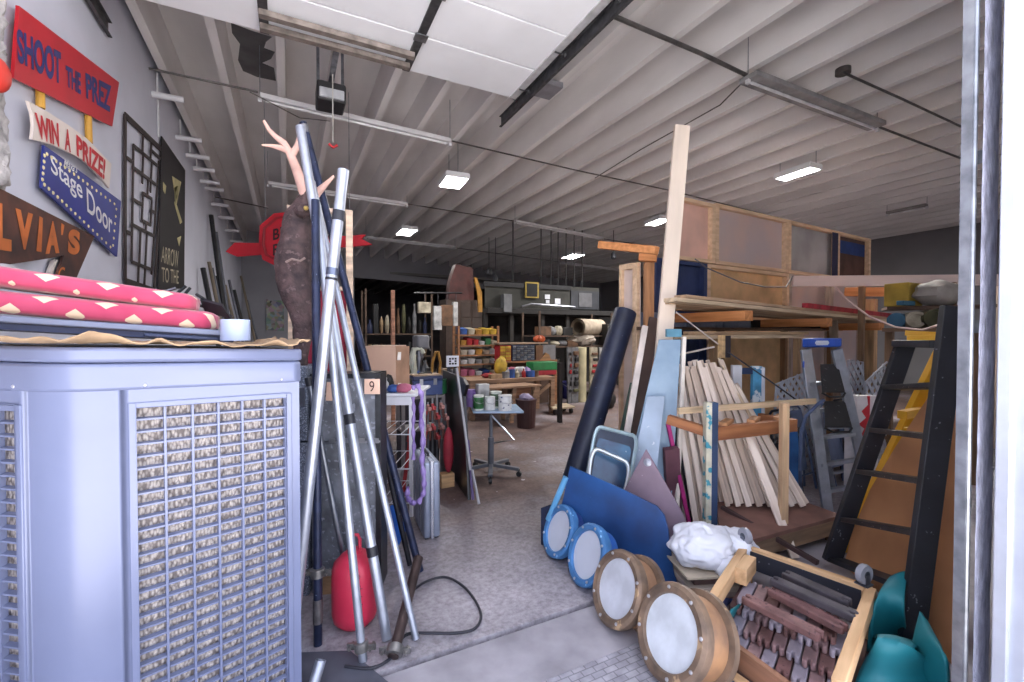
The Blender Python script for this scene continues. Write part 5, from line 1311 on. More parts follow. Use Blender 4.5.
cp_ = on_z(569, 398); tub = thing('blue_tub', 'dark blue bucket on the floor beside the tool boards', 'bucket', cp_)
part('body', MB().lathe([(.16, 0), (.19, .38), (.2, .38), (.2, .41), (.17, .41), (.15, .05)], cp_, (0, 0, 1), 24), M((44, 44, 100), .5), tub); part('handle', MB().tube([cp_+V((-.19, 0, .36)), cp_+V((-.15, -.14, .3)), cp_+V((0, -.2, .27)), cp_+V((.15, -.14, .3)), cp_+V((.19, 0, .36))], .008, 6), MET, tub)
for i, (px, py, w, h, c, kd) in enumerate(((560, 399, .26, .5, 'black', 'bag'), (594, 401, .34, .22, 'black', 'box'), (603, 404, .3, .26, 'grey', 'bag'), (560, 392, .2, .9, 'white', 'bottle'), (585, 401, .3, .2, 'black', 'box'), (612, 409, .3, .4, 'black', 'bag'))):
    p = on_z(px, py); item(kd, p.x, p.y+.1, 0, w, .3, h, c, f'{c} {dict(box="low box", bag="bundle", bottle="tall jug")[kd]} on the floor below the tool boards, {nth(i)} of six', 'floor clutter below the tool boards')
# low dolly board on the floor
p0, p1, p2, p3 = [on_z(x, y, .11) for x, y in ((553, 410), (575, 408), (566, 404.5), (548, 406))]
t = thing('flat_dolly', 'pale flat wooden dolly on the floor beyond the workbench', 'dolly', on_z(562, 410))
part('deck', MB().prism([p0, p1, p2, p3], (0, 0, .03)), WOOD((176, 160, 134)), t)
for p in (p0.lerp(p2, .15), p1.lerp(p3, .15), p2.lerp(p0, .15), p3.lerp(p1, .15)): part('caster', MB().lathe([(.05, -.02), (.05, .02)], V((p.x, p.y, .05)), (1, 0, 0), 14).box((p.x-.02, p.y-.02, .06), (p.x+.02, p.y+.02, .11)), BLK, t)
single('dark_post', MB().box((on_Y(559.5, 350, YY(560, 7.9)).x, YY(560, 7.9), 0), (on_Y(562.5, 350, YY(560, 7.9)).x, YY(560, 7.9)+.08, zpx(561, 363, YY(560, 7.9)))), BLK, 'dark upright post on the floor beside the workbench end', 'post')
# hanging spotlights
for px, py, t_ in ((613.5, 256, 13), (495.5, 279, 14), (489, 272, 14)):
    p = at(px, py, t_); s = thing('hanging_lamp', 'dark lamp hanging from the ceiling %s' % {613.5: 'left of the tall white post', 495.5: 'above the loft, lower of two', 489: 'above the loft, higher of two'}[px], 'lamp', p)
    part('lamp_head', MB().lathe([(.05, -.09), (.08, -.06), (.07, .07), (.02, .14)], p, (0, 0, 1), 14), DK, s); part('stem', MB().tube([p+V((0, 0, .14)), V((p.x, p.y, ZR))], .011, 6), DK, s)
# ------------------------------------------------------------------ right side: lumber rack and scenery flats
FA, FB = at(683, 197, 5.5), at(870, 240, 8.05)
FA.z = FB.z = 0
fx = (FB-FA).normalized(); fy = V((-fx.y, fx.x, 0)); fn_ = -fy         # fy points away from the door
def fpx(px, py, off=0): return on_plane(px, py, FA+fy*off, fy)
def fs(px, py=300): return (fpx(px, py)-FA).dot(fx)
ZM, ZTF = 2.5, 3.3
PINKP = M((232, 188, 172), .8, 0, .1, 2); MAUV = M((182, 168, 170), .8, 0, .12, 2, c2=(204, 178, 170)); GRYP = M((168, 166, 168), .8, 0, .12, 2)
PLY = WOOD((196, 156, 112), (172, 132, 92)); FRM = WOOD((226, 196, 164), (206, 174, 142)); NVP = M((48, 62, 104), .7, 0, .15, 4); TANP = M((232, 190, 142), .75, 0, .14, 3)
def flat(s0, s1, z0, z1, pmat, label, fr=.07, frmat=None):
    o = FA+fx*s0; frmat = frmat or FRM
    t = thing('scenery_flat', label, 'scenery flat', V((o.x, o.y, z0)), 'scenery flats behind the lumber rack')
    def b(a0, a1, d0, d1, zz0, zz1):
        return MB().hexa([FA+fx*a+fy*d+V((0, 0, z)) for z in (zz0, zz1) for a, d in ((a0, d0), (a1, d0), (a1, d1), (a0, d1))])
    part('panel', b(s0+.01, s1-.01, .05, .065, z0+.01, z1-.01), pmat, t)
    for a0, a1 in ((s0+.004, s0+fr), (s1-fr, s1-.004)): part('stile', b(a0, a1, -.02, .05, z0+.004, z1-.004), frmat, t, bevel=.002)
    for zz0, zz1 in ((z0+.004, z0+.05), (z1-.05, z1-.004)): part('rail', b(s0+fr, s1-fr, -.02, .05, zz0, zz1), frmat, t, bevel=.002)
    return t, b
sA = fs(655, 230); s1_, s2_, s3_, s4_ = fs(714), fs(787), fs(836), fs(869)
flat(fs(673, 230), s1_, ZM, ZTF-.02, PINKP, 'upper scenery flat with a pink panel next to the tall white post')
flat(s1_, s2_, ZM, ZTF, MAUV, 'upper scenery flat with a grey-mauve panel between two pale stiles')
flat(s2_, s3_, ZM, ZTF, GRYP, 'upper scenery flat with a plain grey panel, third along the row')
t, b = flat(s3_, s4_, ZM, ZTF, M((94, 66, 58), .8, 0, .2, 4), 'upper scenery flat with a brown panel and blue patch at the row end')
part('blue_patch', b(s3_+.12, s4_-.12, .03, .048, ZTF-.33, ZTF-.12), M((36, 62, 122), .8), t, label='dark blue cloth patch')
part('navy_strip', b(s3_-.2, s3_-.01, -.026, -.021, ZM+.02, ZTF-.04), M((44, 46, 78), .8), t, label='navy strip')
flat(sA, fs(706), .002, ZM-.004, NVP, 'lower scenery flat with a navy panel behind the white lumber', frmat=NVP)
flat(fs(706), fs(788), .002, ZM-.004, TANP, 'lower scenery flat with a tan plywood panel behind the stepladder')
flat(fs(788), fs(862), .002, ZM-.004, MAUV, 'lower scenery flat with a grey-mauve panel at the far end', frmat=M((190, 172, 160), .8))
# long white beam with a post
p, q = at(792, 281.5, 6.3), at(1010, 283.5, 6.1)
q.z = p.z
bar('long_timber', p, q, .06, .15, M((226, 204, 198), .7, 0, .06, 4, None, (.3, 2, 2)), None, 'long whitewashed beam spanning high in front of the scenery flats', 'beam')
def post(p, z1, w, mat, label, name='timber_post', z0=0):
    return bar(name, V((p[0], p[1], z0)), V((p[0], p[1], z1)), w, w, mat, None, label, 'post', up=tuple(fy))
pp_ = fpx(829, 300, -.08); post(pp_, p.z+.06, .09, WOOD((200, 180, 164)), 'pale upright post bolted behind the long whitewashed beam')
pp_ = p.lerp(q, .97)+fy*.08; post(pp_, p.z+.06, .09, WOOD((200, 180, 164)), 'pale upright post at the jamb end of the long whitewashed beam')
# stacked long boards on the rack arms
L0, L1 = at(677, 297, 3.8), at(922, 323, 7.0)
ld = (L1-L0).normalized(); lside = V((0, 0, 1)).cross(ld).normalized()     # points away from the door
lcol = [WOOD((214, 190, 160)), WOOD((202, 172, 140)), WOOD((190, 160, 130)), WOOD((216, 196, 170)), WOOD((180, 148, 116))]
lab = ['outermost pale board of the long lumber stack on the rack arms', 'second board back in the long lumber stack', 'third board back in the long lumber stack', 'fourth board back in the long lumber stack', 'innermost board of the long lumber stack']
for i in range(5):
    o = lside*(.07+.145*i)+V((0, 0, -.02))
    a0, a1 = [(0, 5.85), (.02, 5.4), (.1, 5.7), (-.02, 4.6), (.2, 5.6)][i]
    bar('lumber_board', L0+ld*(a0+.17*i)+o, L0+ld*a1+o, .14, .035, lcol[i], None, lab[i], 'board', 'long boards on the rack arms')
for i in range(3):
    o = lside*(.08+.15*i)+V((0, 0, .019))
    bar('lumber_board', L0+ld*(.15+.5*i)+o, L0+ld*[4.6, 3.9, 5.0][i]+o, .13, .03, lcol[(i+2) % 5], None, ['front upper board lying on the long lumber stack', 'middle upper board lying on the long lumber stack', 'rear upper board lying on the long lumber stack'][i], 'board', 'long boards on the rack arms')
bar('red_batten', L0+ld*2.35+lside*.06+V((0, 0, .066)), L0+ld*5.5+lside*.06+V((0, 0, .066)), .06, .06, M((176, 44, 58), .7, 0, .25, 8), None, 'long red painted batten lying on top of the lumber stack', 'batten')
# arms carrying the lumber
ARM = WOOD((206, 142, 90), (176, 112, 64))
def arm(s, zoff, ln, label, h=.1, w=.14):
    c = L0+ld*s; z = c.z-.062-h/2+zoff
    p = V((c.x, c.y, z))-fy*.03; q = p+fy*ln
    return bar('rack_bracket', p, q, w, h, ARM, None, label, 'rack arm', 'arms of the lumber rack', bevel=.004)
def flat_dist(p): return (FA-V(p)).dot(fy)
for s, l in ((1.05, 'short rough orange timber arm under the lumber, nearest the white post'), (2.75, 'rough orange timber arm under the lumber above the stepladder'), (4.3, 'rough orange timber arm under the far half of the lumber')):
    c = L0+ld*s; arm(s, 0, flat_dist(c)+.0-.025+.03, l)
c = at(868, 293, 6.7); 
bar('timber_block', at(845, 292, 6.9), at(893, 292, 6.5), .12, .13, ARM, None, 'orange timber block lying under the long whitewashed beam', 'block')
bp = at(868, 300, 6.72); post(V((bp.x+.1, bp.y, 0)), at(868, 297, 6.72).z-.03, .12, WOOD((200, 164, 124)), 'tan timber post under the orange block')
bp = at(842, 340, 6.5); bar('timber_post', V((bp.x, bp.y, 0)), at(833, 318, 6.2)+V((0,0,0)), .1, .05, WOOD((176, 158, 140)), None, 'grey slanting timber post behind the stepladder', 'post')
# row of grey boxes and black beam on the flat
zg0, zg1 = fpx(700, 326, -.3).z, fpx(700, 313.5, -.3).z
def gz(px, off): return V(on_plane(px, 320, FA+fy*off, fy))
zr_ = gz(700, -.3).z
def fbox(x0, x1, y0, y1, off, d):
    pts = [on_plane(x, y, FA+fy*off, fy) for x, y in ((x0, y1), (x1, y1), (x1, y0), (x0, y0))]
    return pts
gb = at(700, 320, 1)
shz = on_plane(690, 327, FA-fy*.32, fy).z
p0 = on_plane(640, 327, FA-fy*.34, fy); p1 = on_plane(842, 333, FA-fy*.34, fy)
p0.z = p1.z = shz-.02
bar('rack_shelf', p0+fy*.15, p1+fy*.15, .32, .035, WOOD((120, 92, 72)), None, 'brown shelf plank carrying the grey boxes below the lumber', 'shelf')
for k, s in enumerate((.02, .35, .68, .98)):
    c = p0.lerp(p1, s)+fy*.12; post(V((c.x, c.y, 0)), shz-.04, .07, WOOD((150, 112, 80)), f'timber post under the shelf of grey boxes, {nth(k)} along', 'shelf_post')
for i, (x0, x1) in enumerate(((645, 652), (654, 664), (666, 687), (689, 716), (718, 723), (725, 751))):
    a0, a1 = on_plane(x0, 325, FA-fy*.3, fy), on_plane(x1, 325, FA-fy*.3, fy)
    hh = .155
    a0.z = a1.z = shz
    mb = MB().hexa([a0, a1, a1+fy*.22, a0+fy*.22, a0+V((0, 0, hh)), a1+V((0, 0, hh)), a1+fy*.22+V((0, 0, hh)), a0+fy*.22+V((0, 0, hh))])
    single('grey_case', mb, M((118, 128, 152), .5, 0, .1, 6), f'grey-blue flat case on the shelf below the lumber, {nth(i)} along from the white post', 'case', 'grey cases on the shelf', bevel=.008)
a0, a1 = on_plane(753, 327, FA-fy*.3, fy), on_plane(840, 333, FA-fy*.3, fy); a0.z = a1.z = shz+.052
bar('black_timber', a0+fy*.08, a1+fy*.08, .12, .10, M((30, 30, 36), .6), None, 'black square beam lying beside the grey cases', 'beam')
# second lower lumber row
c0_, c1_ = at(681, 345, 4.15), at(812, 345, 5.2)
c1_.z = c0_.z = 1.56
d2 = (c1_-c0_).normalized(); s2d = V((0, 0, 1)).cross(d2).normalized()
for i, (a0, a1, dz, m_, l) in enumerate(((0, .93, 0, WOOD((206, 182, 152)), 'pale board on the lower rack row, in front'), (.1, 1.0, .038, WOOD((190, 160, 128)), 'tan board lying over the lower rack row'), (0, 1.0, .0, WOOD((178, 150, 124)), 'pale board on the lower rack row, behind'))):
    o = s2d*(.07+(.15 if i == 2 else .03 if i == 1 else 0))+V((0, 0, dz))
    bar('lumber_board', c0_.lerp(c1_, a0)+o, c0_.lerp(c1_, a1)+o, .13, .036, m_, None, l, 'board', 'boards on the lower rack row')
bk_ = at(722, 347, 4.28)
eb = thing('plank_end', 'short upright plank end painted dark on its face, on the lower rack row', 'plank', V((bk_.x, bk_.y, 1.42)))  # upright end beside the lower row
part('plank', MB().box((bk_.x-.05, bk_.y-.05, 1.36), (bk_.x+.05, bk_.y+.01, 1.58)), WOOD((210, 176, 130)), eb, bevel=.002); part('painted_face', MB().box((bk_.x-.02, bk_.y-.055, 1.365), (bk_.x+.052, bk_.y-.051, 1.575)), M((44, 40, 48), .7), eb, label='dark painted face')
for k, (px, t_) in enumerate(((676, 4.2), (722, 4.5), (806, 5.15))):
    c = at(px, 345, t_)+s2d*.10
    post(V((c.x, c.y, 0)), 1.537, .06, WOOD((170, 136, 100)), f'slim timber post under the lower rack row, {nth(k)} from the white post', 'rack_post')
CORDW = M((200, 190, 186), .7)
def cord(pl, label, r=.006, mat=CORDW): single('cord', MB().tube([at(x, y, t_) for x, y, t_ in pl], r, 6), mat, label, 'cord')
cord([(676, 312, 3.9), (718, 344, 4.15)], 'pale cord slanting down from the lumber to the dark plank end')
cord([(673, 356, 3.9), (714, 347, 4.15)], 'pale rod running level from the white post to the dark plank end', .009)
cord([(728, 352, 4.2), (770, 381, 4.2), (812, 411, 4.2)], 'dark cable slanting from the plank end to the stepladder', .007, M((60, 60, 70), .6))
cord([(695, 259, 5.3), (707, 268, 5.2), (740, 282, 5.2), (765, 287, 5.3), (786, 287, 5.35), (793, 276, 5.5)], 'thin grey cable drooping across the pink scenery flat', .008, M((96, 90, 96), .6))
cord([(836, 287, 5.0), (848, 301, 4.8), (870, 317, 4.4), (895, 327, 4.0), (922, 330, 3.6), (950, 322, 3.3), (965, 316, 3.1)], 'pale flex drooping from the long whitewashed beam toward the jamb', .009, M((206, 176, 170), .6))
bar('lath', at(719, 358, 4.05), at(755, 425, 3.72), .03, .012, WOOD((220, 198, 168)), None, 'thin pale lath slanting across the white lumber', 'lath')
# tall white post
bs_ = on_z(650, 511); tp__ = at(682, 126, 4.3)
WPM = M((232, 216, 200), .7, 0, .07, 3, None, (.3, 2, 2), spots=(170, 130, 116), spot_scale=14, spot_at=.74)
bar('tall_white_post', bs_+V((0, 0, .012)), tp__, .145, .045, WPM, None, 'tall whitewashed plank rising above the scenery flats', 'post', up=tuple(-FWD))
single('timber_stub', MB().beam(at(600, 245, 4.6), at(657, 250.5, 4.2), .09, .075), ARM, 'orange timber stub jutting from behind the tall white post', 'beam', bevel=.003)
# small frame left of the post
t = thing('small_flat', 'narrow pale wood framed flat behind the navy tube', 'scenery flat', at(632, 300, 4.9))
g0, g1 = at(622, 290, 4.95), at(640, 290, 4.75); g0.z = g1.z = 0
gd = (g1-g0).normalized(); gn = V((-gd.y, gd.x, 0)); zgt = above(g0.lerp(g1, .5), 264).z; gl = (g1-g0).length
def gb_(a0, a1, d0, d1, z0, z1): return MB().hexa([g0+gd*a+gn*d+V((0, 0, z)) for z in (z0, z1) for a, d in ((a0, d0), (a1, d0), (a1, d1), (a0, d1))])
part('panel', gb_(0, gl, 0, .012, 0, zgt), M((214, 196, 188), .8, 0, .06, 3), t)
part('stile', gb_(gl-.06, gl, -.05, 0, 0, zgt), FRM, t); part('stile', gb_(0, .03, -.05, 0, 0, zgt), FRM, t); part('rail', gb_(.03, gl-.06, -.05, 0, zgt-.06, zgt), FRM, t)
bar('timber_block', at(639, 256, 4.62), at(657, 257, 4.56), .09, .10, ARM, None, 'orange timber block beside the tall white post', 'block')
bar('timber_post', V((at(648, 300, 4.62).x, at(648, 300, 4.62).y, 0)), at(649, 262.5, 4.62), .1, .05, WOOD((196, 140, 96)), None, 'orange timber post between the small flat and the tall white post', 'post', up=tuple(-FWD))
# navy tube and the planks beside it
nb = on_z(572, 500); nt_ = at(628, 314, 4.75)
d_ = (nt_-nb).normalized(); nb.z += .115
NT = M((34, 42, 66), .42, 0, .2, 7, spots=(150, 156, 176), spot_scale=22, spot_at=.72)
t = thing('carpet_tube', 'thick dark navy tube leaning right against the small pale flat', 'tube', nb)
part('tube', MB().lathe([(.118, 0), (.118, (nt_-nb).length), (.10, (nt_-nb).length), (.10, (nt_-nb).length-.3), (.001, (nt_-nb).length-.3)], nb, d_, 32), NT, t)
def leaner(name, b, tp, tt, w, h, mat, label, cat='board', z0=0.0, face=None, group=None):
    p = on_z(b[0], b[1], z0); q = at(tp[0], tp[1], tt)
    up_ = face or tuple(-FWD)
    d = (q-p).normalized(); p = p+V((0, 0, .02))
    return bar(name, p, q, w, h, mat, None, label, cat, group, up=up_)
leaner('leaning_plank', (612, 524), (645, 326), 4.25, .055, .03, M((226, 214, 206), .7), 'thin white plank leaning beside the navy tube')
leaner('leaning_plank', (612, 512), (640, 376), 4.62, .08, .02, M((206, 104, 66), .7, 0, .15, 6), 'orange-red board leaning behind the thin white plank')
leaner('leaning_plank', (606, 520), (634, 384), 4.42, .08, .02, M((78, 96, 86), .7), 'dull green board leaning behind the orange-red one')
leaner('leaning_plank', (624, 512), (654, 318), 4.5, .10, .03, M((96, 76, 70), .7), 'dark brown plank leaning between the white plank and the blue panels')
# pale blue panels
LB = M((150, 172, 192), .5, 0, .14, 3, c2=(122, 148, 172)); LB2 = M((164, 182, 204), .45, 0, .12, 4, spots=(206, 212, 222), spot_scale=18, spot_at=.68)
def plane_panel(name, pxs, p0, p1, p2, th, mat, label, cat, **kw):
    n = (p1-p0).cross(p2-p0).normalized()
    if n.dot(FWD) > 0: n = -n
    pts = [on_plane(x, y, p0, n) for x, y in pxs]
    zmin = min(p.z for p in pts)
    if zmin < 0.002: pts = [p+V((0, 0, .002-zmin)) for p in pts]
    return single(name, MB().prism(pts, n*-th), mat, label, cat, **kw), n
p0, p1 = on_z(618, 525), on_z(668, 529); p2 = at(670, 340, 3.86)
pan, nn = plane_panel('blue_plank', [(615, 525), (667, 529), (672, 495), (681, 340), (659, 340), (632, 455)], p0, p1, p2, .02, LB, 'tall pale blue panel leaning against the white post', 'panel', bevel=.003)
p0b, p1b = on_z(624, 531), on_z(655, 535); p2b = at(655, 397, 3.72)
plane_panel('blue_plank', [(621, 531), (650, 535), (665, 397), (647, 397), (632, 470)], p0b, p1b, p2b, .02, LB2, 'shorter pale blue board in front of the tall blue panel', 'panel', bevel=.003)
leaner('leaning_plank', (676, 529), (684, 337), 3.84, .03, .04, M((232, 224, 214), .7), 'thin cream batten along the edge of the tall blue panel')
single('blue_block', MB().beam(at(666, 333, 3.89), at(681, 333, 3.89), .04, .07), M((92, 146, 170), .6), 'small teal block on top of the tall blue panel', 'block', bevel=.003)
# sticks in the rack
SW = [WOOD((232, 218, 206), (206, 188, 174)), WOOD((224, 208, 194), (190, 170, 156)), WOOD((208, 190, 174), (166, 146, 132)), WOOD((236, 224, 214), (214, 198, 188))]
DKS = WOOD((96, 72, 66)); MAG = M((176, 40, 122), .6)
rs_ = random.Random(3)
sticks = []
N_ = 42
for i in range(N_):
    k = i/(N_-1)
    tx = 672+66*k+rs_.uniform(-.7, .7); ty = 373-9*math.sin(k*3)+rs_.uniform(-7, 5)+(k > .8)*14
    bx_ = 698+108*k**1.05; by_ = 518+2*k-4*rs_.random()
    layer = i % 4
    mat = SW[rs_.randrange(4)]
    if i in (23,): mat = DKS
    if i == 35: mat = SW[2]
    sticks.append((tx, ty, bx_, by_, layer, mat, .032+.018*rs_.random()))
for i, (tx, ty, bx_, by_, ly, mat, w_) in enumerate(sticks):
    zb_ = .212 if bx_ > 722 else 0.0
    tb_ = 3.5
    p = at(bx_, 510, tb_+.055*ly)
    q = at(tx, ty, tb_+.42+.055*ly)
    p.z = zb_+.024
    nm = 'dark brown' if mat is DKS else 'whitish'
    bar('lumber_stick', p, q, w_, .022, mat, None, f'{nm} stick leaning in the lumber rack, {nth(i)} from the white post', 'stick', 'loose sticks leaning in the rack', up=tuple(-FWD))
q = on_z(795, 560); bar('lumber_stick', q+V((0, 0, .012)), at(748, 436, 3.5), .06, .022, SW[0], None, 'long whitish stick standing out in front onto the floor', 'stick', up=tuple(-FWD))
leaner('magenta_stick', (690, 530), (668, 424), 3.7, .03, .03, MAG, 'bright magenta stick leaning beside the blue panels', 'stick')
leaner('black_stick', (694, 528), (676, 425), 3.78, .03, .03, M((40, 40, 46), .6), 'black stick leaning just behind the magenta one', 'stick')
leaner('purple_block', (674, 522), (671, 448), 3.62, .12, .06, M((104, 66, 78), .7), 'dull maroon board end beside the magenta stick', 'board')
# brown shelf across the sticks
b0_, b1_ = at(712, 433.5, 3.3), at(794, 433.5, 3.62); b1_.z = b0_.z
t = thing('bracket_shelf', 'rough brown timber shelf across the front of the leaning sticks', 'shelf', b0_)
RB = WOOD((166, 110, 72), (132, 82, 54))
bar('front_board', b0_, b1_, .06, .10, RB, t)
bar('front_board', at(668, 419, 3.5), b0_+V((0, 0, .0)), .06, .07, RB, t)
td = (b1_-b0_).normalized(); ts = V((0, 0, 1)).cross(td)
bar('end_board', b1_+td*-.02, b1_+td*-.02+ts*.30, .05, .09, RB, t)
for k in (.12, .45, .78): bar('cross_board', b0_.lerp(b1_, k)+V((0, 0, .06)), b0_.lerp(b1_, k)+ts*.1+td*.18+V((0, 0, .06)), .06, .03, WOOD((190, 138, 96)), t)
bar('batten_rail', at(678, 411, 3.45), at(815, 401, 3.95), .05, .03, WOOD((216, 190, 156)), None, 'pale batten running level above the brown timber shelf', 'batten', up=tuple(-FWD))
pb_ = on_z(783, 523, .21); bar('timber_post', V((pb_.x, pb_.y, .212)), above(pb_, 403), .05, .05, WOOD((206, 172, 136)), None, 'light timber post at the end of the brown timber shelf', 'post', up=tuple(-FWD))
gp = on_z(711, 552); t = thing('painted_post', 'square post painted white and dark blue in front of the sticks', 'post', gp)
gx, gy_ = RGT*.037, V((FWD.x, FWD.y, 0)).normalized()*.06
zgp = above(gp, 403).z
def pbx(a0, a1, z0, z1): return MB().hexa([gp+RGT*a+gy_*d+V((0, 0, z)) for z in (z0, z1) for a, d in ((a0, 0), (a1, 0), (a1, 1), (a0, 1))])
part('pale_side', pbx(-.04, 0, 0, zgp), M((200, 196, 176), .7, 0, .15, 8, spots=(60, 140, 160), spot_scale=14, spot_at=.54), t, label='flaking white and teal side'); part('blue_side', pbx(.0, .045, 0, zgp), M((42, 62, 96), .7, 0, .15, 8), t, label='dark blue side')
# blue and white frame behind
fb_ = at(765, 430, 4.35); fb_.z = 0
t = thing('painted_doorway_piece', 'white and bright blue painted door frame piece behind the brown timber shelf', 'frame', fb_)
def vbar(x, y, w, mat, nm, tt=4.35, zb=None):
    c = at(x, 400, tt); c.z = 0
    return bar(nm, c, above(c, y), w, .05, mat, t, up=tuple(-FWD))
vbar(736, 365, .09, WHC, 'white_stile'); vbar(756, 366, .09, M((88, 166, 210), .6, 0, .25, 5, spots=(220, 226, 230), spot_scale=9, spot_at=.55), 'blue_stile'); vbar(762, 367, .03, WHC, 'white_stile', 4.34)
bar('dark_rail', at(741, 371, 4.35), at(752, 371, 4.35), .05, .06, M((40, 56, 92), .6), t)
# low platform
c4 = [on_z(x, y, .2) for x, y in ((722, 549), (842, 516), (795, 499), (716, 503))]
t = thing('low_platform', 'low wooden platform with a brown top under the leaning sticks', 'platform', V((c4[0].x, c4[0].y, 0)))
part('platform_top', MB().prism([V((p.x, p.y, .18)) for p in c4], (0, 0, .028)), M((136, 100, 90), .7, 0, .15, 5), t, bevel=.003)
for i in range(4):
    a_, b2 = c4[i], c4[(i+1) % 4]; a_ = a_.lerp(c4[(i+2) % 4], .03); b2 = b2.lerp(c4[(i+3) % 4], .03)
    part('skirt', MB().beam(V((a_.x, a_.y, .125)), V((b2.x, b2.y, .125)), .03, .11), WOOD((150, 124, 100)), t)
for i in range(4):
    a_ = c4[i].lerp(c4[(i+2) % 4], .06); part('leg', MB().box((a_.x-.04, a_.y-.04, 0), (a_.x+.04, a_.y+.04, .178)), WOOD((110, 88, 70)), t)
bar('dark_bar', on_z(722, 507, .235), on_z(818, 563, .12), .03, .03, M((74, 54, 54), .6), None, 'dark brown bar slanting off the low platform onto the floor', 'bar')

# ------------------------------------------------------------------ stepladder
fl_, fr_ = on_z(829, 513), on_z(872, 508)
capc = at(822, 345, 3.98)
t = thing('stepladder', 'aluminium stepladder with a blue cap and black platform treads', 'stepladder', fl_)
ALU = M((170, 178, 192), .35, .7, .1, 10); BLU = M((38, 84, 190), .45)
c0_, c1_ = at(803, 344, 3.95), at(841, 345, 4.05)
c1_.z = c0_.z
lx = (c1_-c0_).normalized(); ly_ = V((.92, .42, 0)).normalized()
rl0, rl1 = c0_+lx*.03+V((0, 0, -.05)), c1_-lx*.05+V((0, 0, -.05))
fl_ = on_z(828, 513); fr2 = on_z(872, 504)
bar('front_rail', V((fl_.x, fl_.y, .0)), rl0, .09, .03, ALU, t, up=tuple(-FWD)); bar('front_rail', V((fr2.x, fr2.y, .0)), rl1, .09, .03, ALU, t, up=tuple(-FWD))
br0, br1 = V((fl_.x, fl_.y, 0))+ly_*.75, V((fr2.x, fr2.y, 0))+ly_*.75
bar('rear_rail', br0, rl0+ly_*.12, .05, .025, ALU, t, up=tuple(-FWD)); bar('rear_rail', br1, rl1+ly_*.12, .05, .025, ALU, t, up=tuple(-FWD))
part('cap', MB().hexa([p+V((0, 0, z)) for z in (-.03, .05) for p in (c0_-ly_*.05, c1_-ly_*.05, c1_+ly_*.2, c0_+ly_*.2)]), BLU, t, bevel=.012, label='blue plastic cap')
part('cap_bracket', MB().hexa([p+V((0, 0, z)) for z in (-.16, -.10) for p in (rl0-lx*.03-ly_*.02, rl0+lx*.06-ly_*.02, rl0+lx*.06+ly_*.03, rl0-lx*.03+ly_*.03)]), BLU, t, bevel=.006, label='blue plastic bracket')
lg_ = part('brand_plate', MB().prism([c0_.lerp(c1_, a)-ly_*.052+V((0, 0, z)) for a, z in ((.36, -.01), (.66, -.01), (.70, .01), (.66, .03), (.36, .03), (.32, .01))], -ly_*.003), M((206, 214, 230), .5), t, label='pale oval badge')
for k in range(5):
    f_ = .13+k*.165
    pL, pR = V((fl_.x, fl_.y, 0)).lerp(rl0, f_), V((fr2.x, fr2.y, 0)).lerp(rl1, f_)
    part('tread', MB().hexa([p+V((0, 0, z)) for z in (-.015, .015) for p in (pL-ly_*.03, pR-ly_*.03, pR+ly_*.06, pL+ly_*.06)]), ALU, t)
    pL, pR = br0.lerp(rl0+ly_*.12, f_), br1.lerp(rl1+ly_*.12, f_)
    if k in (0, 2): part('rear_brace', MB().beam(pL, pR, .03, .02), ALU, t)
for y0_, y1_, x0_, x1_, x2_, x3_ in ((366, 393, 820, 838, 845, 822), (403, 428, 824, 845, 852, 825)):
    pts = [at(x0_, y0_, 4.02), at(x1_, y0_, 4.08), at(x2_, y1_, 3.9), at(x3_, y1_, 3.85)]
    part('platform_tread', MB().prism(pts, V((0, 0, .02))), M((34, 34, 38), .6, spots=(90, 90, 96), spot_scale=30, spot_at=.66), t, bevel=.004, label='black platform tread')
    part('tread_loop', MB().tube([pts[3], pts[3].lerp(pts[2], .2)+V((0, -.02, -.03)), pts[2].lerp(pts[3], .2)+V((0, -.02, -.03)), pts[2]], .009, 8), M((24, 24, 28), .5), t)
# tangle of blue-grey folding chair frames round the stepladder
CHB = M((88, 104, 140), .4, .4, .1, 10); CHK = M((44, 48, 60), .5, .3, .15, 8)
def folded_chair(px, py, tt, mat, label, lean=.2, w=.4, h=.84, seatm=None):
    b0 = on_z(px, py); b0.z = 0
    t = thing('folding_chair', label, 'folding chair', b0, 'folded chairs behind the stepladder')
    x = fx; y = fy
    def P_(a, z, d=0): return b0+x*a+y*(d+lean*z)+V((0, 0, z))
    part('front_frame', MB().tube([P_(-w/2, .0), P_(-w/2, h*.55), P_(-w/2+.03, h*.96), P_(-w/2+.08, h), P_(w/2-.08, h), P_(w/2-.03, h*.96), P_(w/2, h*.55), P_(w/2, .0)], .012, 8), mat, t)
    part('rear_frame', MB().tube([P_(-w/2+.03, .0, .1), P_(-w/2+.03, h*.7, .0)], .011, 8), mat, t); part('rear_frame', MB().tube([P_(w/2-.03, .0, .1), P_(w/2-.03, h*.7, .0)], .011, 8), mat, t)
    part('cross_bar', MB().tube([P_(-w/2, .16), P_(w/2, .16)], .009, 8), mat, t)
    part('backrest', MB().hexa([P_(a, z, d) for z in (h*.74, h*.95) for a, d in ((-w/2+.02, -.012), (w/2-.02, -.012), (w/2-.02, .01), (-w/2+.02, .01))]), seatm or mat, t, bevel=.006)
    part('seat', MB().hexa([P_(a, z, d) for z in (h*.22, h*.62) for a, d in ((-w/2+.03, .03), (w/2-.03, .03), (w/2-.03, .05), (-w/2+.03, .05))]), seatm or mat, t, bevel=.006)
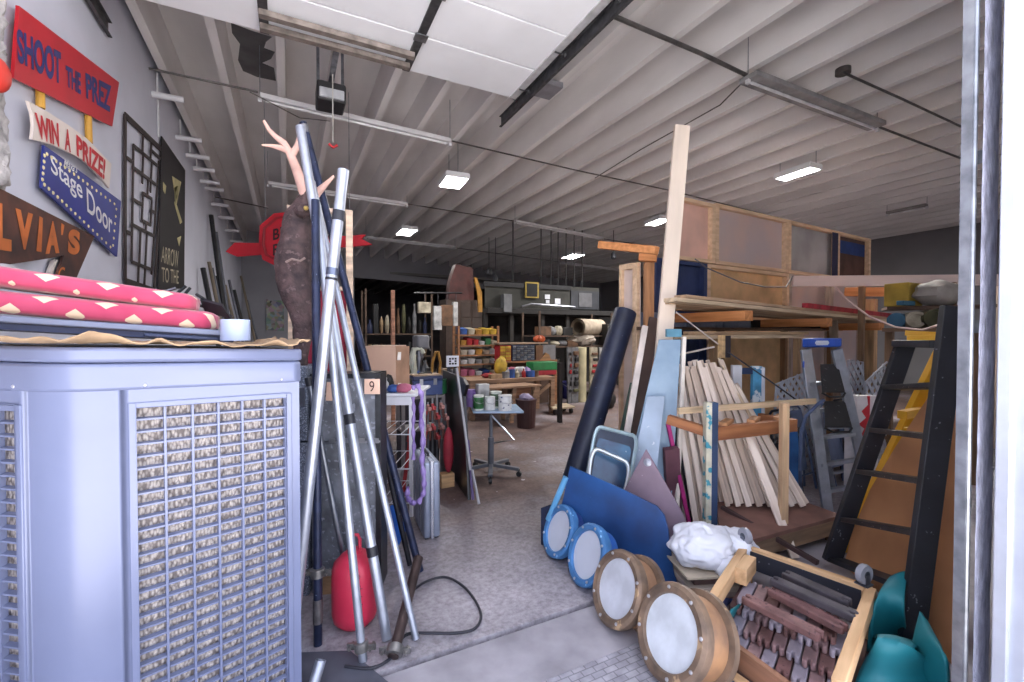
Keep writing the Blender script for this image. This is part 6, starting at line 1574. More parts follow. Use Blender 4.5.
for i, (px, py, m_, l) in enumerate(((792, 499, CHK, 'dark folded chair beside the light timber post'), (806, 492, CHB, 'blue-grey folded chair directly behind the stepladder rail'), (846, 486, CHB, 'blue-grey folded chair seen between the stepladder rails'), (860, 478, CHK, 'dark folded chair beside the red splashed board'))):
    folded_chair(px, py, 4.3, m_, l, .16+.03*i)
bar('blue_board', V((*at(796, 490, 4.2).xy, 0)), at(791, 425, 4.3), .11, .02, M((48, 104, 170), .6, 0, .2, 6), None, 'bright blue board standing beside the light timber post', 'board', up=tuple(-FWD))
hb = at(806, 410, 3.8)
single('bent_tube', MB().tube([V((*on_z(801, 505).xy, .0)), at(800, 470, 3.85), at(801, 432, 3.85), at(806, 416, 3.85), at(818, 404, 3.85), at(824, 400, 3.86)], .014, 8), CHB, 'bent blue-grey tube frame hooked on the stepladder', 'tube frame')
# grey plastic lattice
LAT = M((186, 190, 202), .5, 0, .06, 6)
def lattice(pxs, tt, label, ang=.78, pitch=.085, w=.028):
    pc = at(sum(p[0] for p in pxs)/len(pxs), sum(p[1] for p in pxs)/len(pxs), tt)
    n = -fy
    poly = [on_plane(x, y, pc, n) for x, y in pxs]
    ux, uz = fx, V((0, 0, 1))
    P2 = [((p-pc).dot(ux), (p-pc).dot(uz)) for p in poly]
    def clip(c0, d):   # convex polygon clip of a line
        lo, hi = -9, 9
        m = len(P2)
        area = sum(P2[i][0]*P2[(i+1) % m][1]-P2[(i+1) % m][0]*P2[i][1] for i in range(m))
        for i in range(m):
            a, b = P2[i], P2[(i+1) % m]
            nx, ny = (b[1]-a[1]), -(b[0]-a[0])
            if area < 0: nx, ny = -nx, -ny
            den = nx*d[0]+ny*d[1]; num = nx*(a[0]-c0[0])+ny*(a[1]-c0[1])
            if abs(den) < 1e-9:
                if num < 0: return None
            elif den > 0: hi = min(hi, num/den)
            else: lo = max(lo, num/den)
        return (lo, hi) if hi-lo > .02 else None
    t = thing('lattice_sheet', label, 'lattice', poly[0], 'grey lattice sheets behind the stepladder')
    for s_, off in ((1, 0), (-1, -.008)):
        d = (math.cos(ang*s_), math.sin(ang*s_)); nn_ = (-d[1], d[0]); mb = MB()
        for k in range(-12, 13):
            c0 = (nn_[0]*k*pitch, nn_[1]*k*pitch); r = clip(c0, d)
            if r:
                f2_ = lambda s: pc+ux*(c0[0]+d[0]*s)+uz*(c0[1]+d[1]*s)+fy*off
                mb.beam(f2_(r[0]), f2_(r[1]), w, .007, tuple(n))
        part('slat', mb, LAT, t)
    mb = MB().tube([p+fy*-.004 for p in poly], .012, 6, closed=True); part('rim', mb, LAT, t)
    return t
lattice([(776, 384), (806, 372), (818, 478), (770, 478)], 4.9, 'grey plastic lattice sheet behind the blue stepladder rail', w=.042)
lattice([(865, 382), (893, 356), (896, 362), (882, 472), (862, 472)], 5.1, 'grey plastic lattice sheet between the stepladder and the black ladder', .78, .1, .045)
lattice([(848, 360), (862, 362), (868, 471), (850, 471)], 5.15, 'grey plastic lattice sheet behind the black treads', w=.042)
# splashed board and others
c = V((*at(867, 470, 4.15).xy, 0)); zt6 = above(c, 396).z
t = thing('splashed_board', 'white board splashed with red paint between the stepladder and the black ladder', 'board', c)
w0 = RGT*.1
part('board', MB().hexa([c+w0*a+fy*d+V((0, 0, z)) for z in (0, zt6) for a, d in ((-1, 0), (1, 0), (1, .1), (-1, .1))]), M((216, 212, 216), .7), t)
sp_ = [(.6, zt6), (.75, zt6*.92), (-.1, zt6*.86), (.5, zt6*.8), (-.5, zt6*.74), (.3, zt6*.7), (-.3, zt6*.62), (.4, zt6*.58), (.0, zt6*.5), (.55, zt6*.44), (.1, zt6*.36), (.7, zt6*.3), (.95, zt6*.34), (.95, zt6)]
part('paint_splash', MB().prism([c+w0*(a*.7-.55)-fy*.003+V((0, 0, z)) for a, z in sp_], -fy*.003), M((186, 30, 44), .5), t, label='red paint splash')
# clutter above the rack at the jamb
def rollat(px, py, tt, r, ln, d, m_, label, nm='cloth_roll'):
    c = at(px, py, tt); d = V(d).normalized()
    return single(nm, MB().lathe([(r, -ln/2), (r, ln/2), (r*.75, ln/2), (r*.7, ln/2-.02), (.001, ln/2-.02)], c, d, 20), m_, label, 'roll')
U0, U1 = at(885, 330, 5.2), at(990, 333, 4.6)
U1.z = U0.z
bar('rack_shelf', U0, U1, .5, .04, WOOD((126, 96, 74)), None, 'brown shelf plank carrying cloth rolls near the jamb', 'shelf')
for k in (.05, .9): c = U0.lerp(U1, k); post(V((c.x, c.y, 0)), U0.z-.021, .07, WOOD((140, 110, 84)), 'timber post under the cloth roll shelf, %s' % ('nearer the flats' if k < .5 else 'nearer the jamb'), 'shelf_post')
zu = U0.z+.021
def onu(k, d, h): c = U0.lerp(U1, k)+lside*d; return V((c.x, c.y, zu+h))
def roll_(k, d, r, ln, ax_, m_, label):
    c = onu(k, d, r+.001); ax_ = V(ax_).normalized()
    single('cloth_roll', MB().lathe([(r, -ln/2), (r, ln/2), (r*.72, ln/2), (r*.7, ln/2-.03), (.001, ln/2-.03)], c, ax_, 20), m_, label, 'roll', 'cloth rolls by the jamb')
roll_(.22, -.06, .09, .3, -FWD-RGT*.6, pm('cream'), 'cream cloth roll on the shelf by the jamb')
roll_(.10, -.04, .085, .26, (1, .2, 0), M((52, 100, 130), .7), 'teal blue cloth roll beside the cream one')
roll_(.42, -.02, .10, .3, -FWD-RGT*.4, pm('olive'), 'olive cloth roll on the shelf by the jamb')
roll_(.60, -.04, .11, .3, -FWD, M((66, 60, 60), .8), 'dark open ended roll on the shelf nearest the jamb')
c = onu(.17, .05, .19); single('yellow_case', MB().beam(c-RGT*.14, c+RGT*.14+V((0, 0, .0)), .3, .3, (0.3, 0, 1)), M((176, 146, 52), .7, 0, .15, 6), 'mustard yellow box tilted above the teal cloth roll', 'box', bevel=.02) if False else None
bxp = at(905, 299, 5.3)
sh2a, sh2b = at(884, 309, 5.5), at(990, 310, 5.0); sh2b.z = sh2a.z
bar('rack_shelf', sh2a, sh2b, .45, .035, WOOD((112, 86, 70)), None, 'upper brown shelf plank under the long whitewashed beam', 'shelf')
for k in (.03, .95): c = sh2a.lerp(sh2b, k)+lside*.26; post(V((c.x, c.y, 0)), sh2a.z+.3, .06, WOOD((140, 110, 84)), 'slim timber post behind the upper brown shelf, %s' % ('nearer the flats' if k < .5 else 'nearer the jamb'), 'shelf_post')
zz_ = sh2a.z+.019
c = at(903, 300, 5.3); single('yellow_box', MB().box((c.x-.17, c.y-.12, zz_), (c.x+.17, c.y+.12, zz_+.27)), M((184, 154, 62), .7, 0, .15, 5), 'mustard yellow box on the upper brown shelf', 'box', bevel=.01)
c = at(938, 299, 5.2); single('grey_sack', MB().ell(V((c.x, c.y, zz_+.14)), (.38, .2, .15), 22, 14, lambda q: 1+.16*noise.noise(q*2.3)), M((166, 160, 154), .9, 0, .1, 6), 'pale grey sack lying on the upper brown shelf', 'sack')
c = at(890, 307, 5.25); single('teal_box', MB().box((c.x-.17, c.y-.2, zz_), (c.x+.1, c.y-.13, zz_+.05)), M((56, 110, 140), .6), 'flat teal box in front of the mustard yellow one', 'box', bevel=.005)

# ------------------------------------------------------------------ black stage ladder
fLf, fRf = V((*on_z(831, 572).xy, 0)), V((*on_z(911, 652).xy, 0))
back = V((.82, -.58, 0))
topL = at(906, 342, 2.93); topR = at(951, 330, 2.24)
topR = topR+(topR-fRf).normalized()*.12
t = thing('stage_ladder', 'heavy black scuffed wooden ladder leaning against the jamb side', 'ladder', fRf)
BKW = M((30, 32, 40), .5, 0, .2, 6, spots=(120, 122, 130), spot_scale=30, spot_at=.7)
acr = (fLf-fRf).normalized()
nL = acr
for f_, tp_ in ((fLf, topL), (fRf, topR)):
    d = (tp_-f_).normalized(); wdir = acr.cross(d).normalized()
    f2 = f_+V((0, 0, .07))
    bar('rail', f2, tp_, .105, .04, BKW, t, up=tuple(acr), bevel=.004)
for k, (a, b2) in enumerate((((843, 520), (925, 534)), ((858, 472), (932, 482)), ((873, 430), (940, 437)), ((888, 388), (945, 385)))):
    fr_a = lambda f_, tp_, py: min((f_.lerp(tp_, s/200) for s in range(0, 200)), key=lambda p: abs(341-FPX*(p-CAM).dot(UPV)/(p-CAM).dot(FWD)-py))
    pL, pR = fr_a(fLf, topL, a[1]), fr_a(fRf, topR, b2[1])
    bar('rung', pL, pR, .11, .03, M((40, 36, 40), .5, 0, .25, 8, spots=(130, 110, 100), spot_scale=30, spot_at=.64), t)
pL, pR = fr_a(fLf, topL, 560), fr_a(fRf, topR, 592); bar('rung', pL, pR, .11, .03, BKW, t)
bar('top_board', topL+V((0, 0, -.01)), topR.lerp(fRf, .11), .15, .04, BKW, t)
# yellow trestle behind it
YLW = M((228, 172, 40), .5, 0, .08, 5)
t = thing('yellow_trestle', 'yellow folding sawhorse leaning behind the black ladder', 'sawhorse', V((*on_z(850, 560).xy, 0)))
yb0 = on_z(846, 552); 
bar('leg', V((yb0.x, yb0.y, .02)), at(943, 350, 3.25), .085, .05, YLW, t, up=tuple(-FWD)); 
yb1 = on_z(860, 556)
bar('leg', V((yb1.x+.06, yb1.y-.02, .02)), at(954, 354, 3.15), .07, .045, YLW, t, up=tuple(-FWD))
bar('cross_tube', at(902, 415, 3.05), at(932, 409, 3.3), .055, .055, YLW, t); bar('spreader', at(906, 430, 3.1), at(936, 424, 3.2), .03, .03, YLW, t)
bar('top_beam', at(908, 339, 3.3), at(952, 338, 3.1), .06, .05, YLW, t); bar('top_beam', at(905, 333, 3.4), at(945, 335, 3.25), .04, .04, YLW, t)
part('foot', MB().ell(V((yb0.x, yb0.y, .03)), (.05, .05, .03), 14, 8), YLW, t)
# plywood sheet
PLYM = M((190, 138, 96), .6, 0, .1, 2.2, c2=(168, 116, 78)); 
n = (fRf-fLf).cross(topL-fLf).normalized()
if (fLf-CAM).dot(n) < 0: n = -n
a0 = fLf+n*.13; a0 = a0-(n-V((0, 0, n.z)))*0
def footy(px):
    y = 700.0
    while on_plane(px, y, a0, n).z < .004: y -= .5
    return (px, y)
ply_a = V(a0); ply_b = a0+(fRf-fLf); ply_c = a0+(topL-fLf)
plane_panel('plywood_sheet', [footy(846), footy(900), footy(955), (960, 380), (940, 384), (922, 410), (897, 448), (872, 490), (853, 535)], ply_a, ply_b, ply_c, .012, PLYM, 'curved brown plywood sheet leaning behind the black ladder', 'plywood')
dc = on_z(905, 590, .03)
single('white_disc', MB().lathe([(.15, 0), (.15, .02), (.14, .024), (.001, .024)], on_z(902, 599, .005), (0.0, 0, 1), 40), M((206, 202, 204), .6), 'round pale disc on the floor behind the teal sheet', 'disc')
TEAL = M((20, 116, 128), .55, 0, .1, 3)
# teal sheet: a folded floppy sheet of foam
def teal1(u, v):
    # front fold: from the floor ridge over toward the camera
    A0, A1 = on_z(842, 690, .02), on_z(955, 690, .02)
    B0, B1 = at(868, 636, 1.86), at(905, 634, 1.95)
    base = A0.lerp(A1, u); top = B0.lerp(B1, u)
    p = base.lerp(top, v); p.z += .05*math.sin(v*math.pi)+.02*noise.noise((u*3, v*3, 1))
    return p
def tsheet(rows, nu=14, nv=14):
    def fn(u, v):
        k = v*(len(rows)-1); i = min(int(k), len(rows)-2); f_ = k-i
        def rw(r):
            a, b, c = V(r[0]), V(r[1]), V(r[2])
            return a*((1-u)*(1-2*u))+b*(4*u*(1-u))+c*(u*(2*u-1))
        a, b, c, d = rw(rows[max(i-1, 0)]), rw(rows[i]), rw(rows[i+1]), rw(rows[min(i+2, len(rows)-1)])
        p = .5*((2*b)+(c-a)*f_+(2*a-5*b+4*c-d)*f_*f_+(3*b-a-3*c+d)*f_*f_*f_)
        p.z = max(p.z, .008)
        return p
    return MB().grid(fn, nu, nv)
t = thing('teal_sheet', 'folded teal foam sheet slumped at the foot of the black ladder', 'foam sheet', on_z(900, 660))
r1 = [on_z(850, 698, .01), on_z(890, 705, .01), on_z(946, 700, .01)]
r2 = [on_z(862, 668, .08), on_z(892, 676, .10), on_z(940, 668, .08)]
r3 = [at(878, 637, 1.95), at(895, 640, 1.93), at(913, 648, 1.9)]
r4 = [on_z(872, 640, .02), on_z(905, 640, .02), on_z(935, 650, .02)]
part('front_fold', tsheet([r1, r2, r3, r4]), TEAL, t, solid=.012, angle=70)
q1 = [on_z(868, 652, .015), on_z(890, 640, .015), on_z(908, 640, .015)]
q2 = [at(874, 605, 2.2), at(888, 600, 2.2), at(904, 608, 2.15)]
q3 = [at(890, 578, 2.3), at(900, 573, 2.3), at(907, 572, 2.3)]
part('back_fold', tsheet([q1, q2, q3]), TEAL, t, solid=.012, angle=70)
q1 = [on_z(908, 668, .01), on_z(930, 690, .01), on_z(950, 700, .01)]
q2 = [at(914, 640, 2.0), at(930, 645, 1.9), at(946, 660, 1.8)]
q3 = [at(921, 612, 2.05), at(926, 620, 2.0), at(933, 634, 1.95)]
part('side_fold', tsheet([q1, q2, q3]), TEAL, t, solid=.012, angle=70)
for i in range(4):
    p, q = on_z(930+i*4, 655-i*6, .012+.0*i), on_z(951, 622-i*4+10, .012)
    bar('metal_strip', p, q, .025, .012, M((196, 200, 206), .4, .6), None, f'thin pale metal strip on the floor at the jamb, {nth(i)} from the teal sheet', 'strip', 'metal strips on the floor')
# ------------------------------------------------------------------ front right: portholes, blue panel, dolly
BLUP = M((26, 50, 94), .4, 0, .15, 2.5, c2=(34, 84, 146), spots=(80, 110, 170), spot_scale=50, spot_at=.74)
a0 = on_z(548, 549); a1 = on_z(680, 590); a2 = at(569, 466, 3.34)
t0_ = thing('blue_board', 'curved navy plywood board propped up behind the four portholes', 'board', a0)
n = (a1-a0).cross(a2-a0).normalized()
if n.dot(FWD) > 0: n = -n
pl_ = [(552, 549), (678, 588), (673, 570), (668, 530), (664, 515), (657, 506), (620, 488), (570, 466)]
pts = [on_plane(x, y, a0, n) for x, y in pl_]; pts = [V((p.x, p.y, max(p.z, .004))) for p in pts]
part('panel', MB().prism(pts, n*-.02), BLUP, t0_, bevel=.003)
part('edge_strip', MB().tube([on_plane(x, y, a0+n*.012, n) for x, y in ((566, 477), (548, 520))], .022, 8), M((96, 160, 206), .5), t0_, label='pale blue edge strip')
part('end_block', MB().prism([on_plane(x, y, a0-n*.03, n) for x, y in ((541, 508), (549, 505), (556, 546), (541, 545))], n*-.03), M((34, 44, 76), .6), t0_, label='dark navy end block')
# portholes
GLASS = M((206, 212, 226), .5, 0, .06, 3); BLS = M((74, 130, 188), .45, 0, .16, 6, spots=(150, 200, 236), spot_scale=20, spot_at=.66)
BRZ = M((140, 116, 96), .5, .15, .25, 8, c2=(92, 78, 68), spots=(190, 160, 126), spot_scale=16, spot_at=.64)
COP = M((178, 134, 96), .5, .1, .2, 6, c2=(132, 104, 86)); RIV = M((206, 206, 212), .35, .6)
NP = (-FWD*.35-RGT*.85); NP.z = 0; NP = (NP.normalized()*.92+V((0, 0, .40))).normalized()
def porthole(px, py, r, dpt, ringm, sidem, glassm, label, rot=0, two=True, nv=NP):
    zc = r*math.sqrt(1-nv.z**2)+.012
    c = on_z(px, py, zc)
    # the barrel runs back from the face; drop the rear rim to the ground as well
    t = thing('porthole', label, 'porthole', V((c.x, c.y, 0)), 'portholes in a row on the floor')
    part('front_ring', MB().lathe([(r*.75, .012), (r*.77, .022), (r*.9, .026), (r*.985, .016), (r, 0), (r*.98, -.03), (r*.86, -.034), (r*.75, -.02), (r*.75, .012)], c, nv, 48, caps=False), ringm, t)
    part('barrel', MB().lathe([(r*.86, -.03), (r*.9, -.045), (r*.86, -.06), (r*.88, -.08), (r*.85, -dpt)], c, nv, 48), sidem, t)
    if two: part('rear_flange', MB().lathe([(r*.8, -dpt+.004), (r*.99, -dpt), (r*1.0, -dpt-.03), (r*.8, -dpt-.03)], c, nv, 48), ringm, t)
    part('pane', MB().lathe([(.001, .004), (r*.76, .004), (r*.76, -.01), (.001, -.01)], c, nv, 48, caps=False), glassm, t, label='frosted white pane')
    rf = V((0, 0, 1)); x = nv.cross(rf).normalized(); y = nv.cross(x)
    for k in range(8):
        a = rot+2*math.pi*(k+.5)/8; pc = c+nv*.024+(x*math.cos(a)+y*math.sin(a))*r*.87
        part('rivet', MB().lathe([(.009, 0), (.008, .006), (.001, .009)], pc, nv, 10), RIV, t)
    return t
porthole(559.5, 531, .185, .10, BLS, M((40, 66, 130), .5), GLASS, 'pale blue porthole furthest back in the row', .1, False)
porthole(588, 554.5, .192, .11, BLS, M((44, 96, 176), .5), GLASS, 'pale blue porthole, second from the back of the row', .3, False)
porthole(618, 588, .200, .13, BRZ, COP, M((214, 218, 228), .5), 'bronze painted porthole beside the nearer blue one', .2)
porthole(672, 632, .212, .16, BRZ, COP, M((226, 232, 240), .5), 'largest bronze porthole at the front of the row', 0)
# two stacked folding trays behind the blue board
def rrect(pq, rad=.18, n=6):
    """rounded quad through four 3-D corners"""
    out = []; m = len(pq)
    for i in range(m):
        a, b_, c = V(pq[i-1]), V(pq[i]), V(pq[(i+1) % m])
        p0_, p1_ = b_.lerp(a, rad), b_.lerp(c, rad)
        for k in range(n+1):
            s = k/n; out.append(p0_*((1-s)**2)+b_*(2*s*(1-s))+p1_*(s*s))
    return out
b0 = on_z(588, 545); 
tq = [at(583, 500, 3.42), at(625, 506, 3.42), at(637, 437, 3.62), at(596, 426, 3.62)]
nq = (tq[1]-tq[0]).cross(tq[3]-tq[0]).normalized(); 
if nq.dot(FWD) > 0: nq = -nq
# extend down to the floor along the panel slope
def down(p, q):
    d = (p-q).normalized(); return p+d*(p.z/-d.z if d.z < 0 else 0)
tq[0] = down(tq[0], tq[3]); tq[1] = down(tq[1], tq[2])
tq = [p-nq*((p-tq[3]).dot(nq)) for p in tq]
t = thing('folding_table', 'small folded table with a rounded teal top leaning behind the blue board', 'folding table', tq[0])
ou = rrect(tq, .13)
inn = rrect([tq[0].lerp(tq[2], .1), tq[1].lerp(tq[3], .1), tq[2].lerp(tq[0], .1), tq[3].lerp(tq[1], .1)], .1)
part('table_top', MB().prism(ou, nq*-.025), M((40, 52, 74), .5), t)
part('inlay', MB().prism([p+nq*.002 for p in inn], nq*.002), M((54, 92, 122), .25, 0, .4, 4, c2=(48, 56, 84), spots=(150, 180, 200), spot_scale=22, spot_at=.72), t, label='dark teal glossy inlay')
part('rim', MB().tube([p+nq*.004 for p in ou], .016, 8, closed=True), M((176, 200, 208), .35, .5), t, label='silvery rim')
lq = [at(585, 505, 3.36), at(619, 515, 3.3), at(630, 464, 3.45), at(591, 447, 3.5)]
lq[0] = down(lq[0], lq[3]); lq[1] = down(lq[1], lq[2])
pth = [lq[0]]+rrect(lq, .16)[14:28]+[lq[1]] if False else None
r_ = rrect(lq, .2)
seq = r_[14:28]   # corners 2 and 3
part('leg_loop', MB().tube([lq[1]+nq*.03]+[p+nq*.03 for p in seq]+[lq[0]+nq*.03], .016, 10), M((206, 214, 216), .3, .7), t, label='bright tubular leg loop')
# purple-grey triangular board
a0 = on_z(640, 560); a1 = on_z(704, 575); a2 = at(646, 449, 3.25)
t = thing('triangular_board', 'purple-grey pointed board with a round bolt near its tip, behind the blue board', 'board', a0)
n = (a1-a0).cross(a2-a0).normalized(); n = -n if n.dot(FWD) > 0 else n
pts = [on_plane(x, y, a0, n) for x, y in ((612, 555), (704, 576), (683, 514), (646, 449), (625, 488))]; pts = [V((p.x, p.y, max(p.z, .003))) for p in pts]
part('board', MB().prism(pts, n*-.02), M((132, 112, 128), .5, 0, .15, 3, spots=(190, 176, 190), spot_scale=18, spot_at=.72), t, bevel=.003)
pc = on_plane(647.5, 462.5, a0, n); part('bolt', MB().lathe([(.028, 0), (.028, .006), (.014, .008), (.014, .02), (.001, .022)], pc, n, 18), MET, t)
# stacked boards with the white cloth on top
st_ = on_z(700, 590)
cols_ = [M((150, 122, 118), .8, 0, .15, 6), M((176, 158, 150), .8, 0, .15, 6), M((196, 182, 168), .8, 0, .1, 6), M((120, 96, 94), .8, 0, .15, 6), M((168, 150, 150), .8)]
dx, dy = V((.93, -.36, 0)), V((.36, .93, 0))
z = .0
c = on_z(703, 588, .0)
for i in range(5):
    h_ = .032; w_, l_ = .36-.03*i, .34-.02*i
    o = c+dx*(.02*math.sin(i*2.2))+dy*(.02*math.cos(i*1.7))
    single('offcut_board', MB().hexa([o+dx*a*w_/2+dy*b2*l_/2+V((0, 0, zz)) for zz in (z, z+h_) for a, b2 in ((-1, -1), (1, -1), (1, 1), (-1, 1))]), cols_[i], f'board offcut under the white cloth, {nth(i)} from the floor up', 'board', 'offcuts under the white cloth', bevel=.003)
    z += h_+.001
single('notched_board', MB().prism([c+dx*a+dy*b2+V((0, 0, z)) for a, b2 in ((-.2, -.19), (.0, -.19), (.0, -.15), (.05, -.15), (.05, -.19), (.17, -.19), (.17, .12), (-.2, .12))], (0, 0, .012)), M((206, 192, 172), .7, 0, .08, 5), 'pale notched board directly beneath the white cloth', 'board')
zc = z+.013
cc = at(702, 535, tof(c)-.02)
def clothfn(d):
    q = d*2.4+V((noise.noise(d*3)*.8, noise.noise(d*3+V((5, 0, 0)))*.8, 0))
    k = .96+.20*noise.noise(d*1.7+V((4, 0, 0)))+.20*(.25-abs(noise.noise(q*.8)))+.04*(.2-abs(noise.noise(q*1.9+V((3, 1, 0)))))
    return k
cl = V((cc.x, cc.y, zc+.10))
mb = MB().ell(cl, (.215, .18, .125), 72, 44, clothfn)
mb.ell(cl+RGT*.22+FWD*.06+V((0, 0, -.03)), (.15, .14, .11), 60, 36, lambda d: clothfn(d+V((1, 1, 0))))
mb.ell(cl+RGT*.10-FWD*.14+V((0, 0, -.07)), (.09, .08, .07), 30, 20, lambda d: clothfn(d+V((2, 0, 1))))
for i, p in enumerate(mb.v):
    if p.z < zc: p.z = zc
single('white_cloth', mb, M((226, 228, 238), .9, 0, .04, 4, bump=.5, bscale=14), 'crumpled white cloth heaped on the board offcuts', 'cloth', angle=80)
# blue cloth strip on the floor
def bc_(u, v):
    p = on_z(655, 580).lerp(on_z(735, 600), u).lerp(on_z(640, 600).lerp(on_z(715, 622), u), v)
    p.z = .012+.02*abs(noise.noise((u*5, v*4, 2))); return p
single('navy_cloth', MB().grid(bc_, 30, 14), M((62, 70, 118), .9, 0, .2, 6), 'dark blue cloth spread on the floor behind the largest porthole', 'cloth', solid=.006)
# upturned dolly
DLY = WOOD((214, 176, 134), (190, 150, 108))
zd = .25
A4, B4, C4, D4 = on_z(745, 551, zd), on_z(871, 594, zd), on_z(838, 690, zd), on_z(712, 604, zd)
A4.z = B4.z = zd
ctr = (A4+B4+C4+D4)/4
t = thing('upturned_dolly', 'square pine dolly frame with casters on top, boxed round a heap of notched slats', 'dolly', V((ctr.x, ctr.y, 0)))
for p, q in ((A4, B4), (B4, C4), (D4, A4)):
    bar('frame_beam', p, q, .045, .075, DLY, t, bevel=.004)
bar('inner_face', A4.lerp(B4, .06)+(C4-B4).normalized()*.028+V((0, 0, -.03)), A4.lerp(B4, .94)+(C4-B4).normalized()*.028+V((0, 0, -.04)), .006, .11, M((40, 42, 54), .6, spots=(100, 100, 110), spot_scale=30, spot_at=.68), t, label='black painted inner face')
for p in (A4, B4, C4, D4): part('corner_leg', MB().box((p.x-.03, p.y-.03, .0), (p.x+.03, p.y+.03, zd-.04)), DLY, t)
ab = (B4-A4).normalized(); ad = (D4-A4).normalized()
FB_ = WOOD((164, 118, 92))
lo = .065
bar('lower_board', D4+V((0, 0, lo-zd))-ad*.02, C4+V((0, 0, lo-zd))-ad*.02, .03, .12, FB_, t, bevel=.003)
bar('block', A4+ad*.13+ab*.06+V((0, 0, .0)), A4+ad*.33+ab*.05, .06, .09, DLY, t, bevel=.003)
part('base_board', MB().prism([p+V((0, 0, .006-zd)) for p in (A4, B4, C4, D4)], (0, 0, .015)), M((120, 92, 84), .8, 0, .15, 5), t)
def caster(p, ax_, label=None):
    cz_ = p+V((0, 0, .038+.055))
    h_ = part('caster_fork', MB().box((p.x-.03, p.y-.03, p.z+.038), (p.x+.03, p.y+.03, p.z+.046)).beam(p+V((0, 0, .042))+V(ax_)*.02, cz_+V(ax_)*.02, .03, .005, tuple(ax_)).beam(p+V((0, 0, .042))-V(ax_)*.02, cz_-V(ax_)*.02, .03, .005, tuple(ax_)), M((120, 124, 136), .4, .8), t)
    part('wheel', MB().lathe([(.03, -.016), (.048, -.015), (.052, 0), (.048, .015), (.03, .016)], cz_, ax_, 24), M((150, 152, 164), .5), h_, label='grey rubber wheel')
    part('hub', MB().lathe([(.02, -.019), (.02, .019)], cz_, ax_, 14), M((84, 90, 100), .4, .6), h_)
caster(A4+ab*.0+ad*.0, (ad*.8-ab*.6).normalized()); caster(B4-ab*.03+ad*.0, (ab*.9+ad*.4).normalized())
part('paper_tag', MB().prism([B4+ad*a-ab*b2+V((0, 0, -.02-zc_*0)) for a, b2, zc_ in ((.06, .03, 0), (.13, .035, 0))]+[B4+ad*.13-ab*.035+V((0, 0, -.1)), B4+ad*.06-ab*.03+V((0, 0, -.1))], -ab*.002), M((216, 186, 200), .7), t, label='pink paper tag')
# notched slats heaped inside
SLA = [M((128, 92, 90), .75, 0, .2, 10, spots=(80, 58, 62), spot_scale=60, spot_at=.62), M((150, 120, 122), .75, 0, .2, 10), M((168, 158, 172), .7, 0, .15, 8), M((72, 66, 74), .7, 0, .25, 8)]
def slat(p, q, w, h, mat, label):
    """a thick batten with crenellated rounded ends"""
    d = (q-p).normalized(); L = (q-p).length; s = V((0, 0, 1)).cross(d).normalized(); u = d.cross(s)
    out = []; tooth = .018
    prof = [(0, .5), (0, .18), (tooth, .18), (tooth, -.18), (0, -.18), (0, -.5)]
    def P_(x, y): return p+d*x+s*(w*y)
    pts = [P_(.012, -.5), P_(L-.012, -.5), P_(L, -.38), P_(L, -.12), P_(L-.03, -.10), P_(L-.03, .10), P_(L, .12), P_(L, .38), P_(L-.012, .5), P_(.012, .5), P_(0, .38), P_(0, .12), P_(.03, .10), P_(.03, -.10), P_(0, -.12), P_(0, -.38)]
    return single('notched_batten', MB().prism([x-u*h/2 for x in pts], u*h), mat, label, 'slat', 'notched slats in the dolly', bevel=.006)
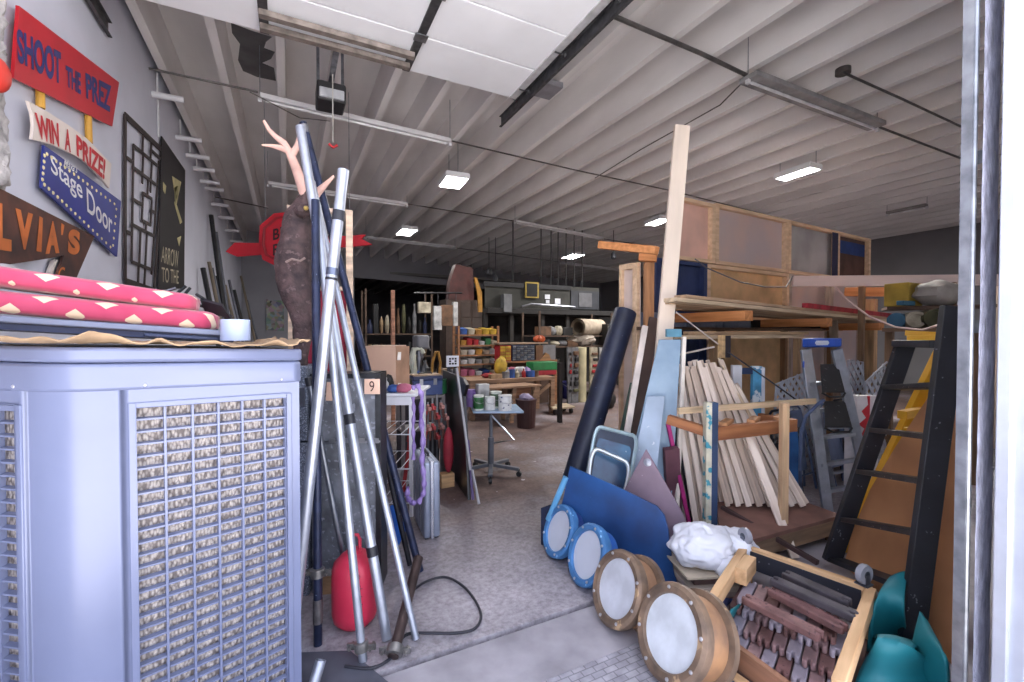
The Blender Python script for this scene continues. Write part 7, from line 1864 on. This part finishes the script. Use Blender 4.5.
# bottom layers: rows of slats side by side, pointing to the front of the dolly
ldir = (D4-A4).normalized()*.35+(B4-A4).normalized()*.94; ldir.z = 0; ldir.normalize()
lsid = V((0, 0, 1)).cross(ldir).normalized()
org = A4+ad*.13+ab*.05; 
k = 0
bdir = (A4-D4); bdir.z = 0; bdir.normalize()
for ly in range(4):
    zz = .042+.04*ly
    for j in range(8-(ly == 3)):
        o = D4+ab*(.05+.064*j+.03*(ly % 2))+bdir*(.03+.08*ly+.025*((j*3+ly) % 3))
        L = .50-.085*ly-.03*((j*3+ly) % 3)
        p = V((o.x, o.y, zz))
        slat(p, p+bdir*L, .056, .036, SLA[1+(j+ly) % 2] if (j+2*ly) % 4 else SLA[0], f'notched slat end facing out of the dolly heap, layer {["one", "two", "three", "four"][ly]} up, {nth(j)} along')
        k += 1
for i, (x0_, y0_, x1_, y1_, z_, m_, l) in enumerate(((744, 598, 822, 637, .235, SLA[0], 'reddish-brown notched slat lying loose on the dolly heap, at the front'), (770, 590, 846, 630, .235, SLA[0], 'reddish-brown notched slat lying loose on the dolly heap, in the middle'), (772, 580, 857, 618, .275, SLA[3], 'blackened notched slat lying on top of the dolly heap'), (784, 574, 850, 604, .27, SLA[3], 'blackened notched slat behind the topmost one'))):
    slat(on_z(x0_, y0_, z_), on_z(x1_, y1_, z_), .066, .036, m_, l)
single('teal_scrap', MB().grid(lambda u, v: (D4.lerp(A4, .12+.3*u)+ab*(.03+.04*v)+V((0, 0, -.2+.16*v*(1-.4*u)))), 8, 8), TEAL, 'teal foam scrap tucked inside the dolly corner', 'foam scrap', solid=.008)
single('dark_cloth', MB().grid(lambda u, v: on_z(715, 668).lerp(on_z(800, 720), u).lerp(on_z(700, 700).lerp(on_z(770, 740), u), v)+V((0, 0, .012+.02*abs(noise.noise((u*4, v*3, 5))))), 24, 12), M((84, 86, 106), .9, 0, .15, 6), 'grey-blue cloth on the floor in front of the dolly', 'cloth', solid=.006)
p0, p1 = on_z(720, 668, .015), on_z(765, 700, .015); bar('pine_strip', p0, p1, .05, .03, DLY, None, 'pine strip lying on the floor in front of the dolly', 'strip')
# ------------------------------------------------------------------ light
w = bpy.data.worlds.new('sky'); SC.world = w; w.use_nodes = True
bg = w.node_tree.nodes['Background']
bg.inputs['Color'].default_value = (.76, .82, 1.0, 1); bg.inputs['Strength'].default_value = 1.3
sd = bpy.data.lights.new('sun', 'SUN'); sd.energy = 19.0; sd.angle = R(.6); sd.color = (1, .97, .93)
so = bpy.data.objects.new('sun', sd); COL.objects.link(so)
so.rotation_euler = V((0.8, -.16, -1.0)).to_track_quat('-Z', 'Y').to_euler()   # a shade behind the facade: the forecourt is sunlit right up to the doorway, the doorway is in shade
# the lit ceiling panels
for i, c in enumerate(panel_centres):
    ad = bpy.data.lights.new('panel_lamp', 'AREA'); ad.energy = [32, 150, 80, 18, 6][i]; ad.size = .5; ad.color = (1, .98, .96)
    ao = bpy.data.objects.new('panel_lamp', ad); COL.objects.link(ao); ao.location = c-V((0, 0, .06))
SC.view_settings.view_transform = 'Standard'; SC.view_settings.look = 'None'
SC.view_settings.exposure = 1.3; SC.view_settings.gamma = 1.0; SC.view_settings.use_curve_mapping = False
